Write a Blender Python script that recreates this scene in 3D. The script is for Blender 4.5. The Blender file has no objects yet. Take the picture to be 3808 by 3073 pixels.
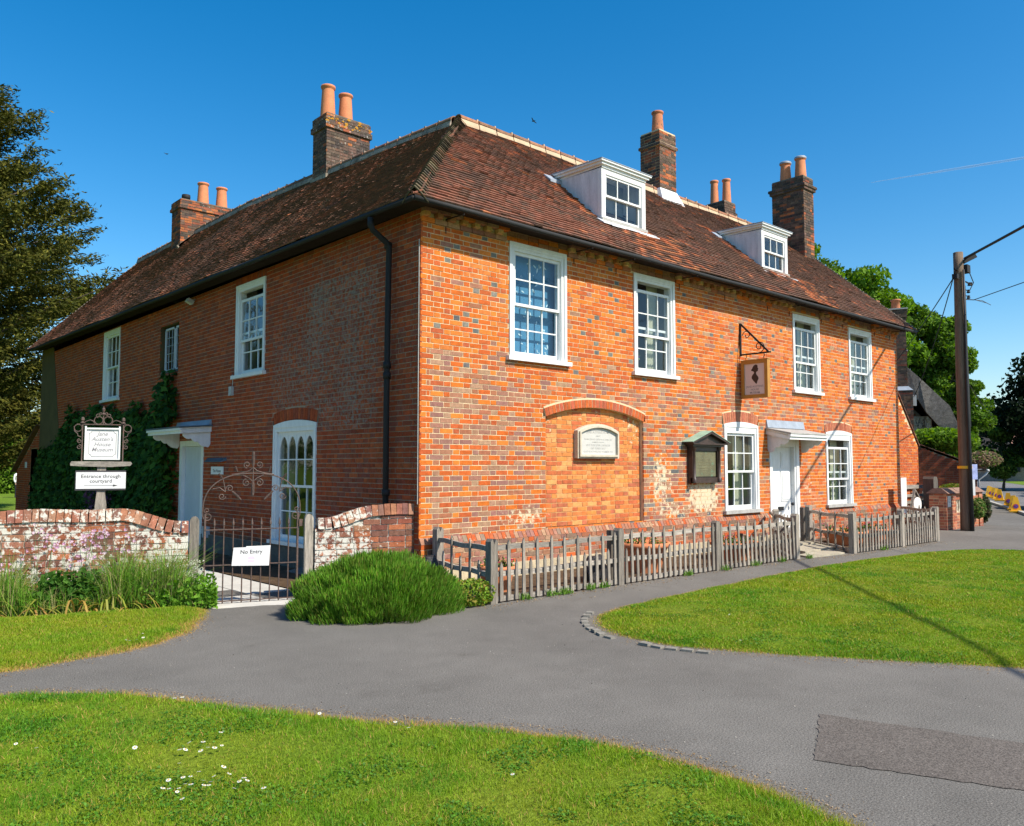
import bpy, math, random
import numpy as np
from mathutils import Vector, Matrix, noise

RNG = random.Random(11)
NR = np.random.RandomState(5)
SC = bpy.context.scene
COL = SC.collection
PI = math.pi

# ------------------------------------------------------------------ camera
CAM = Vector((-6.5798, -9.1, 1.62))
cd = bpy.data.cameras.new('camera')
cam = bpy.data.objects.new('camera', cd)
COL.objects.link(cam)
cd.sensor_width = 36.0
cd.lens = 36.0 * 3052.6 / 3808.0
cd.clip_start = 0.05
cd.clip_end = 6000
cam.location = CAM
cam.rotation_mode = 'XYZ'
cam.rotation_euler = (math.radians(90 + 3.683), 0, math.radians(-42.303))
SC.camera = cam

# ------------------------------------------------------------------ sky + sun
TO_SUN = Vector((0.25, -1.0, 1.05)).normalized()
elev = math.asin(TO_SUN.z)
azim = math.atan2(TO_SUN.x, TO_SUN.y)
w = bpy.data.worlds.new('World')
SC.world = w
w.use_nodes = True
nt = w.node_tree
nt.nodes.clear()
sky = nt.nodes.new('ShaderNodeTexSky')
sky.sky_type = 'NISHITA'
sky.sun_disc = False
sky.sun_elevation = elev
sky.sun_rotation = azim
sky.altitude = 100
sky.air_density = 1.0
sky.dust_density = 0.9
sky.ozone_density = 1.6
hs = nt.nodes.new('ShaderNodeHueSaturation')
hs.inputs['Saturation'].default_value = 1.5
hs.inputs['Hue'].default_value = 0.496
hs.inputs['Value'].default_value = 1.0
bg = nt.nodes.new('ShaderNodeBackground')
bg.inputs['Strength'].default_value = 0.108
wo = nt.nodes.new('ShaderNodeOutputWorld')
nt.links.new(sky.outputs[0], hs.inputs['Color'])
nt.links.new(hs.outputs[0], bg.inputs['Color'])
nt.links.new(bg.outputs[0], wo.inputs['Surface'])

sd = bpy.data.lights.new('sun', 'SUN')
sd.energy = 4.0
sd.angle = math.radians(0.5)
sd.color = (1.0, 0.925, 0.79)
so = bpy.data.objects.new('sun', sd)
COL.objects.link(so)
so.rotation_euler = (-TO_SUN).to_track_quat('-Z', 'Y').to_euler()
so.location = (10, -40, 60)

SC.view_settings.view_transform = 'Standard'
SC.view_settings.look = 'None'
SC.view_settings.exposure = 0.8
SC.view_settings.gamma = 1.0
SC.view_settings.use_curve_mapping = False
SC.cycles.max_bounces = 6
SC.cycles.diffuse_bounces = 3
SC.cycles.glossy_bounces = 3
SC.cycles.transmission_bounces = 4
SC.cycles.transparent_max_bounces = 8
SC.cycles.use_denoising = True

# ------------------------------------------------------------------ mesh builder
def lerp(a, b, t): return a + (b - a) * t
def sstep(a, b, x):
    t = max(0.0, min(1.0, (x - a) / (b - a)))
    return t * t * (3 - 2 * t)
def V(*a): return Vector(a)
ZV = Vector((0, 0, 1))

class Frame:
    """u along the wall, z up, d out of the wall"""
    def __init__(s, o, u, n):
        s.o, s.u, s.n = Vector(o), Vector(u).normalized(), Vector(n).normalized()
    def P(s, u, z, d=0.0):
        return s.o + s.u * u + s.n * d + Vector((0, 0, z))

class MB:
    def __init__(s):
        s.v, s.f, s.c = [], [], []
    def face(s, pts, col=(1, 1, 1, 0)):
        b = len(s.v)
        s.v.extend([(p[0], p[1], p[2]) for p in pts])
        s.f.append(tuple(range(b, b + len(pts))))
        s.c.append(col)
    def hexa(s, p, col=(1, 1, 1, 0), skip=()):
        """p: 8 points, bottom ring 0-3, top ring 4-7"""
        b = len(s.v)
        s.v.extend([(q[0], q[1], q[2]) for q in p])
        for i, q in enumerate(((0, 3, 2, 1), (4, 5, 6, 7), (0, 1, 5, 4), (1, 2, 6, 5), (2, 3, 7, 6), (3, 0, 4, 7))):
            if i in skip: continue
            s.f.append(tuple(b + k for k in q))
            s.c.append(col)
    def box(s, a, b, col=(1, 1, 1, 0)):
        x0, y0, z0 = a; x1, y1, z1 = b
        s.hexa([(x0, y0, z0), (x1, y0, z0), (x1, y1, z0), (x0, y1, z0), (x0, y0, z1), (x1, y0, z1), (x1, y1, z1), (x0, y1, z1)], col)
    def fbox(s, F, u0, u1, z0, z1, d0, d1, col=(1, 1, 1, 0), skip=()):
        """box in a wall frame; d1 is the outer face (face index 1)"""
        P = F.P
        s.hexa([P(u0, z0, d0), P(u1, z0, d0), P(u1, z1, d0), P(u0, z1, d0), P(u0, z0, d1), P(u1, z0, d1), P(u1, z1, d1), P(u0, z1, d1)], col, skip)
    def obox(s, c, ax, ay, az, col=(1, 1, 1, 0)):
        c, ax, ay, az = Vector(c), Vector(ax), Vector(ay), Vector(az)
        s.hexa([c - ax - ay - az, c + ax - ay - az, c + ax + ay - az, c - ax + ay - az, c - ax - ay + az, c + ax - ay + az, c + ax + ay + az, c - ax + ay + az], col)
    def bar(s, a, b, wx, wy=None, col=(1, 1, 1, 0), up=(0, 0, 1)):
        a, b = Vector(a), Vector(b)
        wy = wx if wy is None else wy
        t = (b - a)
        L = t.length
        if L < 1e-6: return
        t /= L
        upv = Vector(up)
        if abs(t.dot(upv)) > 0.98: upv = Vector((1, 0, 0))
        x = t.cross(upv).normalized(); y = x.cross(t)
        s.obox((a + b) / 2, x * wx / 2, y * wy / 2, t * L / 2, col)
    def tube(s, pts, r, n=6, col=(1, 1, 1, 0), caps=True):
        pts = [Vector(p) for p in pts]
        rs = r if isinstance(r, (list, tuple)) else [r] * len(pts)
        base = len(s.v)
        x = None
        for i, p in enumerate(pts):
            t = (pts[min(i + 1, len(pts) - 1)] - pts[max(i - 1, 0)])
            if t.length < 1e-9: t = Vector((0, 0, 1))
            t.normalize()
            if x is None:
                x = t.orthogonal().normalized()
            else:
                x = (x - t * x.dot(t))
                x = x.normalized() if x.length > 1e-6 else t.orthogonal().normalized()
            y = t.cross(x)
            for k in range(n):
                a = 2 * PI * k / n
                q = p + (x * math.cos(a) + y * math.sin(a)) * rs[i]
                s.v.append((q.x, q.y, q.z))
        for i in range(len(pts) - 1):
            for k in range(n):
                k2 = (k + 1) % n
                s.f.append((base + i * n + k, base + i * n + k2, base + (i + 1) * n + k2, base + (i + 1) * n + k))
                s.c.append(col)
        if caps:
            s.f.append(tuple(base + k for k in reversed(range(n)))); s.c.append(col)
            e = base + (len(pts) - 1) * n
            s.f.append(tuple(e + k for k in range(n))); s.c.append(col)
    def lathe(s, o, prof, n=16, col=(1, 1, 1, 0), sx=1.0, sy=1.0):
        o = Vector(o); base = len(s.v); m = len(prof)
        for (r, z) in prof:
            for k in range(n):
                a = 2 * PI * k / n
                s.v.append((o.x + sx * r * math.cos(a), o.y + sy * r * math.sin(a), o.z + z))
        for i in range(m - 1):
            for k in range(n):
                k2 = (k + 1) % n
                s.f.append((base + i * n + k, base + i * n + k2, base + (i + 1) * n + k2, base + (i + 1) * n + k)); s.c.append(col)
    def prism(s, F, poly, d0, d1, col=(1, 1, 1, 0)):
        """poly: (u,z) outline extruded d0..d1 in a frame"""
        n = len(poly)
        b = len(s.v)
        for d in (d0, d1):
            for (u, z) in poly:
                p = F.P(u, z, d); s.v.append((p.x, p.y, p.z))
        s.f.append(tuple(b + k for k in reversed(range(n)))); s.c.append(col)
        s.f.append(tuple(b + n + k for k in range(n))); s.c.append(col)
        for k in range(n):
            k2 = (k + 1) % n
            s.f.append((b + k, b + k2, b + n + k2, b + n + k)); s.c.append(col)
    def mesh(s, name):
        me = bpy.data.meshes.new(name)
        me.from_pydata(s.v, [], s.f)
        if any(c != (1, 1, 1, 0) for c in s.c):
            at = me.attributes.new('tint', 'FLOAT_COLOR', 'FACE')
            at.data.foreach_set('color', np.array(s.c, dtype=np.float32).ravel())
        return me
    def build(s, name, mat, parent=None, smooth=False):
        me = s.mesh(name)
        if smooth:
            me.shade_smooth()
        return link(name, me, mat, parent)

def link(name, me, mat, parent=None):
    if mat is not None and len(me.materials) == 0:
        for m in (mat if isinstance(mat, (list, tuple)) else [mat]):
            me.materials.append(m)
    o = bpy.data.objects.new(name, me)
    COL.objects.link(o)
    if parent is not None: o.parent = parent
    return o

def thing(name, label, cat, loc=(0, 0, 0), group=None):
    o = bpy.data.objects.new(name, None)
    o.empty_display_size = 0.2
    COL.objects.link(o)
    tag(o, label, cat, group)
    return o
def tag(o, label=None, cat=None, group=None, kind=None):
    if label: o['label'] = label
    if cat: o['category'] = cat
    if group: o['group'] = group
    if kind: o['kind'] = kind
    return o
def np_mesh(name, verts, faces_n, k, cols=None):
    """verts (N*k,3): N separate k-gons"""
    me = bpy.data.meshes.new(name)
    nv = len(verts)
    me.vertices.add(nv)
    me.vertices.foreach_set('co', np.ascontiguousarray(verts, dtype=np.float32).ravel())
    me.loops.add(nv)
    me.loops.foreach_set('vertex_index', np.arange(nv, dtype=np.int32))
    me.polygons.add(faces_n)
    me.polygons.foreach_set('loop_start', np.arange(0, nv, k, dtype=np.int32))
    me.polygons.foreach_set('loop_total', np.full(faces_n, k, dtype=np.int32))
    me.update(calc_edges=True)
    if cols is not None:
        at = me.attributes.new('tint', 'FLOAT_COLOR', 'FACE')
        c4 = np.ones((faces_n, 4), dtype=np.float32)
        c4[:, :cols.shape[1]] = cols
        at.data.foreach_set('color', c4.ravel())
    return me

# ------------------------------------------------------------------ materials
def new_mat(name):
    m = bpy.data.materials.new(name)
    m.use_nodes = True
    n = m.node_tree.nodes; n.clear()
    out = n.new('ShaderNodeOutputMaterial')
    b = n.new('ShaderNodeBsdfPrincipled')
    m.node_tree.links.new(b.outputs[0], out.inputs[0])
    return m, n, m.node_tree.links, b, out
def nd(n, t, **k):
    x = n.new(t)
    for a, v in k.items():
        if a in x.inputs.keys() if hasattr(x.inputs, 'keys') else False: x.inputs[a].default_value = v
        else: setattr(x, a, v)
    return x
def noise_node(n, l, pos, scale, detail=4.0, rough=0.55):
    x = n.new('ShaderNodeTexNoise'); x.inputs['Scale'].default_value = scale
    x.inputs['Detail'].default_value = detail; x.inputs['Roughness'].default_value = rough
    l.new(pos, x.inputs['Vector']); return x
def ramp(n, l, src, stops):
    r = n.new('ShaderNodeValToRGB'); e = r.color_ramp.elements
    while len(e) < len(stops): e.new(0.5)
    for i, (p, c) in enumerate(stops):
        e[i].position = p
        e[i].color = (c, c, c, 1) if not isinstance(c, (tuple, list)) else (c[0], c[1], c[2], 1)
    l.new(src, r.inputs[0]); return r
def mixc(n, l, fac, a, b, mode='MIX'):
    x = n.new('ShaderNodeMix'); x.data_type = 'RGBA'; x.blend_type = mode
    for sock, v in ((x.inputs[0], fac), (x.inputs[6], a), (x.inputs[7], b)):
        if isinstance(v, (int, float)): sock.default_value = v
        elif isinstance(v, (tuple, list)): sock.default_value = (v[0], v[1], v[2], 1)
        else: l.new(v, sock)
    return x.outputs[2]
def math_n(n, l, op, a, b=None, clamp=False):
    x = n.new('ShaderNodeMath'); x.operation = op; x.use_clamp = clamp
    for i, v in enumerate((a, b)):
        if v is None: continue
        if isinstance(v, (int, float)): x.inputs[i].default_value = v
        else: l.new(v, x.inputs[i])
    return x.outputs[0]
def add_bump(n, l, b, src, strength, dist):
    x = n.new('ShaderNodeBump'); x.inputs['Strength'].default_value = strength; x.inputs['Distance'].default_value = dist
    l.new(src, x.inputs['Height']); l.new(x.outputs[0], b.inputs['Normal']); return x

def surf(name, col=None, rough=0.7, var=0.25, scale=6.0, fine=60.0, bump=0.25, bdist=0.004, spot=None, metal=0.0, spec=0.5, stretch=None, tint=False, stain=None, stain_scale=9.0, stain_gain=1.0, rnd=0.0):
    """base colour (or the 'tint' attribute) broken up by two noises; optional spots / stains driven by the tint's alpha"""
    m, n, l, b, out = new_mat(name)
    g = n.new('ShaderNodeNewGeometry')
    pos = g.outputs['Position']
    if stretch:
        mp = n.new('ShaderNodeMapping'); mp.inputs['Scale'].default_value = stretch
        l.new(pos, mp.inputs['Vector']); pos = mp.outputs[0]
    n1 = noise_node(n, l, pos, scale, 5)
    n2 = noise_node(n, l, pos, fine, 3)
    if tint:
        at = n.new('ShaderNodeAttribute'); at.attribute_name = 'tint'
        base = at.outputs['Color']; alpha = at.outputs['Alpha']
    else:
        rgb = n.new('ShaderNodeRGB'); rgb.outputs[0].default_value = (col[0], col[1], col[2], 1)
        base = rgb.outputs[0]; alpha = None
    f1 = ramp(n, l, n1.outputs['Fac'], [(0.28, 1 - var), (0.72, 1 + var)])
    f2 = ramp(n, l, n2.outputs['Fac'], [(0.3, 1 - var * 0.7), (0.7, 1 + var * 0.7)])
    c = mixc(n, l, 1.0, base, f1.outputs[0], 'MULTIPLY')
    if rnd:
        oi = n.new('ShaderNodeObjectInfo')
        c = mixc(n, l, 1.0, c, ramp(n, l, oi.outputs['Random'], [(0, 1 - rnd), (1, 1 + rnd)]).outputs[0], 'MULTIPLY')
    c = mixc(n, l, 1.0, c, f2.outputs[0], 'MULTIPLY')
    if stain is not None and alpha is not None:
        ns = noise_node(n, l, pos, stain_scale, 6, 0.68)
        th = math_n(n, l, 'SUBTRACT', ns.outputs['Fac'], math_n(n, l, 'SUBTRACT', 0.78, math_n(n, l, 'MULTIPLY', alpha, 0.5)))
        fac = math_n(n, l, 'MULTIPLY', th, 11.0 * stain_gain, True)
        fac = math_n(n, l, 'MULTIPLY', fac, 0.93)
        c = mixc(n, l, fac, c, stain)
    if spot is not None:
        sc_, thr, scol = spot
        ns = noise_node(n, l, pos, sc_, 3)
        fac = math_n(n, l, 'MULTIPLY', math_n(n, l, 'SUBTRACT', ns.outputs['Fac'], thr), 14.0, True)
        c = mixc(n, l, fac, c, scol)
    l.new(c, b.inputs['Base Color'])
    b.inputs['Roughness'].default_value = rough
    b.inputs['Metallic'].default_value = metal
    b.inputs['Specular IOR Level'].default_value = spec
    if bump > 0: add_bump(n, l, b, n2.outputs['Fac'], bump, bdist)
    return m

def leafmat(name, trans=0.35, rough=0.55, var=0.2, spec=0.3):
    """foliage: the tint attribute, some light passing through"""
    m, n, l, b, out = new_mat(name)
    at = n.new('ShaderNodeAttribute'); at.attribute_name = 'tint'
    l.new(at.outputs['Color'], b.inputs['Base Color'])
    b.inputs['Roughness'].default_value = rough
    b.inputs['Specular IOR Level'].default_value = spec
    t = n.new('ShaderNodeBsdfTranslucent')
    hsv = n.new('ShaderNodeHueSaturation'); hsv.inputs['Value'].default_value = 1.25; hsv.inputs['Saturation'].default_value = 1.1
    l.new(at.outputs['Color'], hsv.inputs['Color']); l.new(hsv.outputs[0], t.inputs['Color'])
    mx = n.new('ShaderNodeMixShader'); mx.inputs[0].default_value = trans
    l.new(b.outputs[0], mx.inputs[1]); l.new(t.outputs[0], mx.inputs[2]); l.new(mx.outputs[0], out.inputs[0])
    return m

def glassmat(name, tint=(0.86, 0.9, 0.9)):
    m, n, l, b, out = new_mat(name)
    n.remove(b)
    tr = n.new('ShaderNodeBsdfTransparent'); tr.inputs[0].default_value = (*tint, 1)
    gl = n.new('ShaderNodeBsdfGlossy'); gl.inputs['Roughness'].default_value = 0.015
    gl.inputs['Color'].default_value = (0.95, 0.97, 1, 1)
    lw = n.new('ShaderNodeLayerWeight'); lw.inputs['Blend'].default_value = 0.5
    f5 = math_n(n, l, 'POWER', lw.outputs['Facing'], 4.0)
    fac = math_n(n, l, 'ADD', math_n(n, l, 'MULTIPLY', f5, 0.9), 0.05)
    g = n.new('ShaderNodeNewGeometry')
    ns = noise_node(n, l, g.outputs['Position'], 5.0, 2)
    bp = n.new('ShaderNodeBump'); bp.inputs['Strength'].default_value = 0.12; bp.inputs['Distance'].default_value = 0.02
    l.new(ns.outputs['Fac'], bp.inputs['Height']); l.new(bp.outputs[0], gl.inputs['Normal'])
    mx = n.new('ShaderNodeMixShader')
    l.new(fac, mx.inputs[0]); l.new(tr.outputs[0], mx.inputs[1]); l.new(gl.outputs[0], mx.inputs[2])
    l.new(mx.outputs[0], out.inputs[0])
    return m

M = {}
M['brick'] = surf('brick', tint=True, rough=0.88, var=0.22, scale=14, fine=70, bump=0.5, bdist=0.004, stain=(0.62, 0.52, 0.36), stain_scale=11, spec=0.2)
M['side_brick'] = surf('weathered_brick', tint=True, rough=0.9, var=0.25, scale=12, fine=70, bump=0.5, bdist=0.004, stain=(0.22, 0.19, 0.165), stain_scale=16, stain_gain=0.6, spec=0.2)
M['lichen_brick'] = surf('lichened_brick', tint=True, rough=0.93, var=0.25, scale=14, fine=60, bump=0.7, bdist=0.006, stain=(0.62, 0.60, 0.53), stain_scale=15, stain_gain=1.3, spec=0.15)
M['stack_brick'] = surf('sooty_brick', tint=True, rough=0.93, var=0.35, scale=7, fine=50, bump=0.6, bdist=0.006, stain=(0.42, 0.41, 0.36), stain_scale=16, spec=0.15)
M['mortar'] = surf('lime_mortar', col=(0.62, 0.49, 0.31), rough=0.95, var=0.18, scale=5, fine=80, bump=0.4, spec=0.1)
M['side_mortar'] = surf('shaded_mortar', col=(0.34, 0.25, 0.18), rough=0.95, var=0.2, scale=5, fine=80, bump=0.4, spec=0.1)  # lime mortar darkened: the side wall's shade is in the colour
M['dark_mortar'] = surf('dark_mortar', col=(0.16, 0.14, 0.11), rough=0.95, var=0.3, scale=5, fine=60, bump=0.5, spec=0.1)
M['lichen_mortar'] = surf('lichened_mortar', col=(0.27, 0.235, 0.19), rough=0.95, var=0.4, scale=12, fine=60, bump=0.5, spec=0.1)
M['tile'] = surf('clay_tile', tint=True, rough=0.9, var=0.3, scale=9, fine=45, bump=0.5, bdist=0.005, stain=(0.33, 0.30, 0.24), stain_scale=22, spec=0.2)
M['roof_deck'] = surf('roof_felt', col=(0.03, 0.022, 0.018), rough=1.0, spec=0.1)
M['white'] = surf('white_gloss_paint', col=(0.69, 0.70, 0.70), rough=0.5, var=0.07, scale=5, fine=40, bump=0.12, bdist=0.0015, stretch=(3, 3, .7), rnd=0.03)
M['cheek'] = surf('weathered_white_board', col=(0.60, 0.61, 0.64), rough=0.7, var=0.16, scale=3, fine=30, bump=0.1, stretch=(4, 4, 0.8))
M['door_blue'] = surf('pale_blue_paint', col=(0.50, 0.53, 0.60), rough=0.5, var=0.04, scale=4)
M['sill_stone'] = surf('grey_stone', col=(0.36, 0.35, 0.33), rough=0.85, var=0.2, scale=8)
M['glass'] = glassmat('window_glass')
M['black_iron'] = surf('black_iron', col=(0.008, 0.008, 0.009), rough=0.75, var=0.25, scale=20, bump=0.15)
M['rust_iron'] = surf('rusted_iron', col=(0.085, 0.055, 0.045), rough=0.65, var=0.4, scale=18, fine=80, bump=0.3, metal=0.0, spot=(30, 0.62, (0.16, 0.06, 0.03)))
M['bronze'] = surf('dark_bronze', col=(0.045, 0.026, 0.02), rough=0.45, var=0.4, scale=8, bump=0.15)
M['verdigris'] = surf('verdigris_copper', col=(0.25, 0.38, 0.29), rough=0.75, var=0.2, scale=6)
M['bronze_plate'] = surf('weathered_bronze_plate', col=(0.125, 0.12, 0.065), rough=0.55, var=0.3, scale=7, fine=60, bump=0.35, spot=(5, 0.58, (0.12, 0.19, 0.12)))
M['lead'] = surf('lead_sheet', col=(0.27, 0.31, 0.37), rough=0.6, var=0.2, scale=5)
M['lead_white'] = surf('bright_lead', col=(0.66, 0.68, 0.71), rough=0.6, var=0.08, scale=6)
M['slate'] = surf('blue_slate', col=(0.06, 0.09, 0.12), rough=0.6, var=0.3, scale=6)
M['stone_white'] = surf('white_marble', col=(0.50, 0.49, 0.46), rough=0.6, var=0.05, scale=6)
M['stone_buff'] = surf('portland_stone', col=(0.52, 0.46, 0.36), rough=0.85, var=0.15, scale=10, bump=0.3)
M['oak'] = surf('weathered_oak', col=(0.25, 0.218, 0.18), rnd=0.32, rough=0.85, var=0.4, scale=5, fine=26, bump=0.6, bdist=0.006, stretch=(7, 7, 0.7))
M['oak_h'] = surf('weathered_oak_rail', col=(0.28, 0.25, 0.215), rnd=0.25, rough=0.85, var=0.4, scale=5, fine=26, bump=0.6, bdist=0.006, stretch=(0.7, 5, 7))
M['oak_dark'] = surf('dark_oak', col=(0.10, 0.085, 0.07), rough=0.85, var=0.35, scale=5, fine=26, bump=0.5, stretch=(6, 6, 0.7))
M['pole'] = surf('creosoted_pole', col=(0.155, 0.105, 0.07), rough=0.85, var=0.35, scale=3, fine=22, bump=0.5, bdist=0.006, stretch=(8, 8, 0.5))
M['terracotta'] = surf('terracotta', col=(0.56, 0.20, 0.085), rough=0.8, var=0.14, scale=6, fine=40, bump=0.15, spot=(9, 0.72, (0.20, 0.10, 0.07)))
M['terracotta_worn'] = surf('sooty_terracotta', col=(0.47, 0.17, 0.08), rough=0.85, var=0.2, scale=6, fine=40, bump=0.2, spot=(10, 0.58, (0.12, 0.075, 0.055)))
M['gold'] = surf('ochre_painted_frame', col=(0.42, 0.20, 0.035), rough=0.5, var=0.1, scale=6)
M['sign_cream'] = surf('cream_sign_panel', col=(0.66, 0.58, 0.56), rough=0.5, var=0.02, scale=4, bump=0)
M['sign_white'] = surf('white_sign_panel', col=(0.68, 0.68, 0.68), rough=0.4, var=0.01, scale=4, bump=0)
M['ink'] = surf('dark_lettering', col=(0.05, 0.045, 0.05), rough=0.6, var=0.05, bump=0)
M['ink_grey'] = surf('grey_lettering', col=(0.26, 0.25, 0.27), rough=0.6, var=0.05, bump=0)
M['ink_faint'] = surf('shallow_cut_lettering', col=(0.36, 0.355, 0.34), rough=0.7, var=0.05, bump=0)
M['ink_bronze'] = surf('raised_bronze_lettering', col=(0.17, 0.15, 0.08), rough=0.5, var=0.1, bump=0)
M['ink_brown'] = surf('dark_brown_silhouette', col=(0.035, 0.02, 0.018), rough=0.6, var=0.05, bump=0)
M['pink_print'] = surf('faded_pink_print', col=(0.80, 0.52, 0.74), rough=0.6, var=0.05, bump=0)
M['render'] = surf('buff_render', col=(0.46, 0.38, 0.25), rough=0.95, var=0.25, scale=4, fine=50, bump=0.4)
M['olive_render'] = surf('stained_render', col=(0.085, 0.062, 0.025), rough=0.95, var=0.25, scale=2, fine=50, bump=0.4)
M['grey_render'] = surf('grey_cement', col=(0.10, 0.095, 0.08), rough=0.95, var=0.3, scale=4, fine=50, bump=0.4)
M['interior'] = surf('room_plaster', col=(0.30, 0.28, 0.24), rough=0.95, var=0.1, scale=1, bump=0)
M['curtain'] = surf('pale_curtain', col=(0.50, 0.50, 0.38), rough=0.9, var=0.1, scale=3, bump=0)
M['blind'] = surf('blue_blind', col=(0.045, 0.19, 0.34), rough=0.8, var=0.25, scale=1.5, bump=0)
M['blind_leaf'] = surf('pale_leaf_print', col=(0.5, 0.68, 0.78), rough=0.8, var=0.1, bump=0)
M['thatch'] = surf('grey_thatch', col=(0.165, 0.152, 0.14), rough=1.0, var=0.35, scale=3, fine=40, bump=0.8, bdist=0.02, stretch=(0.8, 4, 4), spec=0.05)
M['bark'] = surf('bark', col=(0.09, 0.07, 0.05), rough=0.95, var=0.35, scale=4, fine=20, bump=0.8, bdist=0.02, stretch=(3, 3, 0.6))
M['leaf'] = leafmat('leaf', spec=0.12, rough=0.65)
M['needle'] = leafmat('needle', trans=0.15, rough=0.8, spec=0.08)
M['blade'] = leafmat('grass_blade', trans=0.32, rough=0.6)
M['petal'] = leafmat('petal', trans=0.3, rough=0.7)
M['yellow_plastic'] = surf('yellow_plastic', col=(0.80, 0.42, 0.01), rough=0.45, var=0.08, scale=10, bump=0)
M['red_print'] = surf('red_print', col=(0.55, 0.03, 0.03), rough=0.5, bump=0)
M['blue_print'] = surf('blue_print', col=(0.02, 0.06, 0.35), rough=0.5, bump=0)
M['yellow_door'] = surf('cream_yellow_paint', col=(0.42, 0.38, 0.14), rough=0.6, var=0.1)
M['soil'] = surf('dry_soil', col=(0.10, 0.065, 0.04), rough=1.0, var=0.4, scale=6, fine=50, bump=0.8, bdist=0.02, spec=0.1)
M['slab'] = surf('pale_paving', col=(0.52, 0.50, 0.46), rough=0.9, var=0.12, scale=4, fine=60, bump=0.25, spec=0.1)
M['flag'] = surf('york_flagstone', col=(0.36, 0.32, 0.24), rough=0.9, var=0.25, scale=4, fine=50, bump=0.4)
M['kerb'] = surf('pale_kerb', col=(0.42, 0.40, 0.36), rough=0.9, var=0.2, scale=6)
M['rock'] = surf('black_rock', col=(0.02, 0.02, 0.024), rough=0.7, var=0.4, scale=10, fine=30, bump=0.8, bdist=0.02)
M['plastic_grey'] = surf('grey_plastic', col=(0.45, 0.46, 0.46), rough=0.5, bump=0)
M['cable'] = surf('black_cable', col=(0.012, 0.013, 0.016), rough=0.6, bump=0)
M['tyre'] = surf('rubber', col=(0.015, 0.015, 0.015), rough=0.8, bump=0)
M['car_paint'] = surf('dark_grey_car_paint', col=(0.035, 0.04, 0.045), rough=0.25, var=0.03, bump=0)
M['chrome'] = surf('alloy', col=(0.5, 0.5, 0.52), rough=0.3, metal=1.0, bump=0, var=0.05)
# ------------------------------------------------------------------ masonry helpers
ORANGE = [(.54, .138, .020), (.57, .168, .030), (.50, .112, .018), (.47, .100, .022), (.53, .155, .038)]
RED = [(.42, .092, .028), (.39, .090, .034), (.45, .100, .028)]
SALMON = [(.52, .165, .062), (.50, .145, .05), (.47, .15, .07)]
PURPLE = [(.29, .135, .095), (.32, .165, .105), (.345, .20, .125), (.26, .125, .10), (.32, .12, .065), (.33, .15, .09)]
GREYB = [(.13, .125, .12), (.18, .165, .145), (.105, .105, .11)]
RECESS = [(.60, .215, .055), (.55, .165, .045), (.62, .27, .095), (.46, .12, .045), (.57, .20, .06), (.42, .125, .06)]
SIDE = [(.33, .062, .020), (.29, .053, .018), (.26, .058, .027), (.35, .076, .026), (.23, .064, .038)]  # deeper red than the front: the side wall's shade is put into the colour
def pick(lst, a=0.0, j=0.09):
    c = RNG.choice(lst); k = 1 + RNG.uniform(-j, j)
    return (c[0] * k, c[1] * k * (1 + RNG.uniform(-j, j) * .5), c[2] * k, a)

def score(c, n, area):
    v = CAM - Vector(c); d = v.length
    return area * max(0.0, v.dot(n) / d) / (d * d)

class Cut:
    def __init__(s, a, b, z0, z1, crown=None, t=0.0):
        s.a, s.b, s.z0, s.z1, s.t = a, b, z0, z1, t
        s.crown = crown
        if crown:
            h = crown - z1; c = (b - a) / 2
            s.R = (c * c + h * h) / (2 * h); s.cz = crown - s.R; s.uc = (a + b) / 2
        s.edges = [z0, z1]
    def at(s, z):
        if s.z0 < z < s.z1: return (s.a, s.b)
        if s.crown and s.z1 <= z < s.crown + s.t:
            r = s.R + s.t
            q = r * r - (z - s.cz) ** 2
            if q > 0:
                hw = min(math.sqrt(q), (s.b - s.a) / 2 + 0.05)
                return (s.uc - hw, s.uc + hw)
        return None
def free(u0, u1, cuts, z):
    segs = [(u0, u1)]
    for c in cuts:
        q = c.at(z)
        if not q: continue
        ns = []
        for a, b in segs:
            if q[1] <= a or q[0] >= b: ns.append((a, b)); continue
            if q[0] > a: ns.append((a, q[0]))
            if q[1] < b: ns.append((q[1], b))
        segs = ns
    return [s for s in segs if s[1] - s[0] > 0.004]

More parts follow.
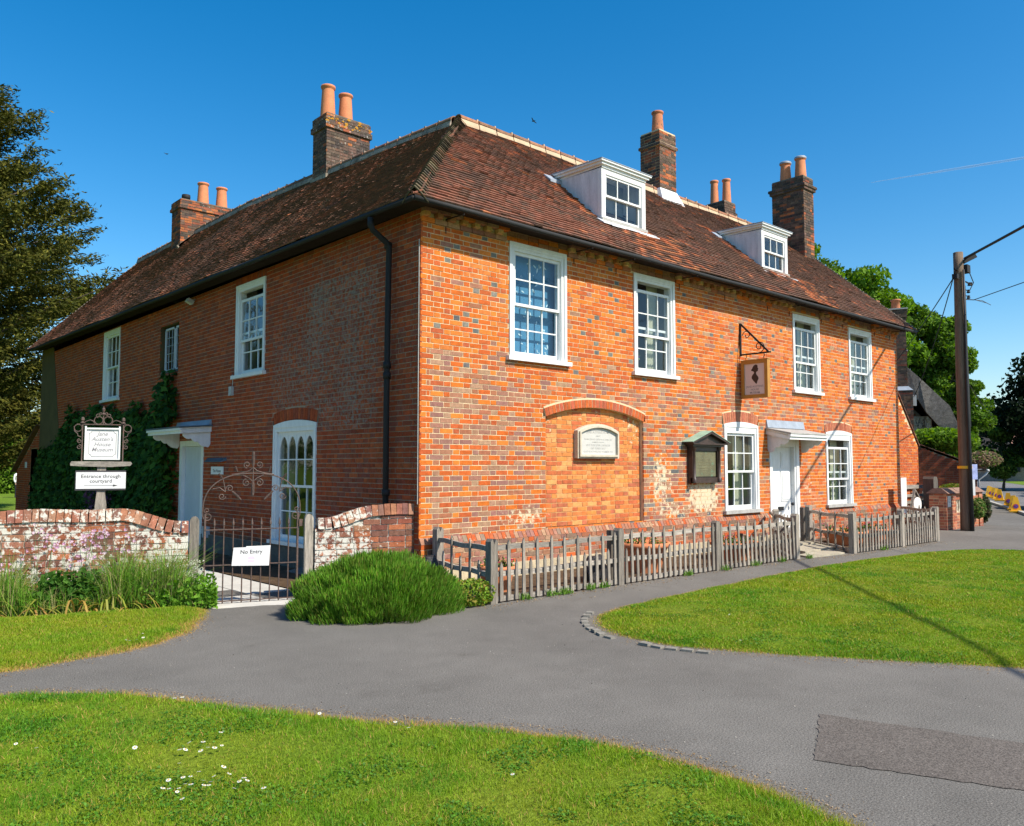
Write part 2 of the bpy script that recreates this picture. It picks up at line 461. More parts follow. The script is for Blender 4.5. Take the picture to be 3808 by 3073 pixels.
def wall_bricks(F, u0, u1, z0, z1, tintf, cuts=(), ch=0.0735, bond='flemish', joint=0.0118, d0=-0.03, d1=0.0, mortar_d=-0.0042, closer=True, top=None, mortar=None, jit=0.0022, L=0.222):
    """returns the bricks of a wall as (F, corners, colour, score); mortar strips go into the mesh builder MORTAR"""
    out = []
    mort = mortar
    H = (L - joint) / 2 if bond == 'flemish' else L
    i = 0; z = z0
    while z < z1 - 0.012:
        za, zb = z, min(z + ch, z1)
        edges = sorted({za, zb} | {e for c in cuts for e in c.edges if za + .004 < e < zb - .004})
        bands = [(edges[k], edges[k + 1], free(u0, u1, cuts, (edges[k] + edges[k + 1]) / 2)) for k in range(len(edges) - 1)]
        if mort is not None:
            for (a, b, segs) in bands:
                for s in segs: mort.face([F.P(s[0], a, mortar_d), F.P(s[1], a, mortar_d), F.P(s[1], b, mortar_d), F.P(s[0], b, mortar_d)])
        # the pieces of this course
        u = u0; k = 0; pieces = []
        if bond == 'flemish':
            seq = ['S', 'H'] if i % 2 == 0 else (['H', 'C', 'S'] if closer else ['H', 'S'])
            while u < u1:
                if i % 2 == 0: kind = 'SH'[k % 2]
                else: kind = seq[k] if k < len(seq) else 'HS'[(k - len(seq)) % 2]
                ln = {'S': L, 'H': H, 'C': .05}[kind] + RNG.uniform(-.004, .004)
                pieces.append((u, min(u + ln, u1), kind)); u += ln + joint; k += 1
        else:
            if i % 2: pieces.append((u, u + L / 2, 'H')); u += L / 2 + joint
            while u < u1:
                ln = L + RNG.uniform(-.006, .006)
                if RNG.random() < .12: ln = L * .5
                pieces.append((u, min(u + ln, u1), 'S')); u += ln + joint
        zj = joint * .5
        for (a, b, kind) in pieces:
            if b - a < 0.015: continue
            zm = (za + zb) / 2
            col = tintf((a + b) / 2, zm, kind)
            if col is None: continue
            full = all(any(s[0] <= a + .001 and s[1] >= b - .001 for s in segs) for (_, _, segs) in bands)
            parts = [(a, b, za, zb)] if full else [(max(a, s[0]), min(b, s[1]), p, q) for (p, q, segs) in bands for s in segs if min(b, s[1]) - max(a, s[0]) > 0.018]
            dj = d1 + RNG.uniform(-.0012, .0022)
            for (pa, pb, p, q) in parts:
                lo = p + (zj if p == za else 0); hi = q - (zj if q == zb else 0)
                if top is not None:
                    t = min(top(pa), top(pb))
                    if lo > t - .02: continue
                    hi = min(hi, t)
                J = lambda: RNG.uniform(-jit, jit)
                pts = [F.P(pa, lo, d0), F.P(pb, lo, d0), F.P(pb, hi, d0), F.P(pa, hi, d0),
                       F.P(pa + J(), lo + J(), dj + J() * .4), F.P(pb + J(), lo + J(), dj + J() * .4), F.P(pb + J(), hi + J(), dj + J() * .4), F.P(pa + J(), hi + J(), dj + J() * .4)]
                c = F.P((pa + pb) / 2, (lo + hi) / 2, dj)
                out.append((pts, col, score(c, F.n, (pb - pa) * (hi - lo)), c))
        z += ch; i += 1
    return out

def arch_bricks(F, cut, n, tintf, d0=-.05, d1=.006, t=None, mortar=None):
    out = []
    t = t or cut.t
    th = math.asin(min(1, (cut.b - cut.a) / 2 / cut.R))
    R, cz, uc = cut.R, cut.cz, cut.uc
    g = .006 / R
    if mortar is not None:
        for k in range(n):
            a0 = -th + 2 * th * k / n; a1 = -th + 2 * th * (k + 1) / n
            q = [(uc + r * math.sin(a), cz + r * math.cos(a)) for r, a in ((R, a0), (R, a1), (R + t + .03, a1), (R + t + .03, a0))]
            mortar.prism(F, q, d0, d1 - .006)
    for k in range(n):
        a0 = -th + 2 * th * k / n + g; a1 = -th + 2 * th * (k + 1) / n - g
        q = [(uc + r * math.sin(a), cz + r * math.cos(a)) for r, a in ((R, a0), (R, a1), (R + t, a1), (R + t, a0))]
        j = RNG.uniform(-.002, .002)
        pts = [F.P(u, z, d0) for u, z in q] + [F.P(u, z, d1 + j) for u, z in q]
        c = F.P(uc + (R + t / 2) * math.sin((a0 + a1) / 2), cz + (R + t / 2) * math.cos((a0 + a1) / 2), d1)
        out.append((pts, tintf(), score(c, F.n, t * R * (a1 - a0)), c))
    return out

def emit_bricks(bricks, n_single, mat, parent, mass_name='brickwork', name='brick', skip=(0,)):
    bricks = sorted(bricks, key=lambda b: -b[2])
    for pts, col, sc, c in bricks[:n_single]:
        mb = MB(); mb.hexa([Vector(p) - c for p in pts], col)
        o = mb.build(name, mat, parent); o.location = c
    mb = MB()
    for pts, col, sc, c in bricks[n_single:]: mb.hexa(pts, col, skip)
    if mb.v:
        o = mb.build(mass_name, mat, parent); o['kind'] = 'stuff'

# ------------------------------------------------------------------ the brick house
house = thing('brick_house', 'long red brick house with tiled roof, white sash windows and tall chimneys', 'house')
FR = Frame((0, 0, 0), (1, 0, 0), (0, -1, 0))
SI = Frame((0, 0, 0), (0, 1, 0), (-1, 0, 0))
HX, HY = 15.45, 20.85

WF = dict(W1=(1.641, 2.881, 3.269, 5.027), W2=(4.579, 5.757, 3.258, 5.011), W3=(10.045, 11.247, 3.280, 4.975), W4=(12.692, 13.916, 3.274, 4.965),
          W5=(7.310, 8.540, .740, 2.440), W6=(11.434, 12.716, .727, 2.389))
WL = dict(L1=(4.727, 5.961, 3.322, 5.048), L2=(12.916, 14.243, 3.339, 5.148), G=(2.810, 4.310, .350, 2.322))
fcuts = [Cut(*WF[k]) for k in ('W1', 'W2', 'W3', 'W4')]
c5 = Cut(*WF['W5'], crown=2.505, t=.20); c6 = Cut(*WF['W6'], crown=2.452, t=.18)
crec = Cut(2.408, 4.822, .665, 2.392, crown=2.580, t=.128)
cdoor = Cut(8.985, 10.170, -.3, 2.20)
fcuts += [c5, c6, crec, cdoor]

def lime_front(x, z):
    a = 0.0
    for cx, cz, rx, rz, k in ((6.6, 1.05, .75, .5, .8), (5.3, 1.35, .5, .8, .62), (2.0, .85, .8, .28, .55), (5.6, .8, .9, .3, .55), (9.3, 4.7, 2.2, .35, .42), (10.6, 1.2, .35, .9, .45), (13.6, 1.1, .8, .5, .38), (7.6, 4.2, .4, .8, .35), (1.1, 3.0, .5, .4, .2)):
        q = ((x - cx) / rx) ** 2 + ((z - cz) / rz) ** 2
        a = max(a, k * max(0.0, 1.15 - q))
    return min(a, 1.0)
def front_tint(x, z, kind):
    a = lime_front(x, z)
    r = RNG.random()
    n = noise.noise((x * 1.1, z * 1.6, 3.1)) * .5 + noise.noise((x * .35, z * .6, 9.0)) * .5
    if x < .26 and kind != 'C': return pick(ORANGE + RED[:1], a * .3)
    if z < .62: return pick(PURPLE + RED + [(.20, .13, .09), (.18, .11, .08)], .2 + a)
    if x < 2.42 and z < 3.15 + .15 * math.sin(x * 5):
        edge = (x > 1.75)
        if r < (.36 if edge else .70) + n * .3: return pick(PURPLE, a)
        return pick(ORANGE[:4] + RED, a)
    if 2.55 < z < 3.0 and r < .42: return pick(PURPLE, a + .1)
    if 4.75 < x < 7.35 and z < 2.6:
        if r < .45: return pick(PURPLE, a)
        if r < .55: return pick(GREYB[1:], a)
        return pick(RED + ORANGE[:3] + SALMON, a)
    if kind == 'H':
        g = .24 if (x < 1.7 and z > 3.1) else (.11 if x < 9 else .09)
        if r < g: return pick(GREYB + PURPLE[:1], a * .5)
    pp = .05 + .16 * max(0, n) + (.03 if x > 5 else 0)
    if r < pp: return pick(PURPLE, a)
    if x < 6 and z > 3: return pick(ORANGE if r < .86 else RED, a)
    if r < .70: return pick(ORANGE, a)
    return pick(RED + SALMON * 2, a)

wall = None
mort = MB(); fb = []
fb += wall_bricks(FR, 0, HX, .60, 5.0, front_tint, fcuts, mortar=mort)
# plinth, one brick proud, with a weathered slope on top
fb += wall_bricks(FR, 0.0, HX, -.25, .56, front_tint, [cdoor], d1=.055, mortar_d=.047, mortar=mort, d0=.0)
u = .0
while u < HX - .05:
    if not (8.93 < u < 10.2):
        a, b = u, u + .072
        pts = [FR.P(a, .555, 0), FR.P(b, .555, 0), FR.P(b, .64, -.0), FR.P(a, .64, -.0), FR.P(a, .556, .058), FR.P(b, .556, .058), FR.P(b, .644, .010), FR.P(a, .644, .010)]
        c = FR.P((a + b) / 2, .6, .03)
        fb.append((pts, pick(PURPLE + RED + [(.24, .17, .12)], .35), score(c, Vector((0, -.7, .7)), .007), c))
    u += .082
for s in (a for a in ((0, 8.98), (10.17, HX))):
    mort.face([FR.P(s[0], .553, .05), FR.P(s[1], .553, .05), FR.P(s[1], .638, .004), FR.P(s[0], .638, .004)])
fb += arch_bricks(FR, crec, 29, lambda: pick(RED + [(.34, .085, .045), (.42, .10, .05)], .12), mortar=mort, d0=-.1, d1=.010)
fb += arch_bricks(FR, c5, 17, lambda: pick([(.40, .13, .075), (.36, .11, .06), (.44, .16, .09)], .1), mortar=mort)
fb += arch_bricks(FR, c6, 17, lambda: pick([(.40, .13, .075), (.36, .11, .06), (.44, .16, .09)], .1), mortar=mort)
# the recessed panel under the relieving arch
recm = MB()
def rec_tint(x, z, kind):
    a = .12 + .5 * max(0, 1 - (2.5 - z) / .5) * .6 + (.25 if x > 4.45 or x < 2.6 else 0)
    return pick(RECESS, a)
class RecOut(Cut):
    pass
def rec_free(z):
    if z < crec.z1: return (crec.a - .02, crec.b + .02)
    q = crec.R ** 2 - (z - crec.cz) ** 2
    hw = math.sqrt(max(q, 0))
    return (crec.uc - hw - .03, crec.uc + hw + .03)
rb = []
for b in wall_bricks(FR, crec.a - .01, crec.b + .01, .664, 2.60, rec_tint, [], d0=-.12, d1=-.088, mortar_d=-.094, closer=False, mortar=recm):
    c = b[3]; lo, hi = rec_free(c.z - .03)
    if lo - .1 < c.x < hi + .1: rb.append(b)
mort.face([FR.P(crec.a, .665, -.1), FR.P(crec.a, .665, -.004), FR.P(crec.a, 2.40, -.004), FR.P(crec.a, 2.40, -.1)])
mort.face([FR.P(crec.b, .665, -.1), FR.P(crec.b, .665, -.004), FR.P(crec.b, 2.40, -.004), FR.P(crec.b, 2.40, -.1)])
# eaves: oversailing courses and dentils between the upper windows
for (a, b) in ((0, 1.60), (2.92, 4.54), (5.80, 10.0), (11.29, 12.65), (13.96, HX)):
    u = a
    while u < b - .06:
        e = min(u + .215, b)
        for (z0, z1, d) in ((5.003, 5.07, .03), (5.14, 5.2, .11)):
            pts = [FR.P(u, z0, -.02), FR.P(e, z0, -.02), FR.P(e, z1, -.02), FR.P(u, z1, -.02), FR.P(u, z0, d), FR.P(e, z0, d), FR.P(e, z1, d), FR.P(u, z1, d)]
            c = FR.P((u + e) / 2, z0, d); fb.append((pts, pick(ORANGE[:3] + PURPLE, .3), score(c, FR.n, .014), c))
        pts = [FR.P(u, 5.073, -.02), FR.P(u + .1, 5.073, -.02), FR.P(u + .1, 5.137, -.02), FR.P(u, 5.137, -.02), FR.P(u, 5.073, .09), FR.P(u + .1, 5.073, .09), FR.P(u + .1, 5.137, .09), FR.P(u, 5.137, .09)]
        c = FR.P(u + .05, 5.1, .09); fb.append((pts, pick([(.58, .36, .17), (.50, .25, .10), (.40, .18, .09)], .4), score(c, FR.n, .007), c))
        u += .225
    mort.face([FR.P(a, 5.0, -.004), FR.P(b, 5.0, -.004), FR.P(b, 5.2, -.004), FR.P(a, 5.2, -.004)])
for (a, b) in ((1.60, 2.92), (4.54, 5.80), (10.0, 11.29), (12.65, 13.96)):
    zt_ = 5.035
    while zt_ < 5.19:
        u = a
        while u < b - .03:
            e = min(u + .212, b)
            pts = [FR.P(p, q, d) for d in (-.05, .004) for (p, q) in ((u, zt_), (e, zt_), (e, zt_ + .066), (u, zt_ + .066))]
            c = FR.P((u + e) / 2, zt_, 0); fb.append((pts, pick(ORANGE[:3] + PURPLE * 2, .2), 0, c)); u += .222
        zt_ += .0735
    mort.face([FR.P(a, 4.95, -.02), FR.P(b, 4.95, -.02), FR.P(b, 5.2, -.004), FR.P(a, 5.2, -.004)])
wall = mort.build('wall', M['mortar'], house)
recess = recm.build('recess', surf('buff_mortar', col=(.58, .38, .17), rough=.95, var=.15, spec=.1), house)
# side wall ------------------------------------------------------------
scuts = [Cut(*WL['L1']), Cut(*WL['L2'])]
cg = Cut(*WL['G'], crown=2.395, t=.2)
ccas = Cut(8.93, 10.06, 3.68, 4.77)
csd = Cut(7.405, 8.675, -.3, 2.145)
scuts += [cg, ccas, csd]
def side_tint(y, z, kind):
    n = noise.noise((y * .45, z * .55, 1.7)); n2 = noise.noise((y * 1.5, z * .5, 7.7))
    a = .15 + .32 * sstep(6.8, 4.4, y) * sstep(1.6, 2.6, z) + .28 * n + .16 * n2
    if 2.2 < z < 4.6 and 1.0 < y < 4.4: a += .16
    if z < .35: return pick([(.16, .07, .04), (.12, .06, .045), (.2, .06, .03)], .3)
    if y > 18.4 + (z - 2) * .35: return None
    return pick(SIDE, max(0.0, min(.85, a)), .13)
sm = MB()
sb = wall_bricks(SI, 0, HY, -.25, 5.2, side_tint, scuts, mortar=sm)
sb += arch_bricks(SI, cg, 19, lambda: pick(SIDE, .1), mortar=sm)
# soldier bricks over the first-floor window
u = 4.72
while u < 5.98:
    pts = [SI.P(a, z, d) for d in (-.02, .006) for (a, z) in ((u, 5.055), (u + .062, 5.055), (u + .062, 5.19), (u, 5.19))]
    c = SI.P(u + .03, 5.12, 0); sb.append((pts, pick(SIDE, .2), score(c, SI.n, .008), c)); u += .073
side = sm.build('wall', M['side_mortar'], house)
allb = [(b, 'f') for b in fb] + [(b, 's') for b in sb] + [(b, 'r') for b in rb]
thr = sorted((b[2] for b, _ in allb), reverse=True)[296]
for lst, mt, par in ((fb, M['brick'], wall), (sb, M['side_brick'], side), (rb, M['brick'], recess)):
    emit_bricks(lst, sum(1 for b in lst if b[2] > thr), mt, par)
# stained render patch at the far end of the side wall, grey cement foot by the courtyard
mb = MB()
mb.prism(SI, [(18.3, -.25), (HY, -.25), (HY, 5.35), (19.45, 5.33), (18.3, 2.0)], -.03, .012)
mb.build('render_patch', M['olive_render'], house)
mb = MB(); mb.fbox(SI, .05, 7.38, -.3, .26, -.02, .03); mb.build('cement_foot', M['grey_render'], house)
mb = MB(); mb.fbox(FR, .05, 8.9, -.2, .20, .0, .13); mb.build('footing', M['render'], house)
# far walls, gables and rooms behind the windows
mb = MB()
def poly3(mb, pts): mb.face([Vector(p) for p in pts])
poly3(mb, [(HX, 0, -.3), (HX, 6.5, -.3), (HX, 6.5, 5.2), (HX, 3.25, 8.3), (HX, 0, 5.2)])
poly3(mb, [(0, HY, -.3), (6.1, HY, -.3), (6.1, HY, 5.3), (3.03, HY, 8.8), (0, HY, 5.37)])
poly3(mb, [(6.5, 6.5, -.3), (HX, 6.5, -.3), (HX, 6.5, 5.2), (6.5, 6.5, 5.2)])
poly3(mb, [(6.5, 6.5, -.3), (6.1, HY, -.3), (6.1, HY, 5.3), (6.5, 6.5, 5.2)])
mb.build('rear_wall', surf('plain_brick', col=(.25, .08, .04), rough=.95), house)
mb = MB()
poly3(mb, [(3.4, 3.4, -.2), (HX, 3.4, -.2), (HX, 3.4, 5.1), (3.4, 3.4, 5.1)])
poly3(mb, [(3.4, 3.4, -.2), (3.4, HY, -.2), (3.4, HY, 5.1), (3.4, 3.4, 5.1)])
for z in (-.05, 2.8, 5.16):
    poly3(mb, [(.05, .2, z), (HX - .05, .2, z), (HX - .05, 3.4, z), (.05, 3.4, z)])
    poly3(mb, [(.2, 3.4, z), (3.4, 3.4, z), (3.4, HY - .05, z), (.2, HY - .05, z)])
for x in (4.0, 6.6, 9.0, 11.3): poly3(mb, [(x, .3, -.2), (x, 3.4, -.2), (x, 3.4, 5.1), (x, .3, 5.1)])
mb.build('interior', M['interior'], house)

# ------------------------------------------------------------------ windows
def wavy(mb, F, u0, u1, z0, z1, d, n=14, amp=.02):
    for k in range(n):
        a = lerp(u0, u1, k / n); b = lerp(u0, u1, (k + 1) / n)
        da = d + amp * math.sin(k * 2.1); db = d + amp * math.sin((k + 1) * 2.1)
        mb.face([F.P(a, z0, da), F.P(b, z0, db), F.P(b, z1, db), F.P(a, z1, da)])
def sash(F, parent, a, b, lo, hi, d0, d1, cols, rows, st=.045, top=.05, bot=.05, bar=.02, heads=False):
    mb = MB()
    mb.fbox(F, a, a + st, lo, hi, d0, d1); mb.fbox(F, b - st, b, lo, hi, d0, d1)
    mb.fbox(F, a + st, b - st, hi - top, hi, d0, d1); mb.fbox(F, a + st, b - st, lo, lo + bot, d0, d1)
    ia, ib, il, ih = a + st, b - st, lo + bot, hi - top
    cw = (ib - ia) / cols; rh = (ih - il) / rows
    bd0, bd1 = d0 + .006, d1 - .004
    for k in range(1, cols): mb.fbox(F, ia + cw * k - bar / 2, ia + cw * k + bar / 2, il, ih, bd0, bd1)
    for k in range(1, rows): mb.fbox(F, ia, ib, il + rh * k - bar / 2, il + rh * k + bar / 2, bd0, bd1 - .002)
    if heads:
        zs = ih - cw * .95; za = ih - .03
        for k in range(cols):
            l = ia + cw * k + (bar / 2 if k else 0); r = ia + cw * (k + 1) - (bar / 2 if k < cols - 1 else 0); m = (l + r) / 2
            arc = [(l + (m - l) * (1 - math.cos(t * PI / 2)) * 1.0, zs + (za - zs) * math.sin(t * PI / 2)) for t in (0, .2, .4, .6, .8, 1.0)]
            arc = [(l + (m - l) * (t ** 1.7), zs + (za - zs) * (1 - (1 - t) ** 1.5)) for t in (0, .15, .3, .5, .7, .85, 1.0)]
            L = arc + [(m, ih), (l - bar / 2, ih), (l - bar / 2, zs)]
            mb.prism(F, L, bd0 + .001, bd1 - .003)
            mb.prism(F, [(2 * m - u_, z_) for (u_, z_) in L], bd0 + .001, bd1 - .003)
    mb.build('sash', M['white'], parent)
    dm = (d0 + d1) / 2
    for i in range(cols):
        for j in range(rows):
            p = MB(); tl = RNG.uniform(-.0012, .0012)
            u0_, u1_, z0_, z1_ = ia + cw * i, ia + cw * (i + 1), il + rh * j, il + rh * (j + 1)
            p.face([F.P(u0_, z0_, dm - tl), F.P(u1_, z0_, dm + tl), F.P(u1_, z1_, dm + tl), F.P(u0_, z1_, dm - tl)])
            p.build('pane', M['glass'], parent)

def sash_window(F, u0, u1, z0, z1, drop=0.0, crown=None, sill='white', cols=3, rows=2, lrows=None, flip=1, curtain=True, heads=False, fr=.11, head=.13, label=None, name='window'):
    mb = MB()
    for (a, b) in ((u0, u0 + .055), (u1 - .055, u1)): mb.fbox(F, a, b, z0, z1 - .05, -.14, .022)
    mb.fbox(F, u0 + .055, u0 + fr, z0, z1 - .05, -.14, .004); mb.fbox(F, u1 - fr, u1 - .055, z0, z1 - .05, -.14, .004)
    if crown:
        c = Cut(u0, u1, z0, z1, crown=crown)
        arc = []
        for k in range(13):
            u = lerp(u1, u0, k / 12); q = c.R ** 2 - (u - c.uc) ** 2
            arc.append((u, c.cz + math.sqrt(max(q, 0))))
        mb.prism(F, [(u0, z1 - .05), (u1, z1 - .05)] + arc, -.14, .020)
        mb.fbox(F, u0 + .055, u1 - .055, z1 - head, z1 - .05, -.14, .008)
    else:
        mb.fbox(F, u0, u1, z1 - .05, z1, -.14, .024)
        mb.fbox(F, u0 + .055, u1 - .055, z1 - .085, z1 - .05, -.14, .014)
        mb.fbox(F, u0 + .055, u1 - .055, z1 - head, z1 - .085, -.14, .002)
    win = mb.build(name, M['white'], house)
    if label: win['label'] = label
    a, b, lo, hi = u0 + fr, u1 - fr, z0 + .005, z1 - head
    mid = (lo + hi) / 2
    lrows = lrows or rows
    # parting beads
    for q_ in (a - .001, b - .014):
        pb = MB(); pb.fbox(F, q_, q_ + .015, lo, hi, -.135, -.02); pb.build('parting_bead', M['white'], win)
    sash(F, win, a + .006, b - .006, mid - .02 - drop, hi - drop, -.066, -.03, cols, rows, bot=.042, heads=heads)
    sash(F, win, a + .006, b - .006, lo, mid + .02, -.112, -.074, cols, lrows, bot=.09, top=.042)
    s = MB(); s.fbox(F, u0 - .06, u1 + .06, z0 - .06, z0 + .004, -.14, .075); s.build('sill', M['white'] if sill == 'white' else M['sill_stone'], win)
    # plaster reveal inside, so that the room reads as depth
    rv = MB()
    rv.face([F.P(u0, z0, -.141), F.P(u0, z0, -.4), F.P(u0, z1, -.4), F.P(u0, z1, -.141)]); rv.face([F.P(u1, z0, -.141), F.P(u1, z0, -.4), F.P(u1, z1, -.4), F.P(u1, z1, -.141)])
    rv.face([F.P(u0, z0, -.141), F.P(u1, z0, -.141), F.P(u1, z0, -.4), F.P(u0, z0, -.4)]); rv.face([F.P(u0, z1, -.141), F.P(u1, z1, -.141), F.P(u1, z1, -.4), F.P(u0, z1, -.4)])
    rv.build('inner_reveal', M['interior'], win)
    if curtain:
        cb = MB()
        w_ = (u1 - u0) * .27
        wavy(cb, F, (u1 - .08 - w_) if flip > 0 else u0 + .08, (u1 - .08) if flip > 0 else (u0 + .08 + w_), z0 + .02, z1, -.33)
        cb.build('curtain', M['curtain'], win)
    return win

w1 = sash_window(FR, *WF['W1'], curtain=False, label='white sash window with a blue leaf-patterned blind')
bl = MB(); a, b, z0, z1 = WF['W1']; bl.face([FR.P(a + .05, z0, -.22), FR.P(b - .05, z0, -.22), FR.P(b - .05, z1, -.22), FR.P(a + .05, z1, -.22)])
bl.build('blind', M['blind'], w1)
lf = MB()
for _ in range(75):
    u = RNG.uniform(a + .15, b - .15); z = RNG.uniform(z0 + .1, z1 - .2); t = RNG.uniform(0, PI); L = RNG.uniform(.012, .05); q = L * .3
    if RNG.random() < .45 and u < a + .5: continue
    P = lambda du, dz: FR.P(u + du * math.cos(t) - dz * math.sin(t), z + du * math.sin(t) + dz * math.cos(t), -.216)
    lf.face([P(-L, 0), P(-L * .3, -q), P(L * .5, -q * .9), P(L, 0), P(L * .5, q * .9), P(-L * .3, q)])
o = lf.build('leaf_print', M['blind_leaf'], w1); o['kind'] = 'stuff'
sash_window(FR, *WF['W2'], drop=.135)
sash_window(FR, *WF['W3'], drop=.15)
sash_window(FR, *WF['W4'], drop=.16)
sash_window(FR, *WF['W5'], crown=2.50, sill='stone', head=.17)
sash_window(FR, *WF['W6'], crown=2.447, sill='stone', drop=.16, head=.17)
sash_window(SI, *WL['L1'], drop=.15, flip=-1)
sash_window(SI, *WL['L2'], drop=.0, flip=-1)
sash_window(SI, *WL['G'], crown=2.39, cols=4, rows=2, heads=True, head=.12, flip=-1, label='tall white window with pointed gothic glazing beside the gate', name='window')

# leaded casement in a deep reveal on the side wall
mb = MB()
mb.fbox(SI, 8.93, 10.06, 3.68, 3.74, -.24, -.02); mb.fbox(SI, 8.93, 8.99, 3.74, 4.77, -.24, -.2)
cas = mb.build('window', M['grey_render'], house); cas['label'] = 'small leaded casement window in a dark reveal'
mb = MB()
mb.face([SI.P(10.06, 3.68, -.24), SI.P(10.06, 3.68, 0), SI.P(10.06, 4.77, 0), SI.P(10.06, 4.77, -.24)])
mb.face([SI.P(8.93, 3.68, -.24), SI.P(8.93, 3.68, 0), SI.P(8.93, 4.77, 0), SI.P(8.93, 4.77, -.24)])
mb.face([SI.P(8.93, 4.77, -.24), SI.P(10.06, 4.77, -.24), SI.P(10.06, 4.77, 0), SI.P(8.93, 4.77, 0)])
mb.build('inner_reveal', M['olive_render'], cas)
for (a, b) in ((8.95, 9.32), (9.36, 9.95)):
    mb = MB()
    for (p, q, r, s_) in ((a, a + .035, 3.74, 4.72), (b - .035, b, 3.74, 4.72), (a, b, 3.74, 3.78), (a, b, 4.68, 4.72)): mb.fbox(SI, p, q, r, s_, -.11, -.07)
    mb.build('casement', M['door_blue'], cas)
    mb = MB(); n = 3 if b - a > .5 else 2
    for k in range(1, n): mb.fbox(SI, lerp(a, b, k / n) - .006, lerp(a, b, k / n) + .006, 3.78, 4.68, -.10, -.082)
    for k in range(1, 5): mb.fbox(SI, a + .03, b - .03, lerp(3.78, 4.68, k / 5) - .006, lerp(3.78, 4.68, k / 5) + .006, -.10, -.083)
    mb.build('leading', M['lead'], cas)
    mb = MB(); mb.face([SI.P(a, 3.76, -.09), SI.P(b, 3.76, -.09), SI.P(b, 4.7, -.09), SI.P(a, 4.7, -.09)]); mb.build('pane', M['glass'], cas)

# ------------------------------------------------------------------ doors and their hoods
mb = MB()
mb.fbox(FR, 8.985, 9.09, 0, 2.2, -.13, .012); mb.fbox(FR, 9.99, 10.17, 0, 2.2, -.13, .012); mb.fbox(FR, 9.09, 9.99, 2.03, 2.2, -.13, .01)
mb.fbox(FR, 10.05, 10.17, 0, 2.2, .012, .03)
fd = mb.build('door', M['white'], house); fd['label'] = 'white panelled front door with letterbox under the hood'
mb = MB(); mb.fbox(FR, 9.092, 9.988, .02, 2.028, -.13, -.085)
for (a, b, z0, z1) in ((9.20, 9.49, 1.60, 1.90), (9.59, 9.88, 1.60, 1.90), (9.20, 9.49, .88, 1.50), (9.59, 9.88, .88, 1.50), (9.20, 9.88, .12, .52)):
    mb.fbox(FR, a - .02, b + .02, z0 - .02, z1 + .02, -.085, -.072)
    mb.fbox(FR, a + .02, b - .02, z0 + .02, z1 - .02, -.085, -.062)
mb.build('door_leaf', M['white'], fd)
mb = MB(); mb.fbox(FR, 9.44, 9.62, .67, .75, -.085, -.05); mb.build('letterbox', M['black_iron'], fd)
mb = MB(); mb.lathe((0, 0, 0), [(.0, .05), (.03, .045), (.038, .02), (.02, .0), (.012, -.02)], 10)
k = mb.build('knob', M['black_iron'], fd, True); k.rotation_euler = (PI / 2, 0, 0); k.location = (9.90, .02, .80)
mb = MB(); mb.fbox(FR, 8.98, 10.18, -.25, .018, -.2, .04); mb.build('threshold', M['flag'], fd)

def hood(F, u0, u1, zw, zf, ov, lead, flash_z, near, mat_lead, label):
    """flat hood on scalloped brackets; near = which bracket is on the camera's side"""
    mb = MB()
    P = F.P
    e = .06
    # sloping board
    mb.hexa([P(u0, zw - .03, 0), P(u1, zw - .03, 0), P(u1, zf - .03, ov), P(u0, zf - .03, ov), P(u0, zw, 0), P(u1, zw, 0), P(u1, zf, ov), P(u0, zf, ov)])
    mb.fbox(F, u0 - .02, u1 + .02, zf - .11, zf - .03, ov - .05, ov)
    mb.fbox(F, u0 - .04, u1 + .04, zf - .05, zf - .005, ov - .02, ov + .03)
    for u in (u0, u1 - .03):
        mb.hexa([P(u, zw - .11, 0), P(u + .03, zw - .11, 0), P(u + .03, zf - .11, ov - .05), P(u, zf - .11, ov - .05), P(u, zw - .03, 0), P(u + .03, zw - .03, 0), P(u + .03, zf - .03, ov - .05), P(u, zf - .03, ov - .05)])
    h = mb.build('door_hood', M['white'], house); h['label'] = label
    for u in (u0 + .05, u1 - .09):
        # scalloped bracket in the plane across the wall
        G = Frame(F.P(u, 0, 0), F.n, F.u)
        zt = (zw + zf) / 2 - .06
        pts = [(0, zt), (ov - .08, zf - .09), (ov - .08, zf - .15)]
        lobes = [(ov - .08, zf - .15), (ov - .24, zf - .20), (ov - .36, zf - .26), (.07, zf - .36), (0, zf - .30)]
        for k in range(len(lobes) - 1):
            (a, z1), (b, z2) = lobes[k], lobes[k + 1]
            for t in (.25, .5, .75): pts.append((lerp(a, b, t), lerp(z1, z2, t) - .035 * math.sin(t * PI)))
            pts.append((b, z2))
        bb = MB(); bb.prism(G, pts, 0, .04); bb.build('bracket', M['white'], h)
    lb = MB()
    lb.hexa([P(u0 - .05, zw + .002, 0), P(u1 + .05, zw + .002, 0), P(u1 + .05, zf + .002, ov + .04), P(u0 - .05, zf + .002, ov + .04), P(u0 - .05, zw + .028, 0), P(u1 + .05, zw + .028, 0), P(u1 + .05, zf + .026, ov + .04), P(u0 - .05, zf + .026, ov + .04)])
    lb.build('lead_roof', mat_lead, h)
    if flash_z:
        fl = MB(); fl.hexa([P(u0, zw + .03, 0), P(u1 + .02, zw + .03, 0), P(u1 + .02, zw + .03, .05), P(u0, zw + .03, .05), P(u0, flash_z, .003), P(u1 + .02, flash_z, .003), P(u1 + .02, flash_z, .018), P(u0, flash_z, .018)])
        fl.build('flashing', M['lead'], h)
hood(FR, 8.87, 10.39, 2.39, 2.27, .55, None, 2.585, 0, M['sill_stone'], 'white scalloped hood with lead flashing over the front door')
hood(SI, 7.03, 8.82, 2.41, 2.36, .62, None, 2.545, 0, M['slate'], 'white scalloped hood with blue slate over the side door')

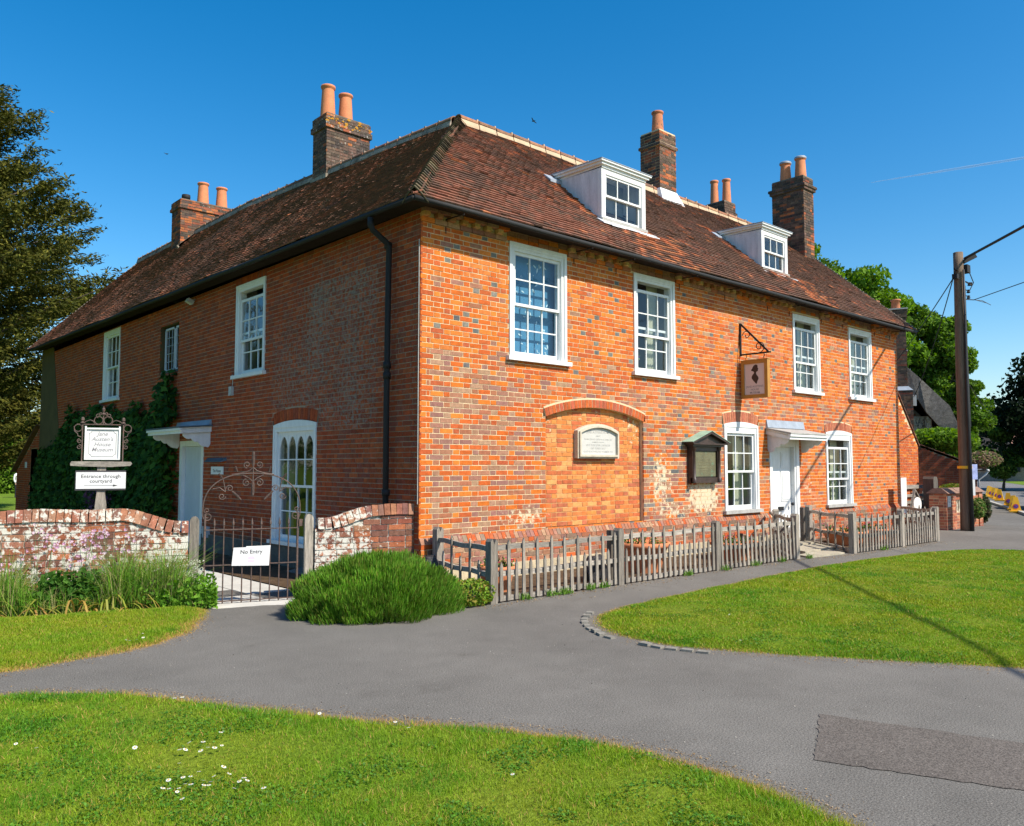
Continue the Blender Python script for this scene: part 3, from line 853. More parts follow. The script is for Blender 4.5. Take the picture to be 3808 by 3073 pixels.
mb = MB()
mb.fbox(SI, 7.405, 7.515, 0.03, 2.145, -.12, .012); mb.fbox(SI, 8.555, 8.675, 0.03, 2.145, -.12, .012); mb.fbox(SI, 7.515, 8.555, 2.03, 2.145, -.12, .012)
sdoor = mb.build('door', M['white'], house); sdoor['label'] = 'pale boarded side door in a white frame'
u = 7.517
while u < 8.55:
    mb = MB(); mb.fbox(SI, u, min(u + .168, 8.553), .04, 2.028, -.11, -.07); mb.build('plank', M['door_blue'], sdoor); u += .173
mb = MB(); mb.fbox(SI, 7.40, 8.68, -.3, .03, -.15, .12); mb.build('threshold', M['flag'], sdoor)

# ------------------------------------------------------------------ gutters and downpipe
mb = MB()
def gut(p, q):
    n = 14
    mb.tube([Vector(p).lerp(Vector(q), k / n) + Vector((0, 0, .006 * math.sin(k * 1.9))) for k in range(n + 1)], .040, 8)
gut((-.41, -.41, 5.145), (15.7, -.41, 5.13)); gut((-.41, -.41, 5.145), (-.41, 20.9, 5.325))
gutter = mb.build('gutter', M['black_iron'], house, True)
for i, x in enumerate((.42, 3.05, 4.1, 5.9, 7.4, 9.0, 9.9, 11.35, 12.4, 14.1, 15.0)):
    mb = MB(); mb.bar((x, -.43, 5.085), (x, -.02, 5.10), .012, .015); mb.bar((x, -.02, 5.10), (x, -.02, 4.90), .010, .010); mb.build('gutter_bracket', M['black_iron'], gutter)
mb = MB()
mb.tube([(-.42, .62, 5.10), (-.42, .62, 5.0), (-.38, .62, 4.93), (-.15, .63, 4.80), (-.10, .63, 4.74), (-.10, .64, 4.4), (-.10, .66, 2.5), (-.10, .66, -.2)], .043, 10)
for z in (4.72, 3.0, 2.85, 1.2): mb.tube([(-.10, .655, z), (-.10, .655, z + .09)], .056, 10)
mb.build('downpipe', M['black_iron'], house, True)

mb = MB()
mb.tube([(-.012, .02, 1.1), (-.014, .02, 2.6), (-.012, .02, 4.75)], .008, 6)
mb.build('corner_cable', M['sill_stone'], house)
# ------------------------------------------------------------------ roof
TAN = .877
def zr(y):
    pts = [(3.249, 8.383), (6.3, 8.57), (12.5, 8.85), (21.2, 8.88)]
    if y <= pts[0][0]: return pts[0][1]
    for (a, b), (c, d) in zip(pts, pts[1:]):
        if y <= c: return lerp(b, d, (y - a) / (c - a))
    return pts[-1][1]
def xr(y): return 3.249 - .0125 * max(0, y - 3.249)
def roof_front(x, t): return Vector((x, lerp(-.40, 3.249, t), lerp(5.18, 8.383, t)))
def roof_side(y, t): return Vector((lerp(-.40, xr(y), t), y, lerp(5.18 + .009 * y, zr(y), t)))
DORM = [(4.43, 5.69, .60, 7.05, 1.71), (9.775, 10.90, .56, 6.95, 1.60)]
T_BROWN = [(.128, .070, .050), (.142, .075, .052), (.115, .064, .048), (.152, .080, .055), (.135, .076, .054)]
T_RED = [(.215, .088, .056), (.23, .094, .060), (.20, .084, .054), (.22, .098, .066)]
T_ORANGE = [(.40, .14, .065), (.34, .12, .06), (.44, .17, .08)]
def tile_tint_front(x, t, y):
    n = noise.noise((x * .6, t * 4, 2.2)); r = RNG.random()
    for (a, b, dy, dz, bk) in DORM:
        td = (dy + .4) / 3.649
        if a + .1 < x < b + 1.2 and t < td and r < .62 * (1 - abs(x - (a + b) / 2 - .4) / 1.3): return pick(T_ORANGE, .1)
        if a - .45 < x < a and td < t < .66 and r < .5: return pick(T_ORANGE + T_RED, .1)
    if t > .86 and r < .22: return pick(T_ORANGE + T_RED, .1)
    pr = .55 * sstep(6.5, 1.0, x) + .10 + .6 * n
    if r < pr: return pick(T_RED, .15, .06)
    if r > .984: return pick(T_ORANGE, .2)
    return pick(T_BROWN, .28 + .25 * n, .06)
def tile_tint_side(y, t, x):
    n = noise.noise((y * .5, t * 4, 5.2)); r = RNG.random()
    pr = .35 + .6 * n + (.25 if y > 16 else 0)
    if r < pr: return pick(T_RED, .22, .06)
    if r > .988: return pick(T_ORANGE, .2)
    return pick(T_BROWN, .34 + .2 * n, .06)
def tiles(fn, tint, a_rng, lo_fn, hi_fn, skipf, out):
    ncr = 46
    step = 1.0 / ncr
    for i in range(ncr):
        t0 = i * step - .004
        a = a_rng[0] + (0.085 if i % 2 else 0) - .2
        while a < a_rng[1]:
            wd = .165 + RNG.uniform(-.004, .004)
            am = a + wd / 2
            if lo_fn(t0 + step) <= am <= hi_fn(t0) and not skipf(am, t0):
                t1 = min(t0 + step * 1.55, 1.0)
                p0, p1, p2, p3 = fn(a, t0), fn(a + wd, t0), fn(a + wd, t1), fn(a, t1)
                n = (p1 - p0).cross(p3 - p0).normalized()
                if n.z < 0: n = -n
                sag = .035 * noise.noise((am * .45, t0 * 3.0, 4.4)) + .006 * noise.noise((am * 2.2, t0 * 14, 1.1))
                l0 = .036 + sag + RNG.uniform(-.002, .003); l1 = .003 + sag
                if RNG.random() < .02: l0 += .010
                th = .023
                sl = RNG.uniform(-.003, .003)
                up = (p3 - p0).normalized()
                q0, q1 = p0 + up * sl, p1 + up * (sl + RNG.uniform(-.004, .004))
                pts = [q0 + n * (l0 - th), q1 + n * (l0 - th), p2 + n * (l1 - th), p3 + n * (l1 - th), q0 + n * l0, q1 + n * (l0 + RNG.uniform(-.003, .003)), p2 + n * l1, p3 + n * l1]
                c = (q0 + p2) / 2
                out.append((pts, tint(am, t0, c), score(c, n, .165 * .1), c))
            a += wd + .004
tl = []
def skip_front(x, t):
    y = lerp(-.40, 3.249, t)
    for (a, b, dy, dz, bk) in DORM:
        if a - .02 < x < b + .02 and dy + .02 < y < bk: return True
    return False
tiles(roof_front, lambda a, t, c: tile_tint_front(a, t, c.y), (-.4, 15.75), lambda t: lerp(-.40, 3.249, min(t, 1)) - .03, lambda t: 15.74, skip_front, tl)
n_front = len(tl)
tiles(roof_side, lambda a, t, c: tile_tint_side(a, t, c.x), (-.4, 21.1), lambda t: lerp(-.40, 3.249, min(t, 1)) - .03, lambda t: 21.08, lambda a, t: False, tl)
mb = MB()
dz = Vector((0, 0, -.03))
def strip(fn, a0, a1, n):
    for k in range(n):
        a, b = lerp(a0, a1, k / n), lerp(a0, a1, (k + 1) / n)
        mb.face([fn(a, 0) + dz, fn(b, 0) + dz, fn(b, 1) + dz, fn(a, 1) + dz])
mb.face([roof_front(-.4, 0) + dz, roof_front(3.249, 0) + dz, roof_front(3.249, 1) + dz])
strip(roof_front, 3.249, 15.72, 8)
mb.face([roof_side(-.4, 0) + dz, roof_side(3.249, 0) + dz, roof_side(3.249, 1) + dz])
strip(roof_side, 3.249, 21.06, 8)
# rear slopes
mb.face([(3.249, 3.249, 8.35), (15.72, 3.249, 8.35), (15.72, 6.9, 5.15), (6.9, 6.9, 5.15)])
mb.face([(3.249, 3.249, 8.35), (6.9, 6.9, 5.15), (6.4, 21.06, 5.2), (3.03, 21.06, 8.84)])
# soffits
mb.face([(-.4, -.4, 5.15), (15.7, -.4, 5.15), (15.7, .0, 5.19), (0, 0, 5.19)]); mb.face([(-.4, -.4, 5.15), (-.4, 21, 5.34), (0, 21, 5.38), (0, 0, 5.19)])
roof = mb.build('roof', M['roof_deck'], house)
emit_bricks(tl, 292, M['tile'], roof, 'tile_courses', 'roof_tile')
# bonnet hip tiles, lapped and mossy
HIPC = [(.085, .068, .042), (.12, .085, .05), (.07, .055, .04), (.15, .095, .055), (.16, .12, .075)]
N = 46
A, B = Vector((-.40, -.40, 5.18)), Vector((3.249, 3.249, 8.383))
dirh = (B - A).normalized(); side_ = Vector((1, -1, 0)).normalized(); nn = side_.cross(dirh).normalized()
if nn.z < 0: nn = -nn
for k in range(N):
    c = A.lerp(B, (k + .2) / N)
    mb = MB(); W = .185 + RNG.uniform(-.012, .012); col = pick(HIPC, .3, .2)
    pr = []
    m = 8
    for j in range(m + 1):
        a = -1 + 2 * j / m
        pr.append((a * W, .075 * (1 - abs(a) ** 1.7) - .145 * abs(a)))
    lift = .02 + RNG.uniform(0, .012)
    P0 = [c + side_ * u + nn * (h + lift + .02) for u, h in pr]; P1 = [c + dirh * .2 + side_ * u * .9 + nn * (h + .0) for u, h in pr]
    Q0 = [p - nn * .025 for p in P0]
    for j in range(m):
        mb.face([P0[j], P0[j + 1], P1[j + 1], P1[j]], col); mb.face([Q0[j], Q0[j + 1], P0[j + 1], P0[j]], col)
    o = mb.build('hip_tile', M['tile'], roof)
# ridge tiles and their bedding mortar
RIDGE = [(.30, .14, .08), (.36, .19, .11), (.24, .12, .075), (.20, .11, .075)]
def ridge(pts, n, bed):
    L = sum((pts[i + 1] - pts[i]).length for i in range(len(pts) - 1))
    def at(s):
        for i in range(len(pts) - 1):
            d = (pts[i + 1] - pts[i]).length
            if s <= d: return pts[i].lerp(pts[i + 1], s / d)
            s -= d
        return pts[-1]
    bm = MB()
    for k in range(n):
        a, b = at(L * k / n + .012), at(L * (k + 1) / n - .012)
        t = (b - a).normalized(); sd_ = t.cross(ZV).normalized()
        j = RNG.uniform(-.008, .012)
        mb = MB(); col = pick(RIDGE, .3, .15); m = 8
        def ring(p, rr): return [p + sd_ * rr * math.cos(PI * i / m) + ZV * (rr * math.sin(PI * i / m) * .85 + .02 + j) for i in range(m + 1)]
        r0, r1 = ring(a, .125), ring(b, .118); i0 = ring(a, .10)
        for i in range(m):
            mb.face([r0[i], r0[i + 1], r1[i + 1], r1[i]], col); mb.face([i0[i], i0[i + 1], r0[i + 1], r0[i]], col)
        mb.build('ridge_tile', M['tile'], roof)
        for s in (1, -1):
            bm.hexa([a + sd_ * s * .10 + ZV * -.10, b + sd_ * s * .10 + ZV * -.10, b + sd_ * s * .142 + ZV * -.115, a + sd_ * s * .142 + ZV * -.115, a + sd_ * s * .10 + ZV * .05, b + sd_ * s * .10 + ZV * .05, b + sd_ * s * .140 + ZV * -.070, a + sd_ * s * .140 + ZV * -.070])
        bm.obox(b + ZV * .055, t * .016, sd_ * .09, ZV * .065)
    bm.build('ridge_mortar', bed, roof)
ridge([Vector((3.2, 3.249, 8.39)), Vector((15.74, 3.249, 8.36))], 27, surf('pale_bedding_mortar', col=(.50, .37, .25), rough=.95, var=.15, spec=.1))
ridge([Vector((xr(y), y, zr(y) + .005)) for y in (3.35, 6.3, 9, 12.5, 17, 21.1)], 39, surf('stained_bedding_mortar', col=(.26, .22, .18), rough=.95, var=.5, scale=3, spec=.1))
# tile undercloak on the two verges
mb = MB()
for k in range(40):
    a, b = roof_front(15.74, k / 40), roof_front(15.74, (k + 1) / 40); mb.bar(a + V(0, 0, .03), b + V(0, 0, -.0), .05, .05)
    a, b = roof_side(21.08, k / 40), roof_side(21.08, (k + 1) / 40); mb.bar(a + V(0, 0, .03), b + V(0, 0, -.0), .05, .05)
mb.build('verge', M['lichen_mortar'], roof)

# ------------------------------------------------------------------ chimneys
SOOT_SHADE = [(.085, .062, .050), (.11, .075, .058), (.07, .055, .048), (.13, .085, .065), (.15, .09, .065)]
CH_ORANGE = [(.34, .105, .045), (.28, .09, .045), (.38, .13, .05), (.22, .075, .045)]
def pot(ch, x, y, z, h, r, worn=False, cap=None):
    mb = MB()
    mb.lathe((0, 0, 0), [(r * 1.02, -.05), (r, 0), (r * .80, h * .86), (r * .78, h * .9), (r * .93, h * .925), (r * .97, h * .96), (r * .93, h), (r * .74, h), (r * .70, h * .9), (r * .72, h * .3)], 18)
    o = mb.build('chimney_pot', M['terracotta_worn' if worn else 'terracotta'], ch, True); o.location = (x, y, z)
    if cap:
        mb = MB(); mb.lathe((0, 0, 0), [(r * .99, h - .03), (r * 1.02, h + .01), (r * .9, h + .035), (.001, h + .04)], 18)
        mb.build('pot_cap', cap, o, True) if False else None
        c = mb.build('pot_cap', cap, ch, True); c.location = (x, y, z)
def chimney(x0, x1, y0, y1, zb, zt, courses, pal, pots, n_shade=None, parent=None, label=None, lich=.3, mort='dark_mortar', base=None, single=0):
    """courses: list of (z0, z1, projection) for the oversailing head, the shaft below"""
    core = MB(); br = []
    segs = [(zb, courses[0][0], 0.0)] + courses
    for (a, b, e) in segs:
        core.box((x0 - e + .008, y0 - e + .008, a), (x1 + e - .008, y1 + e - .008, b))
        for F, L in ((Frame((x0 - e, y0 - e, 0), (1, 0, 0), (0, -1, 0)), x1 - x0 + 2 * e), (Frame((x0 - e, y1 + e, 0), (0, -1, 0), (-1, 0, 0)), y1 - y0 + 2 * e),
                     (Frame((x1 + e, y0 - e, 0), (0, 1, 0), (1, 0, 0)), y1 - y0 + 2 * e), (Frame((x1 + e, y1 + e, 0), (-1, 0, 0), (0, 1, 0)), x1 - x0 + 2 * e)):
            br += wall_bricks(F, 0, L, a, b, lambda u, z, k, e=e: pick(pal(u, z), lich + (.08 if e else 0), .15), ch=.074, bond='stretcher', d0=-.02)
    core.box((x0 + .01, y0 + .01, segs[-1][1] - .01), (x1 - .01, y1 - .01, segs[-1][1] + .03))
    ch = core.build('chimney', M[mort], parent or house)
    if label: ch['label'] = label
    emit_bricks(br, 0, M['stack_brick'], ch)
    for p in pots: pot(ch, *p)
    return ch
mixp = lambda k: (lambda u, z: SOOT_SHADE if RNG.random() < k else CH_ORANGE)
c1 = chimney(3.02, 4.22, 8.02, 8.68, 7.4, 9.70, [(9.70, 9.84, .045), (9.84, 10.05, .015)], mixp(.86), [(3.20, 8.30, 10.04, .80, .185), (3.70, 8.32, 10.04, .74, .185)], lich=.36, label='broad sooty chimney with two tall orange pots nearest the hip')
mb = MB(); mb.box((2.98, 7.97, 8.42), (3.2, 8.72, 8.56)); mb.build('flaunching', M['lichen_mortar'], c1)
# orange lichen on its head
m_lich = surf('orange_lichen', col=(.42, .20, .02), rough=1, var=.3, scale=20)
mb = MB()
for _ in range(26):
    x = RNG.uniform(3.0, 4.25); z = RNG.uniform(9.74, 10.05); r = RNG.uniform(.015, .06)
    e = .045 if z < 9.84 else .015
    pts = [(x + r * math.cos(a) * RNG.uniform(.6, 1.2), 8.02 - e - .006, z + r * .7 * math.sin(a) * RNG.uniform(.6, 1.2)) for a in [k * PI / 4 for k in range(8)]]
    mb.face(pts)
mb.build('lichen', m_lich, c1)['kind'] = 'stuff'
c2 = chimney(2.54, 4.30, 16.0, 16.74, 7.6, 9.52, [(9.52, 9.62, .05), (9.62, 9.80, .02)], mixp(.45), [(3.35, 16.35, 9.79, .76, .185), (3.95, 16.35, 9.79, .74, .185)], lich=.25, label='wide brick chimney at the far end of the side wing with two pots and a black flue')
mb = MB(); mb.lathe((2.80, 16.3, 9.8), [(.09, 0), (.09, .10), (.125, .10), (.13, .17), (.125, .24), (.08, .25)], 14); mb.build('flue_cowl', M['black_iron'], c2, True)
mb = MB()
for k in range(20):
    t = k / 20; p = Vector((lerp(2.5, 3.1, t), 15.93, lerp(8.3, 8.86, t))); mb.obox(p, (.06, 0, .055), (0, .06, 0), (-.03, 0, .04))
mb.build('flaunching', M['lichen_mortar'], c2)
c3 = chimney(9.40, 10.06, 3.06, 3.66, 7.9, 9.52, [(9.52, 9.60, .035), (9.60, 9.90, .0)], mixp(.66), [(9.72, 3.36, 9.9, .62, .16, True)], lich=.12, label='tall square chimney on the front ridge with one stained pot', mort='mortar')
mb = MB(); mb.hexa([(9.3, 2.9, 8.08), (10.2, 2.9, 8.08), (10.2, 3.75, 8.2), (9.3, 3.75, 8.2), (9.39, 3.05, 8.44), (10.07, 3.05, 8.44), (10.07, 3.67, 8.46), (9.39, 3.67, 8.46)])
mb.build('flashing', M['lead_white'], c3)
c4 = chimney(14.5, 15.1, 4.55, 5.2, 6.6, 9.22, [(9.22, 9.32, .04), (9.32, 9.60, .0)], mixp(.9), [(14.73, 5.05, 9.6, .78, .135, False), (14.93, 4.75, 9.6, .80, .14, False)], lich=.1, label='low dark chimney behind the front ridge with two slim pots')
c5_ = chimney(15.03, 15.60, 2.29, 3.28, 5.0, 9.52, [(9.52, 9.60, .05), (9.60, 9.68, .08), (9.68, 9.90, .0)], lambda u, z: (SOOT_SHADE if RNG.random() < .86 else CH_ORANGE), [(15.3, 2.98, 9.88, .62, .17, False, M['lead']), (15.32, 2.52, 9.88, .66, .17, False, M['lead'])], lich=.05, label='tall dark chimney on the right gable with two lead-capped pots')

# ------------------------------------------------------------------ dormers
for i, (a, b, dy, dz_, bk) in enumerate(DORM):
    zb = 5.18 + TAN * (dy + .4)
    mb = MB()
    # cheeks and back, following the slope
    d = thing('dormer', None, None); d.parent = house; d['label'] = 'white dormer nearer the hip' if i == 0 else 'white dormer beside the dark gable chimney'
    for x, s in ((a, 1), (b - .04, 1)):
        mb = MB()
        zk = 5.18 + TAN * (bk + .4)
        p = [(dy + .082, zb - .05), (dy + .082, dz_), (bk - .0, zk + .02), (bk, zk - .05)]
        lo = [Vector((x, y, z)) for y, z in p]; hi = [Vector((x + .04, y, z)) for y, z in p]
        mb.face(lo); mb.face(hi)
        for k in range(4): mb.face([lo[k], lo[(k + 1) % 4], hi[(k + 1) % 4], hi[k]])
        mb.build('cheek', M['cheek'], d)
    Fd = Frame((0, dy, 0), (1, 0, 0), (0, -1, 0))
    fr = MB()
    fr.fbox(Fd, a, a + .11, zb + .02, dz_, -.08, .012); fr.fbox(Fd, b - .11, b, zb + .02, dz_, -.08, .012); fr.fbox(Fd, a + .11, b - .11, dz_ - .12, dz_, -.08, .010)
    fr.build('window_frame', M['white'], d)
    mid = (zb + dz_) / 2 - .01
    sash(Fd, d, a + .11, b - .11, mid - .02, dz_ - .12, -.04, -.008, 3, 1, top=.04, bot=.035)
    sash(Fd, d, a + .11, b - .11, zb + .05, mid + .02, -.078, -.046, 3, 1, top=.035, bot=.07)
    s_ = MB(); s_.fbox(Fd, a - .02, b + .02, zb - .03, zb + .045, -.08, .05); s_.build('sill', M['sill_stone'], d)
    rf = MB(); zk = 5.18 + TAN * (bk + .4)
    P = lambda x, y, z: Vector((x, y, z))
    for (e, z0, z1, ov) in ((.0, -.02, .03, .03), (.05, .03, .075, .07), (.09, .075, .105, .10)):
        rf.hexa([P(a - e, dy - ov, dz_ + z0), P(b + e, dy - ov, dz_ + z0), P(b + e, bk, zk + z0 + .04), P(a - e, bk, zk + z0 + .04), P(a - e, dy - ov, dz_ + z1), P(b + e, dy - ov, dz_ + z1), P(b + e, bk + .05, zk + z1 + .04), P(a - e, bk + .05, zk + z1 + .04)])
    rf.build('dormer_roof', M['white'], d)
    ld = MB(); ld.hexa([P(a - .1, dy - .11, dz_ + .106), P(b + .1, dy - .11, dz_ + .106), P(b + .1, bk + .1, zk + .15), P(a - .1, bk + .1, zk + .15), P(a - .1, dy - .11, dz_ + .118), P(b + .1, dy - .11, dz_ + .118), P(b + .1, bk + .1, zk + .165), P(a - .1, bk + .1, zk + .165)])
    ld.hexa([P(a - .30, bk - .12, zk - .07), P(a + .06, bk - .12, zk - .07), P(a + .06, bk + .06, zk + .085), P(a - .30, bk + .06, zk + .085), P(a - .30, bk - .12, zk - .03), P(a + .06, bk - .12, zk + .02), P(a + .06, bk + .06, zk + .13), P(a - .30, bk + .06, zk + .12)])
    ld.build('lead_roof', M['lead'], d)
    fl = MB()
    for k in range(8):
        x0, x1 = lerp(a - .12, b + .22, k / 8), lerp(a - .12, b + .22, (k + 1) / 8)
        y0 = dy - .17 - .02 * math.sin(k * 1.3); z0 = 5.18 + TAN * (y0 + .4) + .05
        fl.hexa([P(x0, y0, z0 - .01), P(x1, y0, z0 - .01), P(x1, dy - .0, zb - .02), P(x0, dy - .0, zb - .02), P(x0, y0, z0 + .006), P(x1, y0, z0 + .006), P(x1, dy - .0, zb + .02), P(x0, dy - .0, zb + .02)])
    fl.build('flashing', M['lead_white'], d)
    iv = MB(); iv.face([P(a + .05, dy + .5, zb - .1), P(b - .05, dy + .5, zb - .1), P(b - .05, dy + .5, dz_), P(a + .05, dy + .5, dz_)])
    iv.build('room', surf('dormer_room', col=(.30, .31, .32), rough=.9, bump=0), d)
# ------------------------------------------------------------------ things fixed to the house
def text_obj(name, s, size, mat, parent, F, u, z, d, shear=0.0, align='CENTER', sx=1.0, spacing=1.0, thick=0.0008):
    cu = bpy.data.curves.new('lettering', 'FONT')
    cu.body = s; cu.size = size; cu.shear = shear; cu.align_x = align; cu.extrude = thick; cu.space_character = spacing; cu.resolution_u = 2; cu.offset = size * .012
    tmp = bpy.data.objects.new('lettering_tmp', cu); COL.objects.link(tmp)
    dg = bpy.context.evaluated_depsgraph_get()
    me = bpy.data.meshes.new_from_object(tmp.evaluated_get(dg))
    bpy.data.objects.remove(tmp); bpy.data.curves.remove(cu)
    p = F.P(u, z, d)
    mx = Matrix(((F.u.x * sx, 0, F.n.x, p.x), (F.u.y * sx, 0, F.n.y, p.y), (F.u.z * sx, 1, F.n.z, p.z), (0, 0, 0, 1)))
    me.transform(mx)
    me.materials.clear()
    return link(name, me, mat, parent)

# stone tablet in the recess
FRr = Frame((0, .09, 0), (1, 0, 0), (0, -1, 0))
t = thing('stone_tablet', 'white arched stone tablet in the bricked-up recess', 'plaque')
def tab_poly(e, b=0):
    a0, a1, z0, zs, cr = 3.14 + e, 4.16 - e, 1.742 + e + b, 2.195 - e * .6, 2.315 - e
    c = Cut(a0, a1, z0, zs, crown=cr)
    return [(a0, z0), (a1, z0)] + [(u, c.cz + math.sqrt(max(0, c.R ** 2 - (u - c.uc) ** 2))) for u in [lerp(a1, a0, k / 14) for k in range(15)]]
mb = MB(); mb.prism(FRr, tab_poly(.035), 0, .075); mb.build('slab', M['stone_white'], t)
o_, i_ = tab_poly(0), tab_poly(.06)
for (e0, e1, d) in ((0, .03, .09), (.028, .062, .12)):
    mb = MB(); o_, i_ = tab_poly(e0), tab_poly(e1); n = len(o_)
    for k in range(n):
        k2 = (k + 1) % n
        q = [o_[k], o_[k2], i_[k2], i_[k]]
        mb.prism(FRr, q, 0.001, d)
    mb.build('moulding', M['stone_buff'], t)
for (s, sz, z) in (("JANE AUSTEN'S HOME", .062, 2.155), ("GIVEN BY", .03, 2.10), ("THOMAS EDWARD CARPENTER J.P. OF MILL HILL", .034, 2.045), ("IN MEMORY OF HIS SON", .03, 2.0), ("LIEUT PHILIP JOHN CARPENTER", .046, 1.945), ("EAST SURREY REGT", .046, 1.893), ("KILLED IN ACTION LAKE TRASIMENE 1944", .042, 1.84)):
    text_obj('lettering', s, sz, M['ink_faint'], t, FRr, 3.65, z, .0755, sx=.92)

# bronze board with a copper pediment
t = thing('memorial_board', 'dark bronze memorial board with green copper pediment on the wall', 'plaque')
x0, x1, z0, z1 = 6.10, 7.00, 1.30, 1.98
mb = MB()
mb.fbox(FR, x0, x1, z0, z1, .0, .07)
mb.fbox(FR, x0, x0 + .09, z0, z1, .07, .12); mb.fbox(FR, x1 - .09, x1, z0, z1, .07, .12); mb.fbox(FR, x0, x1, z0, z0 + .10, .07, .115); mb.fbox(FR, x0 + .09, x1 - .09, z1 - .08, z1, .07, .11)
mb.fbox(FR, x0 - .05, x1 + .05, z1, z1 + .035, .0, .17); mb.fbox(FR, x0 - .1, x1 + .1, z1 + .035, z1 + .06, .0, .22)
mb.build('frame', M['bronze'], t)
for x in (x0 + .045, x1 - .045):
    mb = MB(); p = FR.P(x, z0 + .02, .12); mb.lathe(p, [(.05, 0), (.05, .06), (.032, .08), (.028, .58), (.045, .6), (.05, .66)], 10); mb.build('column', M['bronze'], t, True)
mb = MB(); mb.prism(FR, [(x0 - .1, z1 + .06), (x1 + .1, z1 + .06), ((x0 + x1) / 2, z1 + .235)], 0, .16)
mb.prism(FR, [(x0 - .13, z1 + .055), ((x0 + x1) / 2, z1 + .24), ((x0 + x1) / 2, z1 + .29), (x0 - .16, z1 + .075)], 0, .24); mb.prism(FR, [(x1 + .13, z1 + .055), ((x0 + x1) / 2, z1 + .24), ((x0 + x1) / 2, z1 + .29), (x1 + .16, z1 + .075)], 0, .24)
mb.build('pediment', M['bronze'], t)
mb = MB()
for s in (-1, 1):
    xm = (x0 + x1) / 2; xe = xm + s * (.5 * (x1 - x0) + .165)
    mb.hexa([FR.P(xe, z1 + .076, 0), FR.P(xm, z1 + .291, 0), FR.P(xm, z1 + .291, .25), FR.P(xe, z1 + .076, .25), FR.P(xe, z1 + .086, 0), FR.P(xm, z1 + .301, 0), FR.P(xm, z1 + .301, .25), FR.P(xe, z1 + .086, .25)])
mb.build('copper_roof', M['verdigris'], t)
mb = MB(); mb.fbox(FR, x0 + .11, x1 - .11, z0 + .12, z1 - .085, .07, .085); mb.build('plate', M['bronze_plate'], t)
for (s, sz, z) in (('JANE AUSTEN', .06, 1.83), ('LIVED HERE', .04, 1.775), ('FROM 1809 TO 1817', .04, 1.725), ('AND HENCE ALL HER WORKS', .04, 1.675), ('WERE SENT INTO THE WORLD', .038, 1.62), ('HER ADMIRERS IN THIS COUNTRY', .034, 1.565), ('AND IN AMERICA HAVE UNITED', .034, 1.52), ('TO ERECT THIS TABLET', .034, 1.475)):
    text_obj('lettering', s, sz, M['ink_bronze'], t, FR, 6.55, z, .0855, sx=.9)

# hanging sign
XS = 7.94
FH = Frame((XS, 0, 0), (0, -1, 0), (-1, 0, 0))     # u = distance out from the wall
t = thing('sign_bracket', 'black wrought iron sign bracket with scrolls, high on the front wall', 'bracket')
mb = MB()
mb.fbox(FH, .0, .03, 3.83, 4.50, -.02, .02)
mb.bar(FH.P(.0, 3.855, 0), FH.P(.69, 3.855, 0), .022, .03); mb.bar(FH.P(.03, 4.48, 0), FH.P(.63, 3.87, 0), .02, .035)
mb.build('arm', M['black_iron'], t)
def spiral(F, u, z, r0, r1, a0, turns, d, n=26):
    return [F.P(u + lerp(r0, r1, k / n) * math.cos(a0 + turns * 2 * PI * k / n), z + lerp(r0, r1, k / n) * math.sin(a0 + turns * 2 * PI * k / n), d) for k in range(n + 1)]
mb = MB(); mb.tube(spiral(FH, .44, 3.985, .12, .025, -PI / 2, 1.35, 0), .009, 5); mb.tube(spiral(FH, .16, 4.24, .10, .02, PI, -1.1, 0), .008, 5); mb.build('scroll', M['black_iron'], t)
t = thing('hanging_sign', 'hanging sign with ochre frame and dark silhouette portrait', 'sign')
mb = MB()
ua, ub, za, zb = .045, .635, 2.965, 3.72
for (p, q, r, s) in ((ua, ua + .07, za, zb), (ub - .07, ub, za, zb), (ua + .07, ub - .07, za, za + .07), (ua + .07, ub - .07, zb - .07, zb)): mb.fbox(FH, p, q, r, s, -.05, .05)
mb.fbox(FH, ua - .01, ub + .01, zb, zb + .012, -.055, .055)
mb.build('frame', M['gold'], t)
mb = MB(); mb.fbox(FH, ua + .07, ub - .07, za + .07, zb - .07, -.03, .03); mb.build('panel', M['sign_cream'], t)
for u in (.14, .54):
    mb = MB(); mb.tube([FH.P(u, 3.735, 0), FH.P(u - .012, 3.77, 0), FH.P(u + .012, 3.80, 0), FH.P(u, 3.845, 0)], .008, 5); mb.build('hook', M['black_iron'], t)
sil = [(.545, .985), (.60, 1.0), (.66, .985), (.70, .95), (.715, .90), (.70, .87), (.735, .80), (.745, .765), (.725, .75), (.72, .72), (.725, .70), (.705, .665), (.65, .65), (.615, .60), (.625, .53), (.66, .48), (.72, .41), (.755, .33), (.735, .26), (.69, .20), (.655, .07), (.60, .06), (.54, .12), (.43, .24), (.36, .33), (.355, .41), (.40, .49), (.47, .55), (.50, .62), (.46, .67), (.40, .69), (.345, .70), (.335, .76), (.39, .80), (.42, .87), (.47, .94)]
# the head looks away from the wall, to the right
mb = MB(); mb.face([FH.P(.135 + .39 * u, 3.22 + .41 * z, .0315) for (u, z) in sil]); mb.build('silhouette', M['ink_brown'], t)
for (s, sz, z) in (("JANE AUSTEN'S", .056, 3.175), ('HOUSE', .056, 3.115), ('MUSEUM', .056, 3.055)): text_obj('lettering', s, sz, M['ink_grey'], t, FH, .34, z, .0305, sx=1.0)

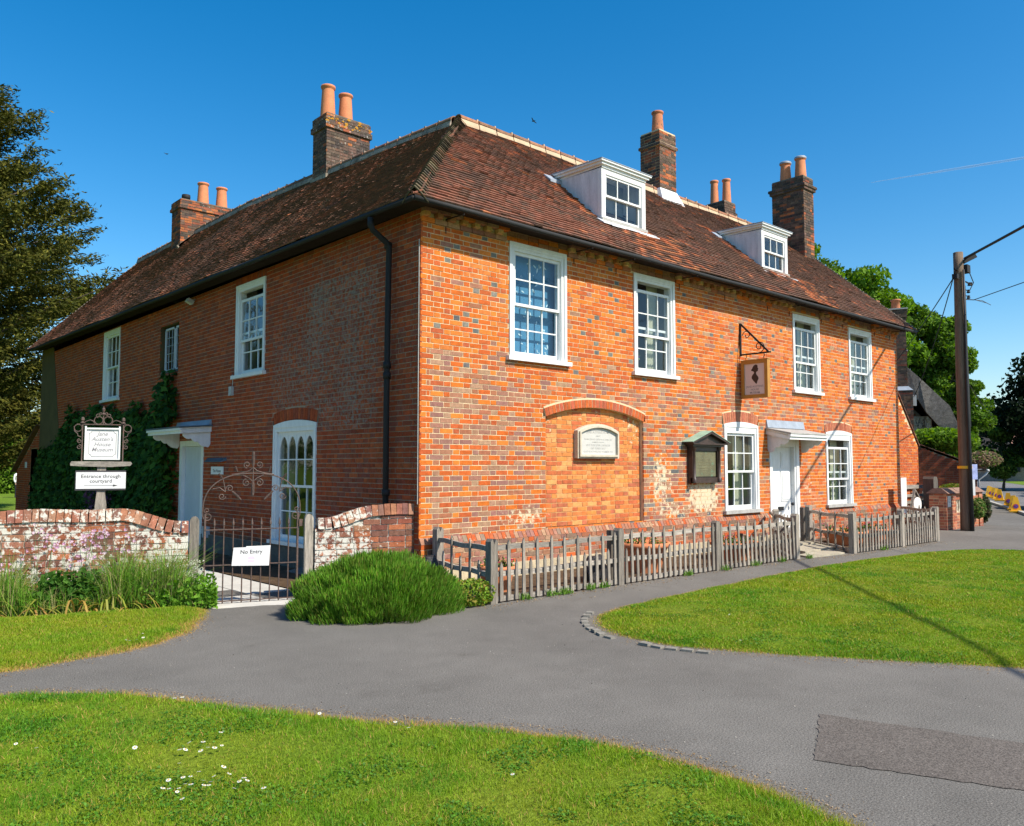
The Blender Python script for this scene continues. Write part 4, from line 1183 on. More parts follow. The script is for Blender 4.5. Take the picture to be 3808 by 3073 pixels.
# small fittings on the side wall
FS = Frame((0, 0, 0), (0, -1, 0), (-1, 0, 0))      # u = -y, readable from outside
t = thing('house_nameplate', 'small white plate reading The House beside the side door', 'sign')
mb = MB(); mb.fbox(FS, -6.97, -6.40, 1.455, 1.605, 0.003, .02); mb.build('plate', M['sign_white'], t)
text_obj('lettering', 'The House', .085, M['ink'], t, FS, -6.685, 1.495, .0205, sx=1.0)
t = thing('slate_ledge', 'small blue slate weathering above the nameplate', 'ledge')
mb = MB(); mb.hexa([FS.P(-7.2, 1.72, 0), FS.P(-6.28, 1.72, 0), FS.P(-6.35, 1.69, .1), FS.P(-7.13, 1.69, .1), FS.P(-7.2, 1.78, 0), FS.P(-6.28, 1.78, 0), FS.P(-6.35, 1.705, .1), FS.P(-7.13, 1.705, .1)]); mb.build('slate', M['slate'], t)
t = thing('security_light', 'small grey floodlight under the eaves of the side wall', 'lamp')
mb = MB(); mb.obox((-.12, 8.04, 5.06), (.06, 0, -.03), (0, .07, 0), (.02, 0, .035)); mb.build('lamp_body', M['plastic_grey'], t)
mb = MB(); mb.bar((0, 8.04, 5.12), (-.1, 8.04, 5.09), .03); mb.build('arm', M['plastic_grey'], t)
t = thing('junction_box', 'small white junction box under the first-floor window of the side wall', 'box')
mb = MB(); mb.box((-.06, 6.02, 2.96), (-.002, 6.13, 3.13)); mb.build('box', M['plastic_grey'], t)
mb = MB(); mb.tube([(-.01, 6.07, 3.13), (-.012, 6.05, 3.25), (-.01, 6.09, 3.36)], .008, 5); mb.build('cable', M['plastic_grey'], t)
t = thing('meter_box', 'white meter box on the side wall behind the gate', 'box')
mb = MB(); mb.box((-.07, 7.0, .20), (.0, 7.22, .42)); mb.build('box', M['plastic_grey'], t)

# flowers on the window sills, behind the glass
def vase(x, z, label, cols, h=.3):
    t = thing('flower_vase', label, 'vase', group='vases of flowers on the window sills')
    mb = MB(); mb.lathe((x, .24, z), [(.035, 0), (.06, .04), (.055, .1), (.035, .13), (.045, .15)], 12); mb.build('vase', M['white'], t, True)
    st = MB(); fl = MB(); lf = MB()
    for _ in range(16):
        a = RNG.uniform(0, 2 * PI); r = RNG.uniform(.03, .13); hh = RNG.uniform(.5, 1) * h
        tip = Vector((x + r * math.cos(a), .24 + r * math.sin(a) * .6, z + .14 + hh))
        st.bar((x, .24, z + .12), tip, .005)
        for k in range(3):
            c = tip + Vector((RNG.uniform(-.02, .02), RNG.uniform(-.02, .02), RNG.uniform(-.03, .02)))
            fl.obox(c, V(.016, 0, .004), V(0, .016, 0), V(0, 0, .012), pick(cols))
        c = Vector((x, .24, z + .14)).lerp(tip, RNG.uniform(.2, .8)); lf.face([c, c + V(RNG.uniform(-.05, .05), .01, .03), c + V(RNG.uniform(-.06, .06), 0, .07)], (.07, .16, .03, 1))
    st.build('stems', surf('stem', col=(.06, .14, .03)), t); fl.build('blossoms', M['petal'], t); lf.build('leaves', M['leaf'], t)
vase(4.87, 3.265, 'white vase of purple flowers in the second upstairs window', [(.30, .10, .35, 1), (.4, .2, .45, 1), (.2, .3, .1, 1)], .26)
vase(7.62, .75, 'vase of yellow and purple flowers in the window left of the front door', [(.6, .4, .02, 1), (.25, .08, .35, 1), (.15, .3, .05, 1)], .42)
vase(11.75, .74, 'vase of pink flowers in the window right of the front door', [(.5, .08, .25, 1), (.4, .12, .3, 1), (.12, .25, .05, 1)], .36)
# ------------------------------------------------------------------ ground
WD = Vector((-.94, .342, 0)).normalized()           # along the garden wall, away from the house
WN = Vector((-WD.y * -1, WD.x, 0))                  # placeholder, fixed below
WN = Vector((-.342, -.94, 0)).normalized()          # out of the wall, towards the path
WP = Vector((-.03, .12, 0))
GW = Frame(WP, WD, WN)
def hgt(x, y):
    q = -((x - WP.x) * WN.x + (y - WP.y) * WN.y)     # >0 behind the wall
    return -.115 * sstep(-1.05, -.05, q) * sstep(.25, -.7, x)
def inpoly(pts, px, py):
    ins = np.zeros(len(px), bool); j = len(pts) - 1
    for i in range(len(pts)):
        xi, yi = pts[i]; xj, yj = pts[j]
        with np.errstate(divide='ignore', invalid='ignore'):
            c = ((yi > py) != (yj > py)) & (px < (xj - xi) * (py - yi) / (yj - yi + 1e-12) + xi)
        ins ^= c; j = i
    return ins
def sheet(name, x0, x1, y0, y1, res, z, mat, rough=0.0, kind='structure'):
    nx, ny = int((x1 - x0) / res) + 1, int((y1 - y0) / res) + 1
    vs = []; fs = []
    for j in range(ny + 1):
        for i in range(nx + 1):
            x, y = lerp(x0, x1, i / nx), lerp(y0, y1, j / ny)
            vs.append((x, y, z + hgt(x, y) + (rough * noise.noise((x * 1.3, y * 1.3, 5)) if rough else 0)))
    for j in range(ny):
        for i in range(nx):
            a = j * (nx + 1) + i; fs.append((a, a + 1, a + nx + 2, a + nx + 1))
    me = bpy.data.meshes.new(name); me.from_pydata(vs, [], fs); me.shade_smooth()
    return tag(link(name, me, mat), kind=kind)
def smooth_poly(pts, it=2, closed=True):
    for _ in range(it):
        out = []
        n = len(pts)
        for i in range(n):
            a, b = pts[i], pts[(i + 1) % n]
            out += [(a[0] * .75 + b[0] * .25, a[1] * .75 + b[1] * .25), (a[0] * .25 + b[0] * .75, a[1] * .25 + b[1] * .75)]
        pts = out
    return pts
def turf(name, poly, z, mat, edge_drop=.05, res=.25):
    """a lawn: triangulated outline with a rounded shoulder"""
    import mathutils.geometry as mg
    px = np.array([p[0] for p in poly]); py = np.array([p[1] for p in poly])
    grid = []
    x = px.min()
    while x < px.max():
        y = py.min()
        while y < py.max():
            grid.append((x + RNG.uniform(-.03, .03), y + RNG.uniform(-.03, .03))); y += res
        x += res
    g = np.array(grid); g = g[inpoly(poly, g[:, 0], g[:, 1])]
    # distance to the outline
    P = np.array(poly); d = np.full(len(g), 1e9)
    for i in range(len(P)):
        a, b = P[i], P[(i + 1) % len(P)]; ab = b - a; L = (ab ** 2).sum() + 1e-9
        t = np.clip(((g - a) @ ab) / L, 0, 1); q = a + t[:, None] * ab
        d = np.minimum(d, np.hypot(g[:, 0] - q[:, 0], g[:, 1] - q[:, 1]))
    keep = d > .06; g, d = g[keep], d[keep]
    allp = [Vector((a, b)) for a, b in poly] + [Vector((a, b)) for a, b in g]
    n = len(poly)
    vs, es, fs, *_ = mg.delaunay_2d_cdt(allp, [(i, (i + 1) % n) for i in range(n)], [list(range(n))], 1, 1e-5)
    dd = {i: 0 for i in range(n)}
    v3 = []
    for i, v in enumerate(vs):
        # nearest source gives the shoulder height
        e = 1e9
        for k in range(0): pass
        v3.append([v.x, v.y, 0])
    V3 = np.array(v3); dv = np.full(len(V3), 1e9)
    for i in range(len(P)):
        a, b = P[i], P[(i + 1) % len(P)]; ab = b - a; L = (ab ** 2).sum() + 1e-9
        t = np.clip(((V3[:, :2] - a) @ ab) / L, 0, 1); q = a + t[:, None] * ab
        dv = np.minimum(dv, np.hypot(V3[:, 0] - q[:, 0], V3[:, 1] - q[:, 1]))
    for i in range(len(V3)):
        x, y = V3[i, 0], V3[i, 1]
        V3[i, 2] = z + hgt(x, y) - edge_drop * (1 - sstep(0, .35, dv[i])) + .012 * noise.noise((x * 1.6, y * 1.6, 2))
    me = bpy.data.meshes.new(name); me.from_pydata([tuple(q) for q in V3], [], [tuple(f) for f in fs]); me.shade_smooth()
    return tag(link(name, me, mat), kind='structure')

def tarmac(name, col, patch=None):
    m, n, l, b, out = new_mat(name)
    g = n.new('ShaderNodeNewGeometry'); pos = g.outputs['Position']
    n1 = noise_node(n, l, pos, .55, 5); n2 = noise_node(n, l, pos, 95, 2, .7); n3 = noise_node(n, l, pos, 260, 2, .8); n4 = noise_node(n, l, pos, 3.5, 5, .6)
    rgb = n.new('ShaderNodeRGB'); rgb.outputs[0].default_value = (*col, 1)
    c = mixc(n, l, 1, rgb.outputs[0], ramp(n, l, n1.outputs['Fac'], [(.3, .86), (.7, 1.14)]).outputs[0], 'MULTIPLY')
    c = mixc(n, l, 1, c, ramp(n, l, n4.outputs['Fac'], [(.3, .93), (.7, 1.07)]).outputs[0], 'MULTIPLY')
    c = mixc(n, l, 1, c, ramp(n, l, n2.outputs['Fac'], [(.34, .55), (.66, 1.45)]).outputs[0], 'MULTIPLY')
    c = mixc(n, l, 1, c, ramp(n, l, n3.outputs['Fac'], [(.36, .7), (.64, 1.3)]).outputs[0], 'MULTIPLY')
    v = n.new('ShaderNodeTexVoronoi'); v.inputs['Scale'].default_value = 22; l.new(pos, v.inputs['Vector'])
    sp = ramp(n, l, v.outputs['Distance'], [(.0, 1), (.09, 1), (.12, 0)])
    vc = n.new('ShaderNodeSeparateColor'); l.new(v.outputs['Color'], vc.inputs[0])
    f = math_n(n, l, 'MULTIPLY', sp.outputs[0], math_n(n, l, 'GREATER_THAN', vc.outputs[0], .86))
    c = mixc(n, l, math_n(n, l, 'MULTIPLY', f, .6), c, (.42, .38, .33))
    n5 = noise_node(n, l, pos, 1.6, 8, .72); c = mixc(n, l, math_n(n, l, 'MULTIPLY', math_n(n, l, 'SUBTRACT', n5.outputs['Fac'], .60), 5.0, True), c, (col[0] * .62, col[1] * .60, col[2] * .58))
    n6 = noise_node(n, l, pos, 2.3, 8, .75); c = mixc(n, l, math_n(n, l, 'MULTIPLY', math_n(n, l, 'SUBTRACT', n6.outputs['Fac'], .66), 4.0, True), c, (col[0] * 1.35, col[1] * 1.33, col[2] * 1.28))
    l.new(c, b.inputs['Base Color']); b.inputs['Roughness'].default_value = .93; b.inputs['Specular IOR Level'].default_value = .15
    add_bump(n, l, b, n2.outputs['Fac'], .55, .006)
    return m
M['tarmac'] = tarmac('worn_tarmac', (.150, .140, .126))
M['tarmac_patch'] = tarmac('tarmac_repair', (.122, .106, .093))
M['sett'] = surf('worn_granite', col=(.21, .195, .165), rough=.9, var=.3, scale=12)
M['road'] = tarmac('road_surface', (.17, .165, .165))
def turf_mat(name, c0, c1, c2):
    m, n, l, b, out = new_mat(name)
    g = n.new('ShaderNodeNewGeometry'); pos = g.outputs['Position']
    n1 = noise_node(n, l, pos, 1.1, 5, .6); n2 = noise_node(n, l, pos, 24, 3, .7); n3 = noise_node(n, l, pos, .25, 3)
    c = mixc(n, l, ramp(n, l, n1.outputs['Fac'], [(.35, 0), (.65, 1)]).outputs[0], c0, c1)
    c = mixc(n, l, ramp(n, l, n3.outputs['Fac'], [(.45, 0), (.75, .6)]).outputs[0], c, c2)
    c = mixc(n, l, 1, c, ramp(n, l, n2.outputs['Fac'], [(.3, .55), (.7, 1.4)]).outputs[0], 'MULTIPLY')
    l.new(c, b.inputs['Base Color']); b.inputs['Roughness'].default_value = 1; b.inputs['Specular IOR Level'].default_value = .05
    add_bump(n, l, b, n2.outputs['Fac'], .8, .03)
    return m
M['turf'] = turf_mat('turf', (.10, .17, .014), (.15, .20, .018), (.19, .18, .035))
M['meadow'] = turf_mat('meadow', (.11, .19, .02), (.14, .22, .025), (.16, .20, .04))

g = MB(); S_ = 900
g.face([(-S_, -S_, -.28), (S_, -S_, -.28), (S_, S_, -.28), (-S_, S_, -.28)])
tag(g.build('ground', M['meadow']), kind='structure')
sheet('path', -14, 30, -16, 3.2, .25, 0.0, M['tarmac'])
# road and its kerb, running off past the cottage
RK0, RD = Vector((24.56, -.23, 0)), Vector((.917, .398, 0)).normalized()
RNn = Vector((RD.y, -RD.x, 0))
mb = MB()
A_, B_ = RK0 - RD * 14, RK0 + RD * 150
mb.face([A_ + ZV * -.02 + RNn * .1, B_ + ZV * -.02 + RNn * .1, B_ + RNn * 6.5 + ZV * -.02, A_ + RNn * 6.5 + ZV * -.02])
# keep the carriageway above the path sheet
for i, p in enumerate(mb.v): mb.v[i] = (p[0], p[1], .012)
tag(mb.build('road', M['road']), kind='structure')
mb = MB()
mb.face([RK0 + RD * 4 + ZV * .006 - RNn * 4, B_ + ZV * .006 - RNn * 4, B_ + ZV * .006, RK0 + RD * 4 + ZV * .006]); tag(mb.build('pavement', M['tarmac']), kind='structure')
kerb = bpy.data.objects.new('kerb', None); COL.objects.link(kerb); kerb['kind'] = 'structure'
for k in range(60):
    a = RK0 + RD * (k * .92 - 12); mb = MB(); mb.bar(a + ZV * .035, a + RD * .90 + ZV * .035, .14, .10); mb.build('kerbstone', M['kerb'], kerb)
mb = MB(); mb.face([B_ * 0 + RK0 + RD * 15 + RNn * 6.5 + ZV * .02, B_ + RNn * 6.5 + ZV * .02, B_ + RNn * 30 + ZV * .3, RK0 + RD * 15 + RNn * 30 + ZV * .3]); tag(mb.build('verge', M['meadow']), kind='structure')
# repaired rectangle in the path
PT = [(-1.409, -6.402), (-2.23, -6.794), (-1.80, -7.85), (-1.02, -7.62)]
mb = MB(); q_ = []
for a_, b_ in zip(PT, PT[1:] + PT[:1]):
    for k in range(24):
        q_.append((lerp(a_[0], b_[0], k / 24) + RNG.gauss(0, .006), lerp(a_[1], b_[1], k / 24) + RNG.gauss(0, .006), .004))
mb.face(q_)
tag(mb.build('path_patch', M['tarmac_patch']), kind='structure')

LAWN = smooth_poly([(-5.9, -1.75), (-5.263, -2.238), (-5.105, -2.287), (-4.822, -2.562), (-4.44, -2.871), (-4.297, -3.206), (-4.101, -3.649), (-3.875, -3.98), (-3.687, -4.351), (-3.46, -4.633), (-3.273, -4.953), (-3.058, -5.221), (-2.938, -5.457), (-2.837, -5.697), (-2.729, -6.018), (-2.682, -6.356), (-2.689, -6.694), (-2.729, -6.944), (-2.766, -7.17), (-2.807, -7.379), (-3.0, -8.4), (-3.4, -10.5), (-5, -13), (-13, -13), (-13, -2.0), (-8, -1.5)], 1)
ISLE = smooth_poly([(.18, -2.945), (-.141, -3.18), (-.365, -3.459), (-.543, -3.826), (-.58, -4.136), (-.548, -4.526), (-.408, -4.91), (-.131, -5.391), (.114, -5.744), (.324, -6.099), (.556, -6.432), (.743, -6.768), (.95, -7.15), (1.6, -8.3), (3.0, -9.8), (12.5, -9.5), (12.2, -5.5), (11.3, -4.019), (10.771, -3.178), (10.04, -2.856), (8.499, -2.602), (6.71, -2.478), (4.935, -2.506), (3.334, -2.604), (2.314, -2.667), (1.386, -2.747), (.619, -2.814)], 1)
VERGE = smooth_poly([(-9.5, -1.2), (-7.0, -1.55), (-5.6, -1.66), (-5.155, -1.646), (-4.967, -1.624), (-4.549, -1.516), (-4.117, -1.50), (-3.716, -1.33), (-3.30, -.90), (-2.95, -.28), (-2.72, .25), (-2.60, .75), (-2.62, 1.06), (-4.6, 1.78), (-7.2, 2.72), (-9.5, 3.5)], 1)
turf('lawn', LAWN, .035, M['turf']); turf('lawn', ISLE, .03, M['turf']); turf('lawn', VERGE, .03, M['turf'])
# granite setts round the tip of the island
edge = bpy.data.objects.new('sett_edging', None); COL.objects.link(edge); edge['kind'] = 'structure'
tip = [(.30, -2.86), (.1, -2.98), (-.17, -3.17), (-.41, -3.45), (-.60, -3.83), (-.63, -4.14), (-.60, -4.53), (-.45, -4.93), (-.17, -5.42)]
acc = 0
for (a, b) in zip(tip, tip[1:]):
    a, b = Vector((*a, 0)), Vector((*b, 0)); n = max(1, int((b - a).length / .13)); t = (b - a).normalized(); s_ = Vector((t.y, -t.x, 0))
    for k in range(n):
        acc += 1
        if acc > 16 or (acc > 8 and RNG.random() < .25): continue
        c = a.lerp(b, (k + .5) / n); mb = MB(); mb.obox(c + ZV * RNG.uniform(.004, .018), t * .05, s_ * RNG.uniform(.03, .04), ZV * .012, (1, 1, 1, 0)); mb.build('sett', M['sett'], edge)

# courtyard behind the gate: pale slabs, a bed of soil along the house
mb = MB(); mb.face([(-11, 1.3, -.135), (0, .1, -.135), (0, 22, -.135), (-11, 22, -.135)]); tag(mb.build('garden_ground', M['meadow']), kind='structure')
court = bpy.data.objects.new('courtyard', None); COL.objects.link(court); court['kind'] = 'structure'
for i in range(5):
    for j in range(12):
        x = -1.05 - i * .61; y = .35 + j * .61
        q = -((x - .3 - WP.x) * WN.x + (y + .3 - WP.y) * WN.y)
        if q < .15: continue
        mb = MB(); h = RNG.uniform(-.004, .004)
        mb.box((x - .6, y, -.18), (x, y + .6, -.112 + h)); mb.build('paving_slab', M['slab'], court)
mb = MB(); o = GW.P(2.08, 0, -.02)
mb.bar(GW.P(1.42, -.125, .02), GW.P(2.72, -.125, .02), .55, .05); tag(mb.build('threshold_slab', M['slab']), kind='structure')
mb = MB(); mb.face([(-1.03, .5, -.10), (0, .15, -.06), (0, 7.3, -.06), (-1.03, 7.3, -.10)]); tag(mb.build('soil', M['soil']), kind='structure')
mb = MB(); mb.face([(-.1, -1.66, .006), (6.75, -1.68, .006), (8.6, -.2, .006), (8.8, .02, .006), (.0, .02, .006)]); tag(mb.build('soil', M['soil']), kind='structure')
mb = MB(); mb.face([(8.5, -1.95, .006), (12.2, -2.1, .006), (14.2, .02, .006), (10.2, .02, .006)]); tag(mb.build('soil', M['soil']), kind='structure')

# ------------------------------------------------------------------ lichened garden walls
GB = [(.30, .10, .05), (.25, .085, .05), (.34, .12, .055), (.20, .08, .055), (.28, .13, .08), (.16, .075, .055)]
GC = [(.32, .13, .08), (.29, .12, .08), (.25, .115, .08), (.33, .17, .11), (.22, .11, .085), (.36, .15, .09)]
def garden_wall(label, s0, s1, top, lich, n_single, reverse=False):
    t = thing('garden_wall', label, 'wall')
    TH = .24
    core = MB(); n = max(6, int((s1 - s0) / .12))
    for k in range(n):
        a, b = lerp(s0, s1, k / n), lerp(s0, s1, (k + 1) / n)
        ta, tb = top(a) - .16, top(b) - .16
        core.hexa([GW.P(a, -.32, -TH), GW.P(b, -.32, -TH), GW.P(b, -.32, -.010), GW.P(a, -.32, -.010), GW.P(a, ta, -TH), GW.P(b, tb, -TH), GW.P(b, tb, -.010), GW.P(a, ta, -.010)])
    core.c = [(.30, .265, .21, .60)] * len(core.f)
    core.build('core', M['lichen_brick'], t)
    br = wall_bricks(GW, s0, s1, -.25, 1.0, lambda u, z, k: pick(GB, lich(u, z), .15), ch=.0775, bond='stretcher', joint=.012, L=.222, top=lambda u: top(u) - .155, jit=.004, mortar_d=-.01)
    back = Frame(GW.P(s1, 0, -TH - .0), -WD, -WN)
    bb = wall_bricks(back, 0, s1 - s0, -.25, 1.0, lambda u, z, k: pick(GB, .3, .15), ch=.0775, bond='stretcher', joint=.012, top=lambda u: top(s1 - u) - .155)
    cap = []
    s = s0
    while s < s1 - .03:
        wd = RNG.uniform(.070, .082); e = min(s + wd, s1)
        za, zb = top(s), top(e); sl = (zb - za) / max(e - s, 1e-3)
        sh = -sl * .15 * .9                                        # lean square to the slope
        d1 = .022 + RNG.uniform(-.006, .006); d0 = -TH - .02
        j = lambda: RNG.uniform(-.005, .005)
        lo, hi = -.157, 0
        q = [(s, za), (e, zb)]
        pts = [GW.P(s - sh + .0, za + lo, d0), GW.P(e - sh, zb + lo, d0), GW.P(e - sh, zb + lo, d1), GW.P(s - sh, za + lo, d1),
               GW.P(s + j(), za + hi + j() - .03, d0 + .03), GW.P(e + j(), zb + hi + j() - .03, d0 + .03), GW.P(e + j(), zb + hi + j() - .012, d1 - .02), GW.P(s + j(), za + hi + j() - .012, d1 - .02)]
        c = GW.P((s + e) / 2, (za + zb) / 2 - .07, d1); cap.append((pts, pick(GC, min(.62, lich((s + e) / 2, 1.1) * .92), .15), 9 if 0 < s < 5.2 else 0, c))
        s = e + .009
    if reverse is None: pass
    cap_n = [c for c in cap if c[2] > 0]
    emit_bricks(cap_n, 200, M['lichen_brick'], t, name='coping_brick', skip=())
    rest = [c for c in cap if c[2] <= 0]
    br = [(p, c, s if -10 < (k - WP).dot(WD) < 5.1 else 0, k) for (p, c, s, k) in br]
    mb = MB()
    srt = sorted(br, key=lambda b: -b[2]); m = min(n_single, sum(1 for b in br if b[2] > 0))
    emit_bricks(srt[:m], m, M['lichen_brick'], t)
    for pts, col, *_ in srt[m:] + bb: mb.hexa(pts, col, (0,))
    for pts, col, *_ in rest: mb.hexa(pts, col)
    if mb.v: mb.build('brickwork', M['lichen_brick'], t)['kind'] = 'stuff'
    return t
def top_r(s): return lerp(1.120, .962, sstep(.48, 1.14, s)) + .006 * math.sin(s * 9)
def top_l(s): return lerp(.966, 1.124, sstep(2.90, 3.62, s)) + .008 * math.sin(s * 6) 
def lich_r(u, z): return .22 + .40 * sstep(.35, .75, u) + .22 * noise.noise((u * 3, z * 3, 1))
def lich_l(u, z): return .58 + .26 * noise.noise((u * 2, z * 2.5, 4))
garden_wall('short lichen-covered garden wall between the gate and the house corner', -.03, 1.29, top_r, lich_r, 120)
garden_wall('long lichen-covered garden wall left of the iron gate', 2.825, 8.6, top_l, lich_l, 240)

# ------------------------------------------------------------------ gate, posts and its notice
def gatepost(s, label):
    t = tag(MB_post(s).build('gate_post', M['oak']), label, 'post'); return t
def MB_post(s):
    mb = MB(); w_ = .055
    outline = [(s - w_, -.3), (s + w_, -.3), (s + w_, .93)] + [(s + w_ * math.cos(a), .93 + .062 * math.sin(a)) for a in [k * PI / 8 for k in range(1, 8)]] + [(s - w_, .93)]
    mb.prism(GW, outline, -.14, -.03); return mb
gatepost(1.363, 'round-topped oak gate post joining the short garden wall')
gatepost(2.755, 'round-topped oak gate post at the end of the long garden wall')
gate = thing('iron_gate', 'rusty wrought iron gate with spear tops and scrolled arch', 'gate')
GD = -.085
s0, s1 = 1.505, 2.635
mb = MB()
for s in (s0, s1): mb.bar(GW.P(s, -.09, GD), GW.P(s, 1.02, GD), .022)
for z in (.82, .378, -.07): mb.bar(GW.P(s0, z, GD), GW.P(s1, z, GD), .03, .012)
mb.build('frame', M['rust_iron'], gate)
for k in range(1, 10):
    s = lerp(s0, s1, k / 10); mb = MB()
    mb.tube([GW.P(s, -.10, GD), GW.P(s, .86, GD)], .0085, 6)
    mb.tube([GW.P(s, .855, GD), GW.P(s, .88, GD), GW.P(s, .905, GD), GW.P(s, .965, GD)], [.006, .016, .014, .002], 6)
    mb.build('bar', M['rust_iron'], gate)
sm_ = (s0 + s1) / 2
mb = MB()
arc = []
for k in range(33):
    a = PI * k / 32; ex = .63
    x = math.cos(a); y = math.sin(a)
    arc.append(GW.P(sm_ - .595 * math.copysign(abs(x) ** .85, x), 1.03 + .495 * y ** .8, GD))
mb.tube(arc, .0085, 6)
for sgn in (-1, 1):
    b = sm_ + sgn * .565
    mb.tube([GW.P(lerp(b, b, 0) + sgn * (.03 - .05 * 0), 1.03, GD)] + spiral(GW, b - sgn * .03, .985, .055, .012, 0 if sgn > 0 else PI, sgn * -1.4, GD, 20), .0075, 5)
    mb.tube(spiral(GW, b - sgn * .02, 1.06, .035, .01, -PI / 2, sgn * 1.3, GD, 16), .007, 5)
mb.build('arch', M['rust_iron'], gate)
def twist(mb, a, b, r):
    a, b = Vector(a), Vector(b); n = 26; t = (b - a).normalized(); x = WN.copy(); y = t.cross(x)
    base = len(mb.v)
    for k in range(n + 1):
        p = a.lerp(b, k / n); th = k * .62; rr = r * (.35 + .65 * math.sin(PI * min(1, max(0.0, k / n * .92 + .06))) ** .5)
        for j in range(4):
            q = th + j * PI / 2; c = p + (x * math.cos(q) + y * math.sin(q)) * rr; mb.v.append(tuple(c))
    for k in range(n):
        for j in range(4):
            mb.f.append((base + k * 4 + j, base + k * 4 + (j + 1) % 4, base + (k + 1) * 4 + (j + 1) % 4, base + (k + 1) * 4 + j)); mb.c.append((1, 1, 1, 0))
mb = MB()
twist(mb, GW.P(sm_ + .0, 1.80, GD), GW.P(sm_, 1.62, GD), .024); twist(mb, GW.P(sm_, 1.42, GD), GW.P(sm_, 1.24, GD), .024)
mb.tube([GW.P(sm_, 1.64, GD), GW.P(sm_, 1.4, GD)], .008, 6)
for sgn in (-1, 1):
    mb.tube(spiral(GW, sm_ + sgn * .075, 1.635, .045, .012, -PI * .5, sgn * 1.25, GD, 18), .007, 5); mb.tube(spiral(GW, sm_ + sgn * .08, 1.405, .05, .012, PI * .5, -sgn * 1.25, GD, 18), .007, 5)
    mb.tube([GW.P(sm_, 1.60, GD), GW.P(sm_ + sgn * .05, 1.555, GD), GW.P(sm_ + sgn * .14, 1.528, GD), GW.P(sm_ + sgn * .26, 1.51, GD)], .007, 5)
    mb.tube([GW.P(sm_, 1.42, GD), GW.P(sm_ + sgn * .05, 1.465, GD), GW.P(sm_ + sgn * .13, 1.505, GD)], .007, 5)
    for (du, z, dz_u, L) in ((.36, 1.45, .75, 1), (.19, 1.53, .3, .5)):
        c = GW.P(sm_ + sgn * du, z, GD); out_ = (WD * sgn * dz_u + ZV).normalized()
        twist(mb, c + out_ * .09, c + out_ * .015, .015)
        if L == 1:
            inn = (WD * -sgn * .8 - ZV * .8).normalized()
            p1 = GW.P(sm_ + sgn * .33, 1.30, GD); mb.tube([c, p1], .007, 5); twist(mb, p1 - (WD * sgn * .2) * .4, p1 - (WD * sgn) * .19 - ZV * .11, .018)
            mb.tube(spiral(GW, sm_ + sgn * .28, 1.335, .045, .012, 0, 1.3, GD, 16), .007, 5); mb.tube(spiral(GW, sm_ + sgn * .37, 1.235, .045, .012, PI, 1.3, GD, 16), .007, 5)
            mb.tube([GW.P(sm_ + sgn * .48, 1.33, GD), GW.P(sm_ + sgn * .40, 1.345, GD), GW.P(sm_ + sgn * .33, 1.29, GD)], .007, 5)
mb.build('ornament', M['rust_iron'], gate)
mb = MB(); mb.box(tuple(GW.P(1.47, .86, GD) - V(.025, .02, .02)), tuple(GW.P(1.47, .86, GD) + V(.025, .02, .07))); mb.build('latch', M['rust_iron'], gate)
FG = Frame(GW.P(2.075, 0, GD), -WD, WN)
t = thing('paper_notice', 'white No Entry notice tied to the iron gate', 'sign')
mb = MB(); mb.prism(FG, [(-.235, .368), (.218, .352), (.232, .592), (-.215, .592)], .022, .028); mb.prism(FG, [(-.07, .585), (.232, .588), (.236, .606), (-.06, .604)], .017, .021); mb.build('sheet', M['sign_white'], t)
text_obj('lettering', 'No Entry', .068, M['ink'], t, FG, 0, .512, .0285, sx=1.05)
mb = MB()
for (lo, hi) in ((.405, .431), (.444, .478)):
    pts = []
    for z in (lo, lerp(lo, hi, .5), hi): pts.append((math.sqrt(max(0, .046 ** 2 - (z - .4375) ** 2)), z))
    mb.face([FG.P(u, z, .0292) for u, z in pts] + [FG.P(-u, z, .0292) for u, z in reversed(pts)])
mb.build('printed_roundel', M['pink_print'], t)

# ------------------------------------------------------------------ signpost behind the wall
t = thing('museum_signpost', 'oak signpost with iron scrollwork and two white boards behind the wall', 'sign')
FM = Frame(GW.P(3.86, 0, -.8), -WD, WN)
mb = MB(); mb.prism(FM, [(-.06, -.2), (.06, -.2), (.062, 1.12), (.045, 1.30), (-.045, 1.30), (-.062, 1.12)], -.06, .06); mb.prism(FM, [(-.05, 1.3), (.05, 1.3), (.05, 1.63), (-.05, 1.63)], -.05, .035); mb.build('post', M['oak'], t)
mb = MB(); mb.prism(FM, [(-.35, 1.622), (-.2, 1.612), (.12, 1.606), (.33, 1.62), (.348, 1.645), (.33, 1.672), (0, 1.678), (-.34, 1.676), (-.355, 1.65)], -.10, .06); mb.build('beam', M['oak_h'], t)
mb = MB(); mb.fbox(FM, -.205, .205, 1.697, 2.105, -.03, .0)
for (a, b, c, d) in ((-.205, -.185, 1.697, 2.125), (.185, .205, 1.697, 2.125), (-.185, .185, 2.085, 2.105), (-.185, .185, 1.697, 1.712)): mb.fbox(FM, a, b, c, d, 0, .018)
mb.build('board', M['sign_white'], t)
for (s, z) in (('Jane', 2.005), ("Austen's", 1.938), ('House', 1.871), ('Museum', 1.804)): text_obj('lettering', s, .072, M['ink_grey'], t, FM, -.005, z, .0005, shear=.32, sx=1.0)
mb = MB(); c_ = .03
ol = [(-.155 + c_, 1.74), (.155 - c_, 1.74)] + [(.155 - c_ * math.cos(a), 1.74 + c_ * math.sin(a)) for a in (PI * .17, PI * .33, PI * .5)] + [(.155, 2.065 - c_)] + [(.155 - c_ * math.sin(a), 2.065 - c_ * math.cos(a)) for a in (PI * .17, PI * .33, PI * .5)]
left = [(-u, z) for u, z in reversed(ol)]
ol = ol + left
